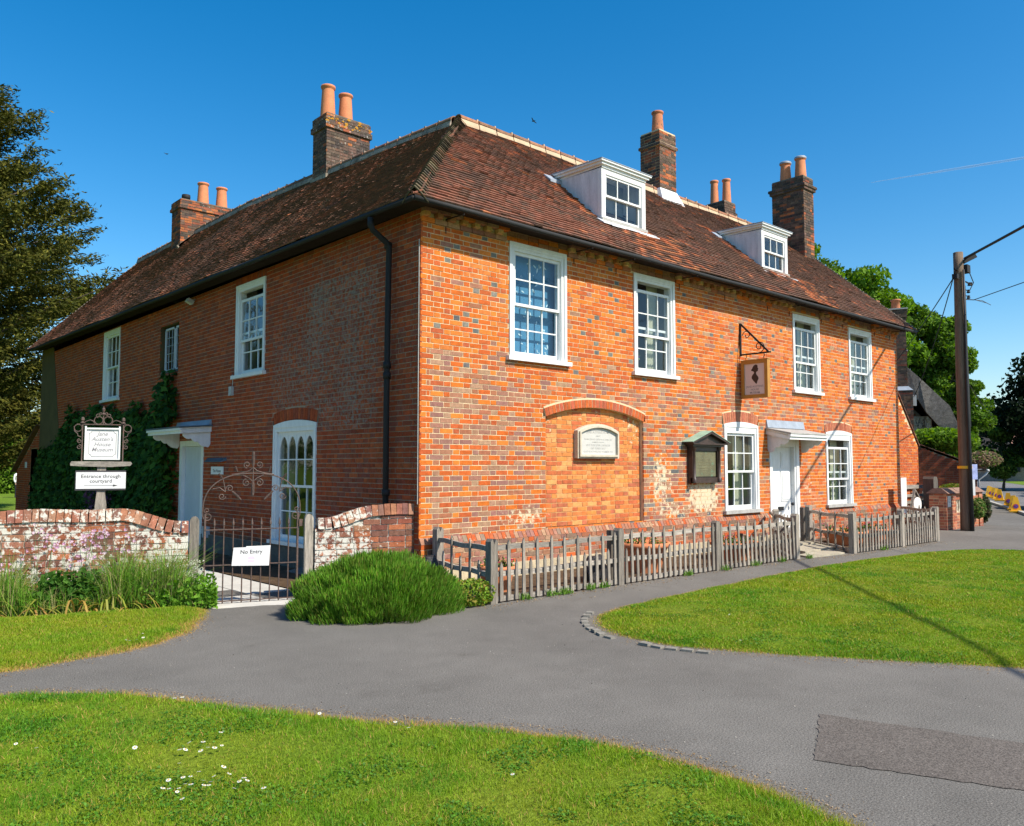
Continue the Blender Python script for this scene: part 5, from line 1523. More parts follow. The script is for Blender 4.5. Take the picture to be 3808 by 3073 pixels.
for a, b in zip(ol, ol[1:] + ol[:1]): mb.bar(FM.P(a[0], a[1], .001), FM.P(b[0], b[1], .001), .004, .003)
mb.build('border', M['ink'], t)
mb = MB(); mb.fbox(FM, -.29, .285, 1.312, 1.56, .062, .082); mb.build('board_frame', M['ink'], t)
mb = MB(); mb.fbox(FM, -.28, .285, 1.332, 1.54, .082, .09); mb.build('board', M['sign_white'], t)
text_obj('lettering', 'Entrance through', .062, M['ink'], t, FM, 0, 1.468, .0905, spacing=1.05, sx=.98); text_obj('lettering', 'courtyard', .062, M['ink'], t, FM, 0, 1.408, .0905, spacing=1.05, sx=.98)
mb = MB(); mb.fbox(FM, -.19, .15, 1.369, 1.373, .09, .092); mb.prism(FM, [(.14, 1.358), (.195, 1.371), (.14, 1.384)], .09, .092); mb.build('arrow', M['ink'], t)
mb = MB(); D_ = -.012
for u in (-.235, .235):
    mb.bar(FM.P(u, 1.67, D_), FM.P(u, 2.165, D_), .013); p = FM.P(u, 2.15, D_); mb.lathe(p, [(.008, 0), (.03, .015), (.012, .035), (.022, .05), (.02, .075), (.012, .09)], 8)
mb.bar(FM.P(-.30, 2.148, D_), FM.P(.30, 2.148, D_), .012)
for sg in (-1, 1):
    mb.tube(spiral(FM, sg * .055, 2.20, .05, .049, 0, 1.0, D_, 18), .007, 5)
    mb.tube([FM.P(sg * .24, 2.155, D_), FM.P(sg * .19, 2.19, D_), FM.P(sg * .15, 2.205, D_), FM.P(sg * .115, 2.19, D_), FM.P(sg * .10, 2.16, D_)], .006, 5)
    mb.tube(spiral(FM, sg * .06, 2.262, .028, .008, -PI / 2, sg * 1.1, D_, 14), .006, 5); mb.tube(spiral(FM, sg * .03, 2.285, .02, .006, -PI / 2, sg * 1.1, D_, 12), .006, 5)
    mb.tube(spiral(FM, sg * .285, 2.10, .045, .044, 0, 1.0, D_, 16), .006, 5)
    mb.tube([FM.P(sg * .33, 2.12, D_), FM.P(sg * .325, 2.06, D_), FM.P(sg * .29, 2.03, D_), FM.P(sg * .285, 2.0, D_), FM.P(sg * .245, 1.985, D_)], .006, 5)
    mb.tube(spiral(FM, sg * .265, 1.935, .03, .008, PI / 2, -sg * 1.3, D_, 14), .006, 5); mb.tube(spiral(FM, sg * .27, 1.86, .032, .008, PI / 2, sg * 1.3, D_, 14), .006, 5)
mb.bar(FM.P(0, 2.15, D_), FM.P(0, 2.27, D_), .01); p = FM.P(0, 2.26, D_); mb.lathe(p, [(.008, 0), (.022, .02), (.01, .04), (.018, .065), (.022, .085), (.008, .105), (.012, .115), (.001, .12)], 8)
mb.build('scrollwork', M['rust_iron'], t)

# ------------------------------------------------------------------ picket fences
def picket(par, x, y, h, dirv, lean=0.0, mat='oak', z0=.02):
    """one pointed pale; dirv is the run of the fence"""
    w_ = RNG.uniform(.046, .056); th = .018
    F = Frame((x, y, 0), dirv, Vector((dirv[1], -dirv[0], 0)))
    l = lean + RNG.uniform(-.014, .014); d_ = RNG.uniform(-.01, .01)
    mb = MB()
    top = [(-w_ / 2 * .8, h - .05), (0, h), (w_ / 2 * .8, h - .05)]
    pts = [(-w_ / 2, z0), (w_ / 2, z0)] + [(u + l * h, z) for u, z in reversed(top)]
    mb.prism(F, pts, .03 + d_ * .2, .03 + th + d_ * .2)
    return mb.build('picket', M[mat], par)
def fpost(par, x, y, h, dirv, w_=.10, fork=False):
    F = Frame((x, y, 0), dirv, Vector((dirv[1], -dirv[0], 0)))
    mb = MB(); v = .045 if fork else .0
    pts = [(-w_ / 2, -.25), (w_ / 2, -.25), (w_ / 2, h - .03), (w_ / 4, h), (0.0, h - .02 - v), (-w_ / 4, h + .005), (-w_ / 2, h - .03)]
    mb.prism(F, pts, -.05, .05)
    return mb.build('post', M['oak'], par)
def rails(par, a, b, za, zb, n=6, th=.04, h_=.06):
    for z, dz0, dz1 in ((0, za[0], zb[0]), (1, za[1], zb[1]), (2, za[2], zb[2])):
        mb = MB(); prev = None
        A, B = Vector((a[0], a[1], 0)), Vector((b[0], b[1], 0)); t = (B - A).normalized(); nn_ = Vector((t.y, -t.x, 0))
        ring = []
        for k in range(n + 1):
            p = A.lerp(B, k / n) + ZV * (lerp(dz0, dz1, k / n) + (.012 * math.sin(k * 1.7 + z) if 0 < k < n else 0))
            ring.append(p)
        for k in range(n): mb.hexa([ring[k] - nn_ * th / 2 - ZV * h_ / 2, ring[k + 1] - nn_ * th / 2 - ZV * h_ / 2, ring[k + 1] + nn_ * th / 2 - ZV * h_ / 2, ring[k] + nn_ * th / 2 - ZV * h_ / 2, ring[k] - nn_ * th / 2 + ZV * h_ / 2, ring[k + 1] - nn_ * th / 2 + ZV * h_ / 2, ring[k + 1] + nn_ * th / 2 + ZV * h_ / 2, ring[k] + nn_ * th / 2 + ZV * h_ / 2])
        mb.build('rail', M['oak_h'], par)
def run(par, a, b, spacing, tall=.735, short=.495, start=0, hf=None, lean=0.0, posts=True):
    A, B = Vector((a[0], a[1], 0)), Vector((b[0], b[1], 0)); L = (B - A).length; t = (B - A) / L
    n = max(1, int(round(L / spacing)))
    for k in range(1, n):
        p = A + t * (L * k / n)
        h = (tall if (k + start) % 2 == 0 else short) + RNG.uniform(-.015, .015) + (hf(k / n) if hf else 0)
        picket(par, p.x, p.y, h, (t.x, t.y, 0), lean + RNG.uniform(-.01, .01) * 1.5)
def span(par, pts, spacing, zs=(.64, .335, .05), start=0, lean=0.0, tall=.735, short=.495):
    for a, b in zip(pts, pts[1:]):
        rails(par, a, b, zs, zs); run(par, a, b, spacing, tall, short, start, lean=lean)
f1 = thing('picket_fence', 'weathered picket fence left of the front door', 'fence')
A0, A1, A2, A3, A4 = (.16, -.22), (-.17, -1.70), (2.13, -1.70), (4.42, -1.72), (6.80, -1.75)
fpost(f1, *A0, .80, (1, 0, 0), .11, True)
mbp = MB(); mbp.box((.20, -.16, -.1), (.26, -.10, .74)); mbp.build('post', M['oak_dark'], f1)
for p, fk in ((A1, True), (A2, False), (A3, False), (A4, False)): fpost(f1, *p, RNG.uniform(.755, .79), (1, 0, 0), .11, fk)
mbp = MB(); mbp.box((2.13 - .11, -1.66, -.1), (2.13 - .06, -1.58, .74)); mbp.build('post', M['oak_dark'], f1)
span(f1, [A0, A1], .25, zs=(.63, .33, .06)); span(f1, [A1, A2, A3], .122, lean=-.02)
span(f1, [A3, A4], .122, zs=(.62, .33, .05), lean=-.05, start=1)
A5 = (7.95, -.72)
fpost(f1, *A5, .78, (.8, .6, 0), .09)
span(f1, [A4, A5], .13, zs=(.66, .36, .08), lean=-.03); span(f1, [A5, (8.72, -.14)], .13, zs=(.66, .36, .08))
mbp = MB(); mbp.bar((5.55, -1.60, .05), (5.22, -1.67, .52), .05, .02); mbp.build('picket', M['oak_dark'], f1)
mbp = MB(); mbp.bar((6.0, -1.50, .05), (6.75, -1.70, .66), .06, .03); mbp.build('brace', M['oak_dark'], f1)
f2 = thing('picket_fence', 'weathered picket fence right of the front door', 'fence')
B0, B1, B2, B3 = (9.55, -.55), (8.43, -2.0), (10.42, -2.06), (12.2, -2.06)
fpost(f2, *B0, .80, (1, 0, 0), .13); mbp = MB(); mbp.box((9.38, -.52, -.1), (9.45, -.44, .76)); mbp.build('post', M['oak_dark'], f2)
for p in (B1, B2, B3): fpost(f2, *p, RNG.uniform(.74, .77), (1, 0, 0), .12)
span(f2, [B0, B1], .30, zs=(.67, .32, .06)); span(f2, [B1, B2, B3], .117, tall=.70, short=.46, zs=(.60, .30, .05)); span(f2, [B3, (13.3, -.9)], .13, tall=.72, short=.47)
# door flagstones
steps = bpy.data.objects.new('doorstep', None); COL.objects.link(steps); steps['kind'] = 'structure'
for pts, z in (([(8.55, -.05), (10.25, -.05), (9.9, -.75), (8.6, -.8)], .07), ([(7.9, -.95), (9.35, -.85), (9.0, -1.45), (7.6, -1.5)], .055), ([(7.2, -1.55), (8.5, -1.5), (8.2, -1.95), (7.1, -1.85)], .03)):
    mb = MB(); F0 = Frame((0, 0, 0), (1, 0, 0), (0, 0, 1))
    lo = [Vector((x, y, -.05)) for x, y in pts]; hi = [Vector((x, y, z)) for x, y in pts]
    mb.hexa(lo + hi); mb.build('flagstone', M['flag'], steps)

# ------------------------------------------------------------------ flowerpots behind the fence
def flowerpot(x, y, r, h, label, cols, ry=1.0, n=60):
    t = thing('flowerpot', label, 'flowerpot', group='terracotta pots behind the picket fence')
    mb = MB(); mb.lathe((x, y, .0), [(r * .66, 0), (r * .92, h * .80), (r * .93, h * .82), (r * 1.02, h * .83), (r * 1.04, h), (r * .93, h), (r * .9, h * .85), (.01, h * .84)], 22, sy=ry); mb.build('pot', M['terracotta'], t, True)
    lf, fl, st = MB(), MB(), MB()
    for _ in range(n):
        a = RNG.uniform(0, 2 * PI); q = r * .85 * math.sqrt(RNG.random()); c = Vector((x + q * math.cos(a), y + q * math.sin(a) * ry, h * .85)); tip = c + V(RNG.uniform(-.05, .05), RNG.uniform(-.05, .05), RNG.uniform(.04, .16))
        st.bar(c, tip, .006)
        for k in range(3):
            p = c.lerp(tip, RNG.uniform(.3, 1)); d1 = V(RNG.uniform(-1, 1), RNG.uniform(-1, 1), RNG.uniform(-.2, .6)).normalized() * .035; d2 = d1.orthogonal().normalized() * .016
            lf.face([p, p + d1 * .5 + d2, p + d1, p + d1 * .5 - d2], pick([(.08, .17, .03), (.11, .2, .035)], 1))
        if RNG.random() < .22:
            c2 = tip + ZV * .02; col = pick(cols, 1)
            for k in range(5):
                b = 2 * PI * k / 5; d = V(math.cos(b), math.sin(b), .35) * .028; e = V(-math.sin(b), math.cos(b), 0) * .014; fl.face([c2, c2 + d * .7 + e, c2 + d, c2 + d * .7 - e], col)
    st.build('stems', M['leaf'], t); lf.build('leaves', M['leaf'], t); fl.build('blossoms', M['petal'], t)
PK = [(.45, .02, .14), (.38, .02, .2), (.5, .05, .06)]
flowerpot(.52, -1.0, .25, .33, 'terracotta pot with crimson flowers nearest the house corner', PK)
flowerpot(3.5, -1.0, .42, .45, 'large terracotta pot with magenta flowers below the stone tablet', PK)
flowerpot(6.03, -1.0, .42, .30, 'wide shallow terracotta pot left of the front door', PK, n=80)
flowerpot(9.88, -1.15, .46, .30, 'terracotta pot right of the front door step', PK, n=70)
flowerpot(10.9, -1.3, .3, .3, 'terracotta pot of pink flowers under the window right of the door', PK, n=60)
# black rock by the fence corner, boulder inside the fence
def rock(label, c, r, seed, mat='rock'):
    vs, fs = [], []
    import bmesh
    bm = bmesh.new(); bmesh.ops.create_icosphere(bm, subdivisions=2, radius=1)
    for v in bm.verts:
        k = 1 + .35 * noise.noise(v.co * 1.3 + V(seed, 0, 0)); v.co = Vector((v.co.x * r[0] * k, v.co.y * r[1] * k, v.co.z * r[2] * k))
    me = bpy.data.meshes.new('boulder'); bm.to_mesh(me); bm.free()
    o = link('boulder', me, M[mat]); o.location = c; return tag(o, label, 'rock')
rock('jagged black rock between the garden wall and the fence post', (.0, -.25, .18), (.17, .14, .30), 2)
rock('dark rounded stone inside the fence beside the third post', (2.25, -1.15, .14), (.2, .16, .22), 5)
# ------------------------------------------------------------------ right of the house
def simple_wall(par, F, u0, u1, z0, z1, top=None, mat='stack_brick', pal=None, name='brickwork', single=0, ch=.0735, alpha=.1):
    br = wall_bricks(F, u0, u1, z0, z1, lambda u, z, k: pick(pal or SIDE, alpha, .15), ch=ch, bond='stretcher', top=top)
    emit_bricks(br, single, M[mat], par, name)
# lean-to wall with a sloping tiled coping
t = thing('leanto_wall', 'lit red brick wall with a sloping coping against the right gable', 'wall')
LT = Frame((0, .2, 0), (1, 0, 0), (0, -1, 0))
tp = lambda x: lerp(4.05, 2.21, (x - 15.45) / 1.70)
mb = MB(); mb.prism(LT, [(15.46, -.2), (17.15, -.2), (17.15, 2.17), (15.46, 4.0)], -.35, -.008); mb.build('core', M['mortar'], t)
br = wall_bricks(LT, 15.46, 17.15, -.2, 4.0, lambda u, z, k: pick(ORANGE + RED * 2, .15, .1), [], bond='flemish', top=lambda x: tp(x) - .02)
emit_bricks(br, 60, M['brick'], t)
for k in range(9):
    a, b = lerp(15.47, 17.2, k / 9), lerp(15.47, 17.2, (k + 1) / 9)
    mb = MB(); mb.hexa([LT.P(a, tp(a), -.38), LT.P(b + .02, tp(b), -.38), LT.P(b + .02, tp(b), .03), LT.P(a, tp(a), .03), LT.P(a, tp(a) + .05, -.38), LT.P(b + .02, tp(b) + .03, -.38), LT.P(b + .02, tp(b) + .03, .03), LT.P(a, tp(a) + .05, .03)], pick(T_BROWN + T_RED, .3)); mb.build('coping_tile', M['tile'], t)
# outbuilding, set square to the road
t = thing('outbuilding', 'shade-darkened brick outbuilding with a low roof sloping to the road', 'building')
OB = Frame((0, 0, 0), (0, 1, 0), (-1, 0, 0))
tp2 = lambda y: lerp(1.58, 2.36, (y + .03) / 1.85)
mb = MB(); mb.prism(OB, [(.05, -.2), (4.6, -.2), (4.6, 3.45), (.05, 1.56)], -4.0, -.008); mb.build('walls', M['dark_mortar'], t)
simple_wall(t, OB, .05, 3.2, -.1, 3.2, top=lambda y: tp2(y) - .03, pal=[(.20, .05, .025), (.16, .045, .025), (.24, .065, .03)], mat='side_brick')  # this wall's shade is put into its dark brick tones
rf = MB()
for i in range(24):
    for j in range(19):
        y0 = -.25 + i * .155; x0 = -.1 + j * .22 + (.11 if i % 2 else 0); z0 = tp2(y0) + .03; dzy = .4216 * .19
        rf.hexa([(x0, y0, z0), (x0 + .215, y0, z0), (x0 + .215, y0 + .19, z0 + dzy - .01), (x0, y0 + .19, z0 + dzy - .01), (x0, y0, z0 + .022), (x0 + .215, y0, z0 + .022), (x0 + .215, y0 + .19, z0 + dzy + .008), (x0, y0 + .19, z0 + dzy + .008)], pick(T_BROWN + T_RED, .45))
o = rf.build('roof_tiles', M['tile'], t); o['kind'] = 'stuff'
mb = MB(); mb.tube([(-.1, -.28, 1.46), (4.1, -.28, 1.44)], .05, 8); mb.tube([(-.05, -.28, 1.44), (-.05, -.2, 1.32), (-.05, .0, 1.15), (-.05, .02, .2)], .035, 8); mb.build('gutter', M['plastic_grey'], t, True)
ROADROT = math.atan2(.398, .917)
t.location = (24.0, .93, 0); t.rotation_euler = (0, 0, ROADROT)

# thatched cottage, also square to the road; built in its own axes
cot = thing('thatched_cottage', 'thatched brick cottage beyond the house with tall dark chimney', 'house')
CT = Frame((.5, 0, 0), (0, 1, 0), (-1, 0, 0))
mb = MB(); mb.prism(CT, [(.45, -.2), (6.75, -.2), (6.75, 2.7), (3.6, 6.1), (.45, 2.7)], -7, -.01); mb.build('walls', M['dark_mortar'], cot)
simple_wall(cot, CT, .45, 4.2, .9, 4.9, top=lambda y: 2.65 + (y - .45) * 1.05, pal=[(.17, .055, .03), (.13, .05, .03), (.2, .07, .035)], mat='side_brick')
mb = MB()
for (a, b, z0, z1) in ((.45, 2.4, 2.72, 2.86), (.62, .74, 2.86, 3.0), (.45, 2.4, 2.2, 2.32)): mb.fbox(CT, a, b, z0, z1, 0, .03)
mb.build('timber', M['oak_dark'], cot)
mb = MB(); mb.fbox(CT, .85, 1.75, 2.9, 3.5, .0, .03); w_ = mb.build('window', M['sill_stone'], cot)
for k in range(5):
    for j in range(2):
        mb = MB(); mb.fbox(CT, .88 + k * .174, .88 + k * .174 + .155, 2.94 + j * .28, 2.94 + j * .28 + .25, .03, .034); mb.build('pane', M['glass'], w_)
out_ = [(.05, 2.62), (-.03, 2.95), (.02, 3.2), (.25, 3.83), (.82, 4.47), (1.26, 4.96), (1.62, 5.33), (2.6, 6.35), (3.2, 6.9), (3.6, 7.05)]
inn_ = [(.12, 2.60), (.30, 2.78), (.66, 3.12), (1.04, 3.62), (1.30, 4.08), (1.56, 4.40), (2.6, 5.5), (3.6, 6.2)]
full = out_ + [(7.2 - y, z) for y, z in reversed(out_[:-1])] + [(7.2 - y, z) for y, z in inn_[:-1]] + list(reversed(inn_))
me = MB(); NX = 16; nP = len(full)
for i in range(NX + 1):
    x = 0.0 + i * .5
    for (y, z) in full:
        d = .05 * noise.noise((x * .8, y * .8, z * .8)); me.v.append((x + (.12 * noise.noise((y, z, 3)) if i in (0, NX) else 0), y + d, z + d))
for i in range(NX):
    for k in range(nP):
        k2 = (k + 1) % nP; me.f.append((i * nP + k, i * nP + k2, (i + 1) * nP + k2, (i + 1) * nP + k)); me.c.append((1, 1, 1, 0))
for i in (0, NX):
    no = len(out_) * 2 - 1
    outer = list(range(no)); inner = list(range(no, nP))[::-1]
    for k in range(no - 1):
        a, b = outer[k], outer[k + 1]; c, d = inner[min(len(inner) - 1, int((k + 1) * (len(inner) - 1) / (no - 1)))], inner[int(k * (len(inner) - 1) / (no - 1))]
        me.f.append(tuple([i * nP + a, i * nP + b, i * nP + c] + ([i * nP + d] if d != c else []))); me.c.append((1, 1, 1, 0))
me.build('thatch', M['thatch'], cot)
mb = MB()
for k in range(7): mb.obox((.6 + k * 1.05, 3.6, 7.09), (.52, 0, 0), (0, .28, 0), (0, 0, .09))
mb.build('ridge_thatch', M['thatch'], cot)
def stack(par, x0, x1, y0, y1, zb, zt, sh, pots, label):
    core = MB(); br = []
    for (a, b, e) in ((zb, sh, .16), (sh, zt - .3, .0), (zt - .3, zt, .05)):
        core.box((x0 - e + .01, y0 - e + .01, a), (x1 + e - .01, y1 + e - .01, b))
        for F, L in ((Frame((x0 - e, y0 - e, 0), (1, 0, 0), (0, -1, 0)), x1 - x0 + 2 * e), (Frame((x0 - e, y1 + e, 0), (0, -1, 0), (-1, 0, 0)), y1 - y0 + 2 * e)):
            br += wall_bricks(F, 0, L, a, b, lambda u, z, k: pick(SOOT_SHADE + [(.17, .06, .04)], .1, .15), ch=.075, bond='stretcher', d0=-.02)  # the end stack's shadow is put into these dark brick tones
    ch = core.build('chimney', M['dark_mortar'], par); ch['label'] = label
    emit_bricks(br, 0, M['stack_brick'], ch)
    mb = MB(); mb.box((x0 - .08, y0 - .08, zt), (x1 + .08, y1 + .08, zt + .05)); mb.build('cap', M['sill_stone'], ch)
    mb = MB(); mb.hexa([(x0 - .18, y0 - .18, sh - .02), (x1 + .18, y0 - .18, sh - .02), (x1 + .18, y1 + .18, sh - .02), (x0 - .18, y1 + .18, sh - .02), (x0 - .02, y0 - .02, sh + .14), (x1 + .02, y0 - .02, sh + .14), (x1 + .02, y1 + .02, sh + .14), (x0 - .02, y1 + .02, sh + .14)]); mb.build('shoulder', M['lead'], ch)
    for (x, y, h, r) in pots:
        m_ = MB(); m_.lathe((x, y, zt + .04), [(r, 0), (r * .85, h * .85), (r * 1.1, h * .88), (r * 1.1, h), (r * .7, h)], 12); m_.build('chimney_pot', M['terracotta_worn'], ch, True)
stack(cot, -.45, .40, 1.66, 3.3, 0, 7.50, 4.45, [(-.02, 1.98, .42, .17), (-.02, 2.72, .42, .17)], 'tall dark end chimney with two red pots')
stack(cot, 4.6, 5.3, 1.55, 2.3, 4.0, 6.55, 4.2, [(4.95, 1.85, .42, .17)], 'shorter chimney on the thatched ridge with one pot')
mb = MB(); mb.box((-.5, 1.38, 3.85), (-.35, 1.5, 4.25)); mb.build('meter_box', M['plastic_grey'], cot)
cot.location = (26.0, 2.2, 0); cot.rotation_euler = (0, 0, ROADROT)

# gate, gatepost and boards beside the house
t = thing('field_gate', 'grey wooden five-bar gate between the house and the brick pier', 'gate')
FGt = Frame((16.15, .15, 0), (1, .0, 0), (0, -1, 0))
for z in (.22, .42, .60, .78, 1.0): 
    mb = MB(); mb.fbox(FGt, 0, 1.65, z, z + (.10 if z > .9 else .075), -.02, .02); mb.build('rail', M['oak_h'], t)
mb = MB(); mb.fbox(FGt, 0, .08, .15, 1.12, -.045, -.02); mb.fbox(FGt, 1.57, 1.65, .15, 1.12, -.045, -.02)
mb.bar(FGt.P(.45, .98, .035), FGt.P(1.35, .2, .035), .07, .025); mb.bar(FGt.P(.1, .3, .035), FGt.P(.45, .98, .035), .07, .025); mb.bar(FGt.P(1.0, .35, -.03), FGt.P(1.3, 1.0, -.03), .07, .025); mb.build('brace', M['oak_h'], t)
mb = MB(); mb.fbox(FGt, .9, 1.5, 1.005, 1.08, .021, .03); mb.build('nameplate', M['lead'], t)
mb = MB(); P0_ = Frame((17.15, -.1, 0), (1, 0, 0), (0, -1, 0)); mb.prism(P0_, [(-.15, -.2), (.15, -.2), (.15, 1.22), (.10, 1.32), (-.10, 1.33), (-.15, 1.26)], -.14, .14)
o = mb.build('gate_post', M['oak_dark']); tag(o, 'thick dark timber gatepost holding the five-bar gate', 'post')
t = thing('notice_board', 'tall blank white notice board leaning at the right corner of the house', 'sign')
mb = MB(); F_ = Frame((14.92, -.3, 0), (1, 0, 0), (0, -.99, .1)); mb.prism(F_, [(-.165, .42), (.165, .42), (.165, 1.32), (-.165, 1.32)], -.015, .0); mb.build('panel', M['sign_white'], t)
mb = MB(); mb.bar((14.8, -.33, 0), (14.8, -.28, .5), .03); mb.bar((15.05, -.33, 0), (15.05, -.28, .5), .03); mb.build('leg', M['oak_dark'], t)
t = thing('oval_board', 'white oval board on a stand behind the fence end', 'sign')
F_ = Frame((15.12, -.55, 0), (1, 0, 0), (0, -1, 0)); mb = MB(); mb.prism(F_, [(.24 * math.cos(a), .64 + .19 * math.sin(a)) for a in [k * PI / 10 for k in range(20)]], -.015, 0); mb.build('panel', M['sign_white'], t)
mb = MB(); mb.bar((15.0, -.52, 0), (15.05, -.52, .6), .03); mb.bar((15.25, -.52, 0), (15.2, -.52, .6), .03); mb.build('leg', M['oak_dark'], t)

# brick pier wall with pierced panels
t = thing('pier_wall', 'low red brick garden wall with pierced panels and brick pier', 'wall')
PW = Frame((0, -1.1, 0), (1, 0, 0), (0, -1, 0))
PAL = [(.36, .12, .065), (.42, .15, .08), (.30, .10, .06), (.46, .19, .11), (.26, .11, .08)]
segs = [(15.5, 16.15, -.1, .92, .0), (16.15, 17.75, -.1, .42, -.03), (17.35, 17.75, -.1, .92, -.01), (17.75, 18.0, -.1, .92, .02)]
mb = MB()
for (a, b, z0, z1, d) in segs: mb.fbox(PW, a + .008, b - .008, z0, z1 - .008, -.42, d - .008)
mb.fbox(PW, 16.15, 18.0, .74, .92, -.36, -.05); mb.build('core', M['mortar'], t)
br = []
for (a, b, z0, z1, d) in segs:
    F_ = Frame((0, -1.1 - d, 0), (1, 0, 0), (0, -1, 0)); br += wall_bricks(F_, a, b, z0, z1, lambda u, z, k: pick(PAL, .25, .12), bond='stretcher')
br += wall_bricks(Frame((0, -1.1 + .04, 0), (1, 0, 0), (0, -1, 0)), 16.15, 18.0, .74, .92, lambda u, z, k: pick(PAL, .25, .12), bond='stretcher')
br += wall_bricks(Frame((15.5, -.68, 0), (0, -1, 0), (-1, 0, 0)), 0, .42, -.1, .92, lambda u, z, k: pick(PAL, .1, .12), bond='stretcher')
emit_bricks(br, 150, M['brick'], t)
mb = MB()
for (a, b) in ((15.44, 16.2), (16.2, 18.05)):
    mb.hexa([(a, -1.17, .92), (b, -1.17, .92), (b, -.62, .92), (a, -.62, .92), (a + .03, -1.0, 1.05), (b - .03, -1.0, 1.05), (b - .03, -.8, 1.05), (a + .03, -.8, 1.05)])
mb.build('coping', M['lichen_brick'] if False else surf('brown_coping', col=(.22, .13, .095), rough=.95, var=.3, scale=14, bump=.6), t)
for k in range(7):
    x = 16.25 + k * .165
    mb = MB(); mb.lathe((x, -1.0, .42), [(.05, 0), (.045, .02), (.028, .05), (.04, .14), (.045, .17), (.028, .26), (.04, .30), (.05, .32)], 8); mb.build('baluster', M['stone_buff'], t, True)
t = thing('paper_notice', 'small white notice fixed to the brick pier', 'sign')
mb = MB(); mb.fbox(PW, 15.56, 15.76, .58, .85, .003, .012); mb.build('sheet', M['sign_white'], t)
mb = MB()
for z in (.80, .76, .72, .69): mb.fbox(PW, 15.59, 15.72, z, z + .008, .012, .013)
mb.build('print', M['ink_grey'], t)

# utility pole
PX, PY = 15.80, -1.45
up = thing('utility_pole', 'tall brown timber utility pole with cable conduit and fittings', 'utility pole')
mb = MB(); n = 14
mb.tube([(PX + .02 * math.sin(k * .6) + k * .003, PY, lerp(-.2, 7.08, k / n)) for k in range(n + 1)], [lerp(.150, .115, k / n) for k in range(n + 1)], 16); mb.build('pole', M['pole'], up, True)
mb = MB(); mb.tube([(PX - .10, PY - .16, 0), (PX - .10, PY - .155, 3.2), (PX - .05, PY - .145, 5.2), (PX - .02, PY - .14, 6.6)], [.05, .045, .03, .025], 8); mb.build('conduit', M['cable'], up, True)
mb = MB(); mb.tube([(PX + .03, PY - .155, 2.6), (PX + .0, PY - .15, 4.5), (PX + .06, PY - .13, 6.2)], .018, 6); mb.build('cable', M['cable'], up)
mb = MB()
mb.bar((PX - .22, PY, 6.62), (PX + .05, PY, 6.62), .05); mb.box((PX + .08, PY - .2, 6.55), (PX + .3, PY - .02, 6.75)); mb.box((PX - .3, PY - .08, 6.35), (PX - .15, PY + .04, 6.47)); mb.bar((PX + .1, PY - .1, 6.82), (PX + .32, PY - .32, 6.98), .10); mb.tube([(PX + .22, PY - .2, 6.55), (PX + .33, PY - .25, 6.3), (PX + .2, PY - .2, 6.1)], .012, 5)
mb.build('bracket', M['black_iron'], up)
for (dx, z) in ((.36, 6.28), (.28, 6.08), (.27, 5.93), (.48, 6.30)):
    mb = MB(); mb.bar((PX + .1, PY - .14, z + .02), (PX + dx, PY - .14, z), .015); mb.lathe((PX + dx, PY - .14, z - .04), [(.03, 0), (.05, .02), (.03, .05), (.045, .07), (.02, .09)], 8); mb.build('insulator', M['black_iron'], up)
mb = MB(); mb.bar((PX + .1, PY - .1, 5.86), (PX + .3, PY - .25, 5.85), .02); mb.tube([(PX + .3, PY - .25, 5.85), (PX + .5, PY - .38, 5.84), (PX + .75, PY - .5, 5.74), (PX + .6, PY - .45, 5.78), (PX + .3, PY - .27, 5.85)], .008, 5); mb.build('tension_clamp', M['cable'], up)
mb = MB(); mb.tube([(PX, PY, 1.55), (PX, PY, 1.62)], .168, 16); mb.build('band', M['yellow_plastic'], up)
mb = MB(); F_ = Frame((PX, PY, 0), (.74, -.67, 0), (-.67, -.74, 0)); mb.fbox(F_, .05, .15, .88, 1.28, .16, .17); mb.build('label_plate', M['sign_white'], up)
t = thing('blue_notice', 'small pale blue notice plate on the far side of the utility pole', 'sign')
mb = MB(); mb.fbox(F_, .16, .34, 1.28, 1.66, -.05, -.04); mb.build('plate', surf('pale_blue_plate', col=(.36, .42, .72), rough=.5, bump=0), t)

def wire(label, pts, r, sag=0.0, n=24):
    mb = MB(); P = []
    for a, b in zip(pts, pts[1:]):
        a, b = Vector(a), Vector(b)
        for k in range(n): 
            q = k / n; P.append(a.lerp(b, q) - ZV * (sag * 4 * q * (1 - q)))
    P.append(Vector(pts[-1])); mb.tube(P, r, 5)
    return tag(mb.build('overhead_cable', M['cable']), label, 'cable', group='overhead cables on the utility pole')
wire('thick black bundled cable leaving the pole top towards the upper right', [(PX + .15, PY - .12, 6.92), (PX - .75 * 34, PY - .664 * 34, 7.2)], .034, .22, 40)
wire('thin cable leaving the pole lower down on its right side', [(PX + .3, PY - .25, 5.85), (PX - 2.8 * 6.5, PY - 3.55 * 6.5, 6.5)], .011, .05, 30)
wire('thin cable from the pole to the cottage chimney', [(PX - .2, PY, 6.55), (25.4, 3.55, 4.15)], .014, .25)
wire('thin cable from the pole across towards the trees behind the house', [(PX - .2, PY, 6.45), (33.0, 9.0, 4.9)], .014, .3)
wire('faint cable running on along the road beyond the pole', [(PX + .2, PY, 3.9), (70.0, 14.0, 5.6)], .014, .5)

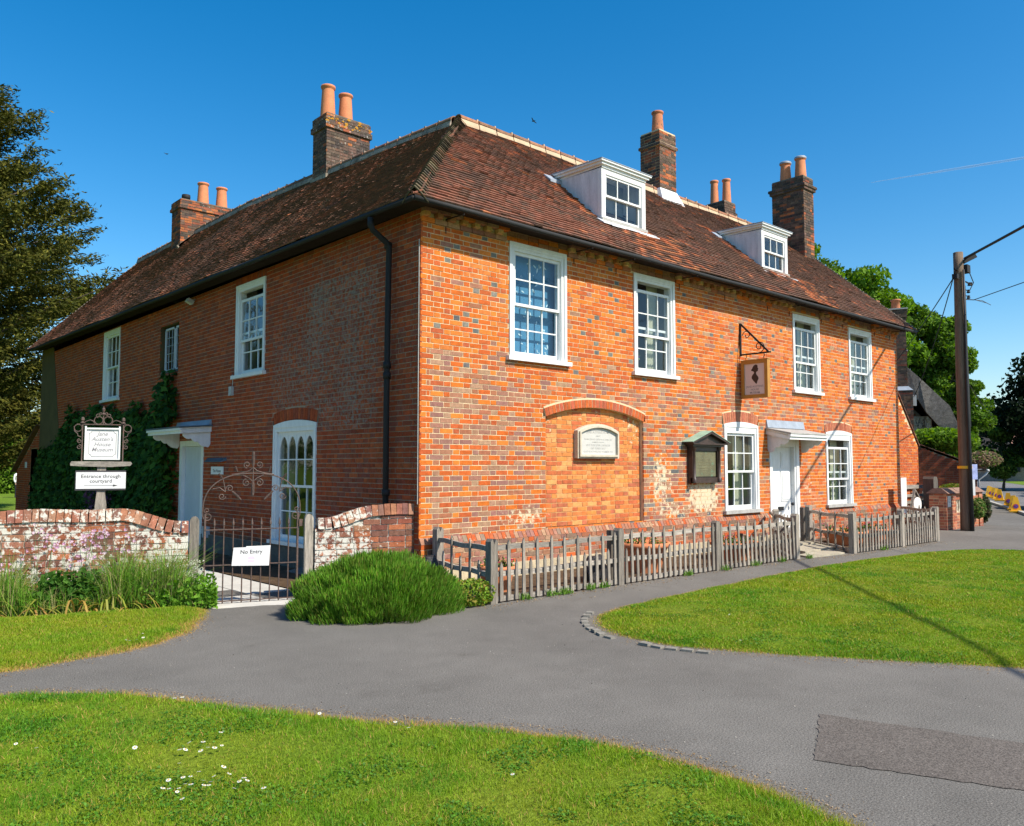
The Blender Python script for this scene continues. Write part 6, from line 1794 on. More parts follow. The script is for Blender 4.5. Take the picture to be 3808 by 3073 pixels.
# no-waiting cones
def cone(x, y, rz):
    t = thing('traffic_cone', 'x', 'traffic cone', group='yellow no-waiting cones along the kerb')
    F_ = Frame((0, 0, 0), (1, 0, 0), (0, -1, 0))
    mb = MB(); mb.box((-.2, -.2, 0), (.2, .2, .05)); mb.hexa([(-.16, -.10, .05), (.16, -.10, .05), (.16, .10, .05), (-.16, .10, .05), (-.065, -.045, .52), (.065, -.045, .52), (.065, .045, .52), (-.065, .045, .52)])
    b = mb.build('cone_body', M['yellow_plastic'], t)
    n_ = Vector((0, -.47, .055)).normalized()
    Fc = Frame((0, -.084, .20), (1, 0, 0), n_)
    for (r, m, d) in ((.085, 'red_print', .004), (.062, 'blue_print', .007)):
        mb = MB(); mb.face([Vector((r * math.cos(a), -.087 + .115 * r * math.sin(a) - d, .20 + r * math.sin(a))) for a in [k * PI / 8 for k in range(16)]]); mb.build('symbol', M[m], t)
    mb = MB(); mb.bar((-.055, -.098, .255), (.055, -.092, .145), .02, .004, up=(0, 1, 0)); mb.build('symbol_bar', M['red_print'], t)
    t.location = (x, y, .03); t.rotation_euler = (0, 0, rz)
    return t
cp = cone(25.4, .25, -1.2); cp['label'] = 'yellow no-waiting cone at the front of the row, nearest the camera'
CL = [(30.0, 1.85, 'yellow no-waiting cone second from the front, before the gap in the row'), (35.2, 3.75, 'yellow no-waiting cone just beyond the gap in the row'), (36.9, 4.4, 'yellow no-waiting cone in the middle of the far group of five'), (38.6, 5.05, 'yellow no-waiting cone fourth of the far group of five'), (40.2, 5.7, 'yellow no-waiting cone last but one along the kerb'), (42.0, 6.35, 'yellow no-waiting cone farthest along the kerb'), (26.9, .75, 'yellow no-waiting cone half hidden behind the front one')]
for (x, y, lb) in CL:
    c = cp.copy(); COL.objects.link(c); c.location = (x, y, .03); c.rotation_euler = (0, 0, -1.2 + RNG.uniform(-.15, .15)); c['label'] = lb
    for ch in list(cp.children):
        d = ch.copy(); COL.objects.link(d); d.parent = c
# parked car, only its tail inside the frame
car = thing('parked_car', 'dark grey parked car on the road, only its tail inside the frame', 'car')
prof = [(0, .35), (.05, .75), (.15, .95), (.55, 1.05), (1.0, 1.42), (2.3, 1.45), (3.0, 1.02), (3.9, .88), (4.1, .6), (4.1, .3)]
Fc = Frame((0, 0, 0), (1, 0, 0), (0, -1, 0)); mb = MB(); mb.prism(Fc, prof, -.85, .85); b = mb.build('body', M['car_paint'], car)
bv = b.modifiers.new('bevel', 'BEVEL'); bv.width = .12; bv.segments = 3
mb = MB(); mb.prism(Fc, [(.72, 1.08), (1.08, 1.36), (1.62, 1.39), (1.62, 1.06)], -.862, .862); mb.prism(Fc, [(1.68, 1.06), (1.68, 1.39), (2.25, 1.38), (2.75, 1.06)], -.862, .862); mb.build('side_window', M['cable'], car)
for x in (.8, 3.3):
    for s in (-1, 1):
        mb = MB(); mb.tube([(x, s * .70, .32), (x, s * .87, .32)], .32, 18); w_ = mb.build('wheel', M['tyre'], car); mb = MB(); mb.tube([(x, s * .86, .32), (x, s * .885, .32)], .2, 12); mb.build('rim', M['chrome'], w_)
for s in (-1, 1):
    mb = MB(); mb.obox((.06, s * .65, .8), (.04, 0, .01), (0, .14, 0), (0, 0, .09)); mb.build('tail_light', M['red_print'], car)
mb = MB(); mb.fbox(Fc, -.03, .1, .36, .52, -.8, .8); mb.build('bumper', M['cable'], car)
car.location = (27.45, -.98, .02); car.rotation_euler = (0, 0, .41)

# pale cottage at the bend of the road, far off
t = thing('distant_house', 'small far house with a pink tiled roof at the end of the road', 'house')
mb = MB(); mb.box((88, 17, 0), (96, 25, 2.4)); mb.build('wall', surf('far_wall', col=(.30, .22, .18), rough=.9), t)
mb = MB(); mb.hexa([(87.5, 16.6, 2.3), (96.5, 16.6, 2.3), (96.5, 25.4, 2.3), (87.5, 25.4, 2.3), (87.6, 20.6, 5.6), (96.4, 20.6, 5.6), (96.4, 21.4, 5.6), (87.6, 21.4, 5.6)]); mb.build('roof', surf('far_roof', col=(.42, .22, .17), rough=.9), t)
for y in (18, 20.5, 23):
    mb = MB(); mb.box((87.9, y, 1.0), (87.98, y + 1.0, 1.9)); mb.build('window', M['cable'], t)

# ------------------------------------------------------------------ left of the house
sh = thing('leanto_shed', 'lean-to brick shed with cream door at the far end of the house', 'shed')
tp3 = lambda y: lerp(2.95, 1.50, (y - 20.85) / 3.2)
mb = MB(); mb.prism(SI, [(20.87, -.2), (24.0, -.2), (24.0, 1.46), (20.87, 2.9)], -3.5, -.02); mb.build('walls', M['side_mortar'], sh)
br = wall_bricks(SI, 20.87, 24.0, -.2, 2.95, lambda y, z, k: pick(SIDE, .15, .13), [Cut(21.15, 22.05, .1, 2.2)], bond='stretcher', top=lambda y: tp3(y) - .04, d1=-.01)
emit_bricks(br, 0, M['side_brick'], sh)
rf = MB()
for k in range(16):
    for j in range(16):
        y0 = 20.9 + k * .21; x0 = -.12 + j * .24; z0 = tp3(y0)
        rf.hexa([(x0, y0, z0), (x0 + .235, y0, z0), (x0 + .235, y0 + .22, tp3(y0 + .22) + .0), (x0, y0 + .22, tp3(y0 + .22) + .0), (x0, y0, z0 + .03), (x0 + .235, y0, z0 + .03), (x0 + .235, y0 + .22, tp3(y0 + .22) + .045), (x0, y0 + .22, tp3(y0 + .22) + .045)], pick(T_BROWN, .3))
rf.build('roof_tiles', M['tile'], sh)['kind'] = 'stuff'
mb = MB(); mb.fbox(SI, 21.17, 22.03, .1, 2.18, -.06, -.02); dd = mb.build('door', M['yellow_door'], sh)
mb = MB(); mb.fbox(SI, 21.2, 21.45, 1.0, 1.03, -.02, .02); mb.build('latch', M['black_iron'], dd)
mb = MB(); mb.fbox(SI, 22.5, 22.75, 1.55, 1.75, -.01, .005); mb.build('small_plate', M['sign_white'], sh)

# visitor on the far lawn
def person(loc, rz, label):
    me = bpy.data.meshes.new('person')
    J = [((0, 0, .93), .13), ((0, 0, 1.15), .125), ((0, .01, 1.36), .15), ((0, .0, 1.48), .06), ((0, -.01, 1.56), .055), ((0, -.015, 1.66), .095), ((0, -.02, 1.74), .07),
         ((-.19, 0, 1.38), .065), ((-.24, .02, 1.12), .045), ((-.22, -.08, .9), .035), ((-.21, -.10, .80), .035), ((.19, 0, 1.38), .065), ((.25, .02, 1.12), .045), ((.23, -.08, .9), .035), ((.22, -.1, .80), .035),
         ((-.09, 0, .84), .105), ((-.10, -.03, .48), .07), ((-.10, .02, .10), .045), ((-.10, -.12, .04), .04), ((.09, 0, .84), .105), ((.11, .03, .48), .07), ((.11, .08, .10), .045), ((.11, -.06, .04), .04)]
    E_ = [(0, 1), (1, 2), (2, 3), (3, 4), (4, 5), (5, 6), (2, 7), (7, 8), (8, 9), (9, 10), (2, 11), (11, 12), (12, 13), (13, 14), (0, 15), (15, 16), (16, 17), (17, 18), (0, 19), (19, 20), (20, 21), (21, 22)]
    me.from_pydata([j[0] for j in J], E_, [])
    ob = bpy.data.objects.new('person_tmp', me); COL.objects.link(ob)
    ob.modifiers.new('skin', 'SKIN'); 
    for i, (p, r) in enumerate(J): me.skin_vertices[0].data[i].radius = (r, r * .85)
    me.skin_vertices[0].data[0].use_root = True
    s_ = ob.modifiers.new('sub', 'SUBSURF'); s_.levels = 2; s_.render_levels = 2
    dg = bpy.context.evaluated_depsgraph_get(); m2 = bpy.data.meshes.new_from_object(ob.evaluated_get(dg))
    bpy.data.objects.remove(ob)
    mats = [surf('skin', col=(.5, .3, .22), rough=.6, bump=0), surf('white_shirt', col=(.7, .7, .72), rough=.8, bump=0), surf('dark_trousers', col=(.02, .02, .03), rough=.9, bump=0), surf('dark_hair', col=(.04, .025, .02), rough=.7, bump=0)]
    m2.materials.clear()
    for m in mats: m2.materials.append(m)
    for p in m2.polygons:
        c = p.center
        arm = abs(c.x) > .17 and c.z < .9
        p.material_index = 2 if (c.z < .95 and not arm) else (1 if (c.z < 1.5 and not arm) else (3 if (c.z > 1.71 or (c.y > .01 and c.z > 1.6)) else 0))
    m2.shade_smooth()
    o = bpy.data.objects.new('person', m2); COL.objects.link(o); o.location = loc; o.rotation_euler = (0, 0, rz)
    mb = MB()
    for s in (-1, 1): mb.lathe((s * .032, -.105, 1.665), [(.001, -.012), (.012, 0), (.001, .012)], 6)
    mb.build('eyes', mats[3], o)
    mb = MB(); mb.hexa([(-.012, -.10, 1.625), (.012, -.10, 1.625), (.012, -.08, 1.66), (-.012, -.08, 1.66), (-.006, -.125, 1.63), (.006, -.125, 1.63), (.006, -.10, 1.665), (-.006, -.10, 1.665)]); mb.build('nose', mats[0], o)
    return tag(o, label, 'person')
person((4.25, 45.0, -.27), .6, 'person in a white top and dark trousers on the far lawn')

# birds and a vapour trail
def bird(loc, rz, label):
    mb = MB(); mb.tube([(-.16, 0, 0), (-.05, 0, .01), (.06, 0, .015), (.13, 0, .02), (.17, 0, .02)], [.01, .04, .045, .03, .004], 8)
    for s in (-1, 1): mb.hexa([(-.03, s * .02, 0), (.08, s * .02, 0), (.02, s * .2, .06), (-.04, s * .2, .06), (-.03, s * .02, .02), (.08, s * .02, .02), (.0, s * .34, .05), (-.06, s * .34, .05)])
    o = mb.build('bird', M['cable']); o.location = loc; o.rotation_euler = (.3, 0, rz); return tag(o, label, 'bird', group='birds high in the sky')
bird((19.45, 66.5, 30.1), .4, 'small dark bird in the sky over the side wing chimneys'); bird((34.99, 34.17, 27.4), 1.8, 'small dark bird in the sky right of the roof apex')
m, n, l, b, out = new_mat('vapour')
n.remove(b); df = n.new('ShaderNodeBsdfDiffuse'); df.inputs[0].default_value = (.9, .92, .95, 1); tr = n.new('ShaderNodeBsdfTransparent'); mx = n.new('ShaderNodeMixShader'); g_ = n.new('ShaderNodeNewGeometry')
ns = noise_node(n, l, g_.outputs['Position'], .012, 4); lw = n.new('ShaderNodeLayerWeight'); lw.inputs[0].default_value = .5
fc = math_n(n, l, 'MULTIPLY', math_n(n, l, 'SUBTRACT', 1.0, lw.outputs['Facing']), .28)
fc = math_n(n, l, 'MULTIPLY', fc, ramp(n, l, ns.outputs['Fac'], [(.3, .6), (.7, 1.0)]).outputs[0])
l.new(fc, mx.inputs[0]); l.new(tr.outputs[0], mx.inputs[1]); l.new(df.outputs[0], mx.inputs[2]); l.new(mx.outputs[0], out.inputs[0])
A_, B_ = Vector((2741.7, 1193.7, 964.5)), Vector((2900, 730, 969)); mb = MB()
mb.tube([A_.lerp(B_, k / 20) for k in range(21)], [.8 + 3.6 * min(1, k / 10) + .4 * math.sin(k * 2.3) for k in range(21)], 12, caps=False)
tag(mb.build('vapour_trail', m, None, True), 'thin white vapour trail across the blue sky on the right', 'vapour trail')
# ------------------------------------------------------------------ vegetation
CAMN = np.array([CAM.x, CAM.y, CAM.z])
def cards(name, c, size, up_bias, cols, mat, parent=None, aspect=.55, kind=None, nrm=None, droop=None):
    """one leaf-shaped quad per centre, tilted at random"""
    N = len(c)
    v = NR.normal(size=(N, 3)); v[:, 2] += up_bias; v /= np.linalg.norm(v, axis=1)[:, None]
    if nrm is not None: v = v * .6 + nrm; v /= np.linalg.norm(v, axis=1)[:, None]
    t = NR.normal(size=(N, 3))
    if droop is not None: t = t * .35 + droop
    t -= (t * v).sum(1)[:, None] * v; t /= np.linalg.norm(t, axis=1)[:, None] + 1e-9
    b = np.cross(v, t)
    s = (size * NR.uniform(.65, 1.35, N))[:, None]
    q = np.empty((N, 4, 3))
    q[:, 0] = c - t * s * .5; q[:, 1] = c + b * s * aspect * .5; q[:, 2] = c + t * s * .5; q[:, 3] = c - b * s * aspect * .5
    me = np_mesh(name, q.reshape(-1, 3), N, 4, cols)
    o = link(name, me, M[mat], parent)
    if kind: o['kind'] = kind
    return o
def colmix(N, pal, jit=.18):
    p = np.array(pal); k = NR.randint(0, len(p), N); c = p[k] * NR.uniform(1 - jit, 1 + jit, (N, 1)) 
    return np.concatenate([c, np.ones((N, 1))], 1)
def limb(mb, a, b, r0, r1, wob=.15, n=5):
    a, b = Vector(a), Vector(b); L = (b - a).length; pts = []
    for k in range(n + 1):
        q = k / n; pts.append(a.lerp(b, q) + V(RNG.uniform(-1, 1), RNG.uniform(-1, 1), RNG.uniform(-.5, .5)) * wob * L * .15 * math.sin(PI * q))
    mb.tube(pts, [lerp(r0, r1, k / n) for k in range(n + 1)], 7)
    return pts
def broadleaf(label, base, trunk_h, r, lobes, n_leaf, size, pal, name='tree', clump=.8, n_cl=26, group=None, cat='tree'):
    t = thing(name, label, cat, group=group)
    mb = MB(); b = Vector(base); fork = b + ZV * trunk_h
    limb(mb, b - ZV * .3, fork, r, r * .7, .3)
    cen = []; wts = []
    for (x, y, z, rx, ry, rz) in lobes:
        lc = Vector((x, y, z)); limb(mb, fork, lc, r * .5, r * .15)
        m = max(4, int(n_cl * rx * rz / 6))
        for _ in range(m):
            d = V(RNG.gauss(0, 1), RNG.gauss(0, 1), RNG.gauss(.15, 1)).normalized(); k = RNG.uniform(.55, 1.0) 
            p = lc + V(d.x * rx * k, d.y * ry * k, d.z * rz * k); cen.append(p); wts.append(clump * RNG.uniform(.6, 1.25))
            if RNG.random() < .5: limb(mb, lc, p, r * .14, r * .03, .3, 3)
    mb.build('trunk', M['bark'], t)
    C_ = np.array([tuple(c) for c in cen]); Wt = np.array(wts)
    pr = Wt ** 2; pr /= pr.sum(); k = NR.choice(len(C_), n_leaf, p=pr)
    d = NR.normal(size=(n_leaf, 3)); d /= np.linalg.norm(d, axis=1)[:, None]; rad = NR.uniform(.25, 1, n_leaf) ** .5
    sc = np.array([1.15, 1.15, .75])
    c = C_[k] + d * rad[:, None] * Wt[k][:, None] * sc
    shade = NR.uniform(.6, 1.4, len(C_))[k]
    cols = colmix(n_leaf, pal); cols[:, :3] *= shade[:, None]
    cards('crown', c, size, .5, cols, 'leaf', t, .62)
    return t
G_BRIGHT = [(.095, .19, .015), (.125, .225, .02), (.08, .16, .014), (.145, .25, .025)]
G_MID = [(.06, .12, .02), (.075, .14, .025), (.05, .10, .018)]
G_DARK = [(.010, .022, .008), (.014, .03, .010), (.008, .017, .007)]

broadleaf('bright green broadleaf tree rising behind the right end of the roof', (35, 11, -.28), 3.5, .4,
          [(33.7, 11.3, 10.0, 2.0, 2.0, 1.7), (34.4, 9.9, 10.3, 1.5, 1.6, 1.4), (34.0, 10.6, 10.9, 1.1, 1.1, .9), (33.7, 11.2, 11.2, .9, .9, .8), (34.9, 8.9, 9.3, 1.3, 1.5, 1.4), (35.2, 8.7, 8.0, 1.3, 1.5, 1.6), (34.0, 11.0, 8.4, 2.2, 2.2, 2.0), (33.4, 11.9, 12.6, .55, .6, .35), (34.6, 9.8, 6.8, 2.0, 2.0, 1.8)], 40000, .22, G_BRIGHT, clump=.7, n_cl=40)
broadleaf('leafy green tree behind the thatched cottage and the pole', (38.5, 7.9, -.28), 3, .35,
          [(38.0, 8.9, 9.2, 1.2, 1.2, 1.3), (38.2, 8.4, 7.9, 1.5, 1.6, 1.4), (38.6, 7.4, 7.3, 1.4, 1.5, 1.4), (38.8, 6.9, 6.1, 1.4, 1.5, 1.4), (39.0, 6.3, 5.0, 1.1, 1.2, 1.1), (38.9, 6.6, 3.6, 1.3, 1.4, 1.2), (38.7, 6.9, 8.6, .7, .7, .5), (38.5, 8.2, 5.6, 1.8, 1.8, 1.8), (38.6, 7.6, 3.0, 1.6, 1.6, 1.6)], 46000, .21, G_BRIGHT + G_MID[:2], clump=.6, n_cl=48)
broadleaf('huge dark evergreen tree over the road on the right', (58, 5.5, -.2), 3.0, .6,
          [(54.2, 8.2, 3.4, 2.3, 2.2, 1.9), (54.6, 7.6, 5.4, 2.4, 2.4, 2.0), (56, 5.6, 7.6, 3.2, 3.0, 2.2), (56.5, 4.0, 4.6, 3.6, 3.4, 3.0), (58, 3, 8.5, 4, 4, 3.2), (60, 0, 6, 4.5, 4.5, 4.0), (57, 2, 2.2, 3, 3, 1.8)], 52000, .32, G_DARK, clump=1.15, n_cl=34)
broadleaf('sunlit light green shrub at the foot of the dark roadside tree', (53.2, 9.0, -.1), .6, .12, [(53.0, 9.0, 2.6, 1.1, 1.0, 1.6), (53.3, 8.6, 1.6, 1.2, 1.1, 1.0)], 9000, .2, [(.06, .11, .018), (.08, .14, .022)], name='shrub', clump=.6, cat='shrub')
broadleaf('mid green tree where the road bends out of sight', (74, 19.5, -.1), 1.5, .3, [(73, 19.3, 3.4, 2.4, 2.2, 2.0), (74, 21, 4.0, 2.6, 2.4, 2.2), (72, 17.6, 2.6, 1.6, 1.5, 1.6)], 14000, .3, G_MID + G_BRIGHT[:1], clump=.9)
broadleaf('dark roadside tree beyond the right edge of the frame shading the road', (47.5, -5.5, -.1), 3, .5, [(47.5, -5, 6.2, 3.6, 3.4, 2.8), (44.5, -3.4, 5.2, 2.4, 2.4, 1.8), (50, -3.5, 6.6, 3.0, 3.0, 2.4)], 16000, .34, G_DARK, clump=1.1)
broadleaf('small green treetop peeping over the far roof of the side wing', (8.6, 49.2, -.28), 8, .3, [(8.72, 48.9, 12.9, .5, .5, .9), (8.45, 49.2, 11.9, .45, .5, .4), (9.6, 48.4, 12.3, .35, .4, .25), (9.2, 49.3, 10.7, 1.0, 1.0, 1.0)], 7000, .22, G_BRIGHT[:3], clump=.5, n_cl=40)

broadleaf('broad garden tree left of the frame, mirrored in the side windows', (-17, 27, -.28), 3, .4, [(-17, 27, 6, 4, 4, 3.5), (-13.5, 30, 5.5, 3.5, 3, 3.5), (-20, 22, 6, 4, 4, 4), (-16, 27, 9.5, 3, 3, 2.5)], 14000, .45, G_MID, clump=1.3)

# yew: upswept layered sprays
def yew(label, base, H, prof, n_br, pal):
    t = thing('yew_tree', label, 'tree'); b = Vector(base); mb = MB(); limb(mb, b - ZV * .3, b + ZV * H * .95, .5, .05, .2, 8)
    cs, dr = [], []
    for i in range(n_br):
        f = (i + RNG.random()) / n_br; z = lerp(.08, .97, f) * H; az = RNG.uniform(0, 2 * PI); L = prof(f) * RNG.uniform(.72, 1.12)
        rise = RNG.uniform(.25, .6); d = V(math.cos(az), math.sin(az), 0)
        a = b + ZV * (z - L * rise * .5)
        tip = a + d * L + ZV * L * rise
        if i % 2 == 0: limb(mb, a, tip, .07, .015, .15, 4)
        side_v = d.cross(ZV)
        m = int(16 + L * 20)
        for k in range(m):
            q = RNG.uniform(.22, 1.0) ** .8; wid = (1 - q) * .34 * L + .18
            p = a.lerp(tip, q) + side_v * RNG.gauss(0, wid * .55) + ZV * (RNG.gauss(0, .10) - .10) - ZV * .12 * abs(RNG.gauss(0, 1)) + d * RNG.gauss(0, .12)
            # a twig: a fan of short sprays along one direction
            tv = (d * RNG.uniform(.5, 1) + side_v * RNG.uniform(-.8, .8) + ZV * RNG.uniform(.0, .5)).normalized()
            shade = RNG.uniform(.7, 1.3)
            for j in range(9):
                c = p + tv * j * .07 + V(RNG.gauss(0, .05), RNG.gauss(0, .05), RNG.gauss(0, .04)); cs.append((c.x, c.y, c.z, shade)); u_ = tv + side_v * RNG.uniform(-.8, .8) - ZV * .35; dr.append(tuple(u_.normalized()))
    mb.build('trunk', M['bark'], t)
    A = np.array(cs); cols = colmix(len(A), pal, .25); cols[:, :3] *= A[:, 3:4]
    cards('crown', A[:, :3], .19, .8, cols, 'needle', t, .32, droop=np.array(dr))
    return t
yew('tall dark yew tree rising beside the far end of the side wing', (-3.0, 29.5, -.28), 19.5, lambda f: 7.0 * (1 - max(0, f - .42) ** 1.2 * 1.62) * (.66 + .34 * min(1, f / .3)), 420, [(.085, .088, .014), (.062, .070, .014), (.11, .102, .018), (.055, .064, .014)])

# hedge and border beyond the side lawn
def hedge(label, x0, x1, y0, y1, z1, n, pal, size=.22):
    P = np.stack([NR.uniform(x0, x1, n), NR.uniform(y0, y1, n), NR.uniform(-.3, z1, n)], 1)
    hh = np.array([z1 * (.78 + .3 * noise.noise((p[0] * .7, p[1] * .5, 3))) for p in P]); P[:, 2] = np.minimum(P[:, 2], hh + NR.normal(0, .08, n))
    cols = colmix(n, pal, .25); o = cards('hedge', P, size, .4, cols, 'leaf', None, .6); return tag(o, label, 'hedge')
hedge('sunlit green hedge across the far lawn on the left', -12, 12, 53, 56, 4.2, 26000, G_BRIGHT, .26)
hedge('tall belt of dark trees behind the sunlit hedge', -22, 8, 60, 66, 10.5, 26000, [(.03, .06, .014), (.045, .08, .018), (.022, .045, .012)], .5)
mb = MB(); mb.face([(-25, 24, -.20), (20, 24, -.20), (20, 53, -.20), (-25, 53, -.20)]); tag(mb.build('garden_lawn', M['meadow']), kind='structure')
def climber(label, c, r, n, pal, size=.12, name='climbing_plant'):
    k = NR.normal(size=(n, 3)); k /= np.linalg.norm(k, axis=1)[:, None]; P = np.array(c) + k * np.array(r) * NR.uniform(.4, 1, (n, 1)) ** .5
    for i in range(0): pass
    o = cards(name, P, size, .6, colmix(n, pal, .25), 'leaf', None, .65); return tag(o, label, 'plant')
climber('bright green climbing plant over the outbuilding roof', (24.6, 2.4, 2.55), (1.2, 1.3, .42), 5200, [(.13, .24, .02), (.17, .28, .03), (.09, .17, .02)], .15)
climber('pinkish flowering shrub on the outbuilding eaves by the pole', (24.6, .95, 1.85), (1.1, .5, .28), 1800, [(.2, .12, .09), (.10, .16, .03), (.25, .2, .12)], .1)
climber('green weeds growing through the pierced brick wall', (17.35, -1.2, .5), (.32, .2, .28), 700, [(.08, .16, .03), (.16, .18, .06)], .09)
climber('yellow-green creeper along the top of the pier wall', (16.9, -.75, 1.05), (.8, .16, .09), 900, [(.16, .20, .03), (.2, .17, .03), (.08, .15, .02)], .07)
climber('dark shrub at the end of the pier wall by the pavement', (18.25, -1.0, .45), (.2, .25, .4), 900, [(.03, .05, .02), (.06, .08, .03), (.12, .10, .06)], .1, 'shrub')

# dark creeper on the side wall
cr = thing('wall_creeper', 'dense dark green creeper covering the side wall left of the door', 'plant')
zones = [(8.75, 10.6, 0, 2.9), (9.0, 9.9, 1.6, 3.55), (10.5, 12.4, -.1, 2.65), (12.2, 14.4, -.1, 3.0), (14.2, 17.6, -.1, 2.9), (17.4, 20.0, -.1, 2.3), (8.7, 9.4, 1.9, 3.3)]
n = 17000; Y = NR.uniform(8.55, 20.2, n); Z = NR.uniform(-.1, 3.7, n)
top_ = np.array([lerp(3.75, 2.75, sstep(9.0, 10.3, y)) if y < 10.3 else (lerp(2.75, 3.05, sstep(10.3, 13, y)) if y < 14 else lerp(3.05, 1.9, sstep(16, 20, y))) for y in Y]) + np.array([.55 * noise.noise((y * 1.3, 0, 4)) + .2 * noise.noise((y * 4, 0, 8)) for y in Y])
left_ = np.array([8.74 + .18 * noise.noise((z * 2, 3, 0)) + (.45 if z > 2.15 and z < 2.6 else 0) + (.2 if z > 3.2 else 0) for z in Z])
win = (Y > 12.75) & (Y < 14.4) & (Z > 3.2)
bd = (Y > 13.0) & (Y < 13.6) & (Z < 1.7) & (Z > .2)
ok = (Z < top_) & (Y > left_) & ~win & ~bd
Y, Z = Y[ok], Z[ok]; X = -NR.uniform(.02, .42, len(Y)) * (.35 + .65 * np.clip(1 - (Z / np.maximum(top_[ok], .5)), 0.1, 1) + .25)
P = np.stack([X, Y, Z], 1)
cards('foliage', P, .17, .3, colmix(len(P), [(.024, .075, .012), (.036, .098, .014), (.018, .055, .010), (.055, .13, .018)], .3), 'leaf', cr, .6, nrm=np.array([-.8, -.2, .4]))
mb = MB()
for k in range(16):
    y = RNG.uniform(9.6, 19); limb(mb, (-.05, y, -.2), (-.04, y + RNG.uniform(-.3, .6), 2.0), .025, .008, .12, 5)
mb.build('stem', M['bark'], cr)
climber('purple flowers among the creeper near the side door', (-.55, 12.4, .75), (.3, .6, .45), 500, [(.16, .07, .14), (.10, .05, .10), (.04, .07, .03)], .09)

# rosemary-like bush by the corner: upright spikes over a dark heart
bush = thing('lavender_bush', 'large rounded green lavender bush at the house corner', 'bush')
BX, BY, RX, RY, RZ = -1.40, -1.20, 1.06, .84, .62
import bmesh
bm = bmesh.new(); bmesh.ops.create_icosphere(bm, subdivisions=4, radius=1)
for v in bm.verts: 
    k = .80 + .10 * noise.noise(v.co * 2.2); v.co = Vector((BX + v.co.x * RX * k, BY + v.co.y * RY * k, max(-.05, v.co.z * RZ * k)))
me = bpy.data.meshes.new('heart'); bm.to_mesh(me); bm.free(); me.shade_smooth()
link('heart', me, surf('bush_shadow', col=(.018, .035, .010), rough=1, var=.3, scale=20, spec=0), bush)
n = 70000
th = NR.uniform(0, 2 * PI, n); ph = np.arccos(NR.uniform(-.02, 1, n)); dirs = np.stack([np.sin(ph) * np.cos(th), np.sin(ph) * np.sin(th), np.cos(ph)], 1)
k = .96 + np.array([.17 * noise.noise(Vector(d) * 2.4) + .11 * noise.noise(Vector(d) * 6) for d in dirs])
base = np.array([BX, BY, 0]) + dirs * np.array([RX, RY, RZ]) * k[:, None] * NR.uniform(.78, 1.0, n)[:, None]
grow = dirs * .55 + np.array([0, 0, .9]) + NR.normal(0, .16, (n, 3)); grow /= np.linalg.norm(grow, axis=1)[:, None]
L = NR.uniform(.035, .085, n)[:, None]; side_v = np.cross(grow, NR.normal(size=(n, 3))); side_v /= np.linalg.norm(side_v, axis=1)[:, None]
wd = NR.uniform(.0035, .0065, n)[:, None]
q = np.empty((n, 4, 3)); q[:, 0] = base - side_v * wd * .6; q[:, 1] = base + side_v * wd * .6; q[:, 2] = base + grow * L * .7 + side_v * wd; q[:, 3] = base + grow * L
tone = np.array([1 + .5 * noise.noise(Vector(d) * 3.5) + .3 * noise.noise(Vector(d) * 11) for d in dirs])[:, None]
cols = colmix(n, [(.10, .235, .014), (.12, .27, .018), (.07, .17, .010), (.15, .31, .03), (.16, .20, .03)], .25); cols[:, :3] *= tone
o = link('spikes', np_mesh('spikes', q.reshape(-1, 3), n, 4, cols), M['blade'], bush); o['kind'] = 'stuff'
BX2, BY2 = -.72, -1.62
climber('low yellow-green herb clump at the foot of the fence corner post', (-.42, -1.62, .14), (.34, .24, .17), 1900, [(.16, .28, .03), (.22, .31, .035), (.12, .22, .025), (.34, .28, .06)], .04, 'herb_clump')

# blades -----------------------------------------------------------------
def blades(P, h, w_, lean, cols, name, mat='blade', seg=1):
    """P (n,3) roots; each blade is one tapering triangle (seg 1) or a bent strip (seg 2)"""
    n = len(P); a = NR.uniform(0, 2 * PI, n); s = np.stack([np.cos(a), np.sin(a), np.zeros(n)], 1); ld = np.stack([-np.sin(a), np.cos(a), np.zeros(n)], 1)
    ldj = NR.normal(0, 1, (n, 3)); ldj[:, 2] = 0; h = h[:, None]; w_ = w_[:, None]; lean = lean[:, None]
    up = np.array([0, 0, 1.0])
    if seg == 1:
        q = np.empty((n, 3, 3)); q[:, 0] = P - s * w_ / 2; q[:, 1] = P + s * w_ / 2; q[:, 2] = P + up * h + ldj * lean * h
        return np_mesh(name, q.reshape(-1, 3), n, 3, cols)
    m1 = P + up * h * .6 + ldj * lean * h * .35; m2 = P + up * h * (1 - .25 * np.minimum(lean, 1.5)) + ldj * lean * h
    q = np.empty((2 * n, 4, 3)); q[:n, 0] = P - s * w_ / 2; q[:n, 1] = P + s * w_ / 2; q[:n, 2] = m1 + s * w_ * .42; q[:n, 3] = m1 - s * w_ * .42
    q[n:, 0] = m1 - s * w_ * .42; q[n:, 1] = m1 + s * w_ * .42; q[n:, 2] = m2 + s * w_ * .06; q[n:, 3] = m2 - s * w_ * .06
    return np_mesh(name, q.reshape(-1, 3), 2 * n, 4, np.concatenate([cols, cols]))
yaw = math.radians(42.303); FWD = np.array([math.sin(yaw), math.cos(yaw)]); RGT = np.array([math.cos(yaw), -math.sin(yaw)])
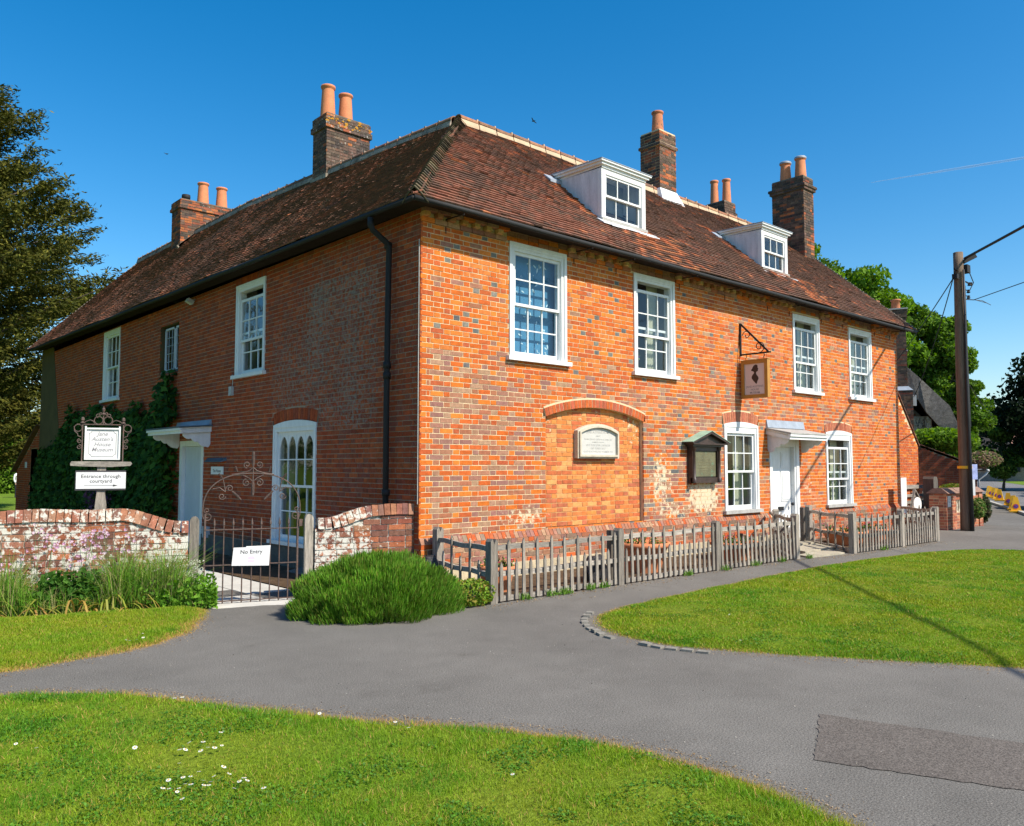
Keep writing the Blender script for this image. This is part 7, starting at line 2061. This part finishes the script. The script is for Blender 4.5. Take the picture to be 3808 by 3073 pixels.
def scatter(poly, n, dens, margin=1.06):
    P = np.array(poly); out = []; got = 0
    x0, x1, y0, y1 = P[:, 0].min(), P[:, 0].max(), P[:, 1].min(), P[:, 1].max()
    while got < n:
        c = np.stack([NR.uniform(x0, x1, 200000), NR.uniform(y0, y1, 200000)], 1); d = c - CAMN[:2]; f = d @ FWD; r = d @ RGT
        keep = (f > 1.2) & (np.abs(r) < f * .624 * margin + .6) & (NR.uniform(0, 1, len(c)) < dens(np.hypot(f, r)))
        c = c[keep]; c = c[inpoly(poly, c[:, 0], c[:, 1])]; out.append(c); got += len(c)
    return np.concatenate(out)[:n]
def edge_dist(poly, c):
    P = np.array(poly); d = np.full(len(c), 1e9)
    for i in range(len(P)):
        a, b = P[i], P[(i + 1) % len(P)]; ab = b - a; L = (ab ** 2).sum() + 1e-9; t = np.clip(((c - a) @ ab) / L, 0, 1); q = a + t[:, None] * ab
        d = np.minimum(d, np.hypot(c[:, 0] - q[:, 0], c[:, 1] - q[:, 1]))
    return d
def vnoise(c, s, seed):
    """smooth value noise on the plane, vectorised"""
    r = np.random.RandomState(seed).uniform(-1, 1, (64, 64)); x, y = c[:, 0] * s, c[:, 1] * s; i, j = np.floor(x).astype(int), np.floor(y).astype(int); fx, fy = x - i, y - j
    fx, fy = fx * fx * (3 - 2 * fx), fy * fy * (3 - 2 * fy); g = lambda a, b: r[a % 64, b % 64]
    return (g(i, j) * (1 - fx) + g(i + 1, j) * fx) * (1 - fy) + (g(i, j + 1) * (1 - fx) + g(i + 1, j + 1) * fx) * fy
def lawn_blades(poly, n, z, h0, dens, w0, name, dry_w=.20, warm=0.0):
    c = scatter(poly, n, dens); d = edge_dist(poly, c)
    p1, p2, p3 = vnoise(c, 1.1, 3), vnoise(c, 3.3, 4), vnoise(c, .5, 5)
    hg = np.array([hgt(x, y) for x, y in c]); zz = z + hg - .045 * (1 - np.clip(d / .3, 0, 1)) - .004
    p4 = vnoise(c, 9.0, 6); lush = .5 + .38 * p1 + .42 * p2 + .3 * p4 - warm
    base = np.array([.155, .315, .010]); dk = np.array([.070, .215, .010]); yl = np.array([.265, .325, .016]); st = np.array([.52, .32, .10])
    t = np.clip(lush, 0, 1)[:, None]; col = (yl * (1 - t) + base * t) * (1 - np.clip((lush - .75) * 2, 0, 1)[:, None]) + dk * np.clip((lush - .75) * 2, 0, 1)[:, None]
    rnd = NR.uniform(0, 1, n)[:, None]
    col = np.where(rnd < .07, st, col)
    e = np.clip(1 - (d + .05 * p2) / dry_w, 0, 1)[:, None]; e = np.where(NR.uniform(0, 1, (n, 1)) < e * 1.15, 1, 0) * np.clip(.55 + .5 * p1[:, None] + .35, 0, 1)
    col = col * (1 - e) + st * e
    col *= NR.uniform(.72, 1.28, (n, 1))
    h = h0 * NR.uniform(.5, 1.35, n) * (1 + .35 * p2) * np.where(d < .1, .8, 1)
    dist = np.hypot(c[:, 0] - CAMN[0], c[:, 1] - CAMN[1])
    w_ = w0 * NR.uniform(.7, 1.3, n) * np.maximum(1, dist / 5.5)
    P = np.stack([c[:, 0], c[:, 1], zz], 1)
    me = blades(P, h, w_, NR.uniform(.1, .9, n), np.concatenate([col, np.ones((n, 1))], 1), name)
    return tag(link(name, me, M['blade']), kind='stuff')
lawn_blades(LAWN, 340000, .035, .025, lambda r: np.minimum(1, (3.2 / r) ** 1.6), .0042, 'grass')
lawn_blades(ISLE, 230000, .03, .022, lambda r: np.minimum(1, (7.0 / r) ** 1.7), .0050, 'grass', .16, .10)
def clover(poly, n, z, dens, name):
    c = scatter(poly, n * 2, dens); m = vnoise(c, 2.6, 9) + .6 * vnoise(c, 7.0, 10) + NR.normal(0, .15, len(c)); c = c[m > .25][:n]; d_ = edge_dist(poly, c); c = c[d_ > .14]; d_ = d_[d_ > .14]; k = len(c)
    zz = z + np.array([hgt(x, y) for x, y in c]) + NR.uniform(.002, .018, k) - .045 * (1 - np.clip(d_ / .3, 0, 1)); P = np.stack([c[:, 0], c[:, 1], zz], 1)
    dist = np.hypot(c[:, 0] - CAMN[0], c[:, 1] - CAMN[1])
    cols = colmix(k, [(.07, .19, .012), (.10, .25, .016), (.055, .15, .012)], .25)
    N = k; o = cards(name, P, .015, 2.2, cols, 'blade', None, .8, kind='stuff'); return o
clover(LAWN, 60000, .035, lambda r: np.minimum(1, (3.2 / r) ** 1.4), 'clover')
clover(ISLE, 40000, .03, lambda r: np.minimum(1, (7.0 / r) ** 1.4), 'clover')
lawn_blades(VERGE, 120000, .03, .028, lambda r: np.minimum(1, (7.0 / r) ** 1.5), .0046, 'grass', .22, .08)

# long grass and weeds under the left wall
def band(n, s0, s1, d0, d1):
    s = NR.uniform(s0, s1, n); d = NR.uniform(d0, d1, n); P = np.array(WP)[None, :2] + np.array(WD)[None, :2] * s[:, None] + np.array(WN)[None, :2] * d[:, None]
    z = np.array([hgt(x, y) for x, y in P]) + .02; return np.concatenate([P, z[:, None]], 1), s
P, s = band(7500, 2.62, 5.6, .05, .55)
hh = (.40 + .17 * np.sin(s * 4.3) + .10 * np.sin(s * 11)) * NR.uniform(.45, 1.5, len(P)) * np.where(s > 3.9, np.where(s > 4.35, .85, .75), 1.05)
me = blades(P, hh, NR.uniform(.005, .011, len(P)), NR.uniform(.05, .6, len(P)), colmix(len(P), [(.13, .29, .025), (.17, .33, .03), (.09, .22, .02), (.24, .32, .06), (.36, .33, .14)], .25), 'long_grass', seg=2)
tag(link('long_grass', me, M['blade']), kind='stuff')
P, s = band(4200, 2.5, 3.35, .0, .6); P[:, 2] += NR.uniform(0, .42, len(P)) * NR.uniform(.3, 1, len(P))
tag(cards('leafy_weed', P, .06, .4, colmix(len(P), [(.12, .27, .025), (.16, .32, .03), (.08, .19, .02)], .25), 'leaf', None, .5), 'tangle of bright green weeds at the foot of the left gate post', 'weed')
P, s = band(3600, 3.75, 4.35, .05, .5); P[:, 2] += NR.uniform(0, .52, len(P)) * NR.uniform(.4, 1, len(P))
tag(cards('leafy_shrub', P, .075, .5, colmix(len(P), [(.06, .16, .022), (.045, .125, .02), (.09, .20, .03)], .25), 'leaf', None, .75), 'dark green leafy plant in front of the lichened wall', 'plant')
P, s = band(2600, 4.35, 5.8, .05, .5); P[:, 2] += NR.uniform(0, .38, len(P)) * NR.uniform(.4, 1, len(P))
tag(cards('leafy_weed', P, .06, .5, colmix(len(P), [(.11, .25, .025), (.08, .19, .025), (.15, .28, .03)], .25), 'leaf', None, .6), 'clump of green weeds at the left edge below the wall', 'weed')
# pale pink flowers on thin stems against the wall
fl, st = MB(), MB()
for _ in range(70):
    s = RNG.uniform(3.45, 5.3); d = RNG.uniform(.10, .42); f = math.exp(-((s - 4.0) / .42) ** 2) if s < 4.45 else .55 * math.exp(-((s - 4.8) / .3) ** 2)
    if RNG.random() > f + .12: continue
    z = RNG.uniform(.55, .95) * (1 if s < 4.5 else .85); b = GW.P(s + RNG.uniform(-.15, .15), -.1, d); tip = GW.P(s, z, d + RNG.uniform(-.05, .1)); st.bar(b, tip, .0035)
    for k in range(4):
        c = tip + V(RNG.gauss(0, .045), RNG.gauss(0, .03), RNG.gauss(-.02, .045)); col = pick([(.62, .38, .55), (.68, .46, .60), (.55, .30, .48), (.7, .55, .62)], 1)
        for j in range(4):
            a = j * PI / 2 + RNG.random(); dv = (WD * math.cos(a) + ZV * math.sin(a)) * .018 + WN * .008; ev = (WD * -math.sin(a) + ZV * math.cos(a)) * .008; fl.face([c, c + dv * .6 + ev, c + dv, c + dv * .6 - ev], col)
pf = thing('pink_flowers', 'pale pink wildflowers on thin stems against the lichened wall', 'flowers')
st.build('stems', surf('thin_stem', col=(.10, .15, .05), rough=.8, bump=0), pf); fl.build('blossoms', M['petal'], pf)
fl, st = MB(), MB()
for _ in range(46):
    s = RNG.uniform(2.66, 3.2); d = RNG.uniform(.08, .4); tip = GW.P(s, RNG.uniform(.22, .48), d); st.bar(GW.P(s, -.1, d), tip, .003)
    for k in range(7):
        c = tip + V(RNG.gauss(0, .03), RNG.gauss(0, .03), RNG.gauss(0, .008)); fl.obox(c, V(.007, 0, .001), V(0, .007, 0), V(0, 0, .003), (.62, .64, .52, 1))
cp_ = thing('white_umbels', 'small white umbel flowers by the left gate post', 'flowers'); st.build('stems', surf('pale_stem', col=(.12, .2, .05), rough=.8, bump=0), cp_); fl.build('blossoms', M['petal'], cp_)
# yellowing straps lying at the foot
q = MB()
for _ in range(90):
    s = RNG.choice([RNG.uniform(3.35, 4.05), RNG.uniform(4.2, 5.2)]); d = RNG.uniform(.30, .62); a = RNG.uniform(-1, 1); L = RNG.uniform(.18, .42)
    hp = RNG.uniform(.03, .22); w_ = RNG.uniform(.006, .012); col = pick([(.42, .27, .06), (.36, .20, .06), (.30, .30, .05), (.26, .30, .04)], 1)
    dirv = (WD * a + WN * RNG.uniform(-.1, .6)).normalized(); sd_ = dirv.cross(ZV) * w_; b0 = GW.P(s, -.02, d); pr = None
    for k in range(6):
        t_ = k / 5; p = b0 + dirv * L * t_ + ZV * (hp * 4 * t_ * (1 - t_) * .9 + .02)
        if pr is not None: q.face([pr - sd_, pr + sd_, p + sd_, p - sd_], col)
        pr = p
tag(q.build('yellowed_leaves', M['blade']), 'yellowed strap leaves lying at the foot of the weeds', 'leaves', kind='stuff')
# weeds along the foot of the fence
P = []
for (x, y) in ((.75, -1.78), (.95, -1.80), (1.02, -1.80), (.3, -1.78), (1.5, -1.76), (1.75, -1.76), (4.5, -1.84), (3.6, -1.80), (5.4, -1.82), (6.2, -1.84), (7.0, -1.9), (9.4, -2.15)):
    for k in range(40): P.append((x + RNG.gauss(0, .05), y + RNG.gauss(0, .025), .01))
P = np.array(P); tag(link('fence_weeds', blades(P, NR.uniform(.03, .11, len(P)), NR.uniform(.008, .016, len(P)), NR.uniform(.2, .9, len(P)), colmix(len(P), [(.14, .27, .03), (.10, .21, .025)], .2), 'fence_weeds', seg=2), M['blade']), kind='stuff')
# daisies
dm = MB()
for k in range(9):
    a = 2 * PI * k / 9; d = V(math.cos(a), math.sin(a), .15) * .0125; e = V(-math.sin(a), math.cos(a), 0) * .0042; dm.face([V(0, 0, 0), d * .6 + e, d, d * .6 - e], (.82, .82, .80, 1))
dm.face([V(math.cos(k * PI / 3) * .0045, math.sin(k * PI / 3) * .0045, .004) for k in range(6)], (.65, .42, .02, 1))
dme = dm.mesh('daisy'); dme.materials.append(M['petal'])
# positions measured on the lawn
DA = [(-4.489, -3.469), (-4.444, -3.481), (-3.946, -4.421), (-3.960, -4.211), (-3.693, -4.881), (-3.695, -5.024), (-4.537, -4.354), (-4.552, -4.363), (-4.752, -4.413), (-4.692, -4.457), (-4.707, -4.563), (-4.684, -4.595), (-4.836, -4.496), (-4.814, -4.516), (-4.759, -4.592), (-4.639, -4.584), (-5.475, -3.788), (-5.406, -3.939), (-5.006, -4.297), (-4.914, -4.700), (-4.766, -4.907), (-4.009, -5.585), (-4.885, -4.887), (-4.784, -5.018), (-4.941, -4.922), (-4.973, -4.910), (-4.753, -5.122), (-5.040, -4.899), (-4.915, -5.016), (-4.895, -5.059), (-4.979, -5.027), (-4.788, -5.148), (-5.040, -5.035), (-4.998, -5.001), (-4.918, -5.094), (-5.077, -5.009), (-5.097, -4.983), (-4.936, -5.078), (-4.844, -5.213), (-4.737, -5.306), (-5.062, -5.073), (-5.075, -5.173), (-4.755, -5.162), (-4.853, -4.997), (-4.115, -1.360), (-4.055, -1.362), (-3.985, -1.317), (-4.132, -1.319), (-3.925, -1.121), (-4.075, -0.539), (0.917, -4.222), (-0.107, -4.998), (-3.736, -5.980)]
for i, (x, y) in enumerate(DA):
    o = bpy.data.objects.new('daisy', dme); COL.objects.link(o); o.location = (x, y, .035 + hgt(x, y) + .042); o.rotation_euler = (RNG.uniform(-.5, .1), RNG.uniform(-.3, .3), RNG.uniform(0, 6)); s = RNG.uniform(.85, 1.25); o.scale = (s, s, s)
    tag(o, 'small white daisy growing in the mown lawn', 'daisy', 'white daisies dotted in the mown lawn')

# grit, dead stalks and crumbs of leaf along the edges of the path
def litter(name, pts, wid, n, pal, size):
    P = np.array(pts); seg = np.hypot(*(P[1:] - P[:-1]).T); k = NR.choice(len(seg), n, p=seg / seg.sum()); t_ = NR.uniform(0, 1, n)[:, None]
    c = P[k] * (1 - t_) + P[k + 1] * t_; d = (P[k + 1] - P[k]); d /= np.linalg.norm(d, axis=1)[:, None]; nrm = np.stack([d[:, 1], -d[:, 0]], 1)
    c = c + nrm * (NR.exponential(wid, n) * np.where(NR.uniform(0, 1, n) < .15, -.5, 1))[:, None]
    z = np.array([hgt(x, y) for x, y in c]) + .006
    dist = np.hypot(c[:, 0] - CAMN[0], c[:, 1] - CAMN[1])
    return cards(name, np.concatenate([c, z[:, None]], 1), size, 3.0, colmix(n, pal, .3), 'petal', None, .5, kind='stuff')
LIT = [(.34, .22, .10), (.22, .13, .06), (.42, .32, .2), (.15, .09, .05), (.30, .20, .09)]
litter('path_litter', [(-.5, -1.85), (1, -1.80), (2.5, -1.80), (4.4, -1.82), (6.8, -1.86), (8.3, -2.12), (12.2, -2.16)], .10, 1500, LIT, .022)
litter('path_litter', [(a[0], a[1]) for a in LAWN if -5.6 < a[0] and a[1] > -7.6][::-1], .035, 1600, LIT, .012)
litter('path_litter', [(a[0], a[1]) for a in [(1.6, -8.3), (.743, -6.768), (.324, -6.099), (-.131, -5.391), (-.408, -4.91), (-.56, -4.5), (-.6, -4.1)]][::-1], .05, 900, LIT, .014)
litter('path_litter', [(-9.5, -1.25), (-5.155, -1.66), (-4.117, -1.52), (-3.716, -1.35), (-3.30, -.92), (-2.95, -.3)], .05, 900, LIT, .014)
G_ = np.stack([NR.uniform(-5, 3, 1400), NR.uniform(-8, -1.9, 1400)], 1); G_ = G_[~inpoly(LAWN, G_[:, 0], G_[:, 1]) & ~inpoly(ISLE, G_[:, 0], G_[:, 1])]
cards('grit', np.concatenate([G_, np.full((len(G_), 1), .005)], 1), .009, 3.0, colmix(len(G_), [(.42, .39, .34), (.3, .27, .22), (.1, .09, .08)], .2), 'petal', None, .8, kind='stuff')
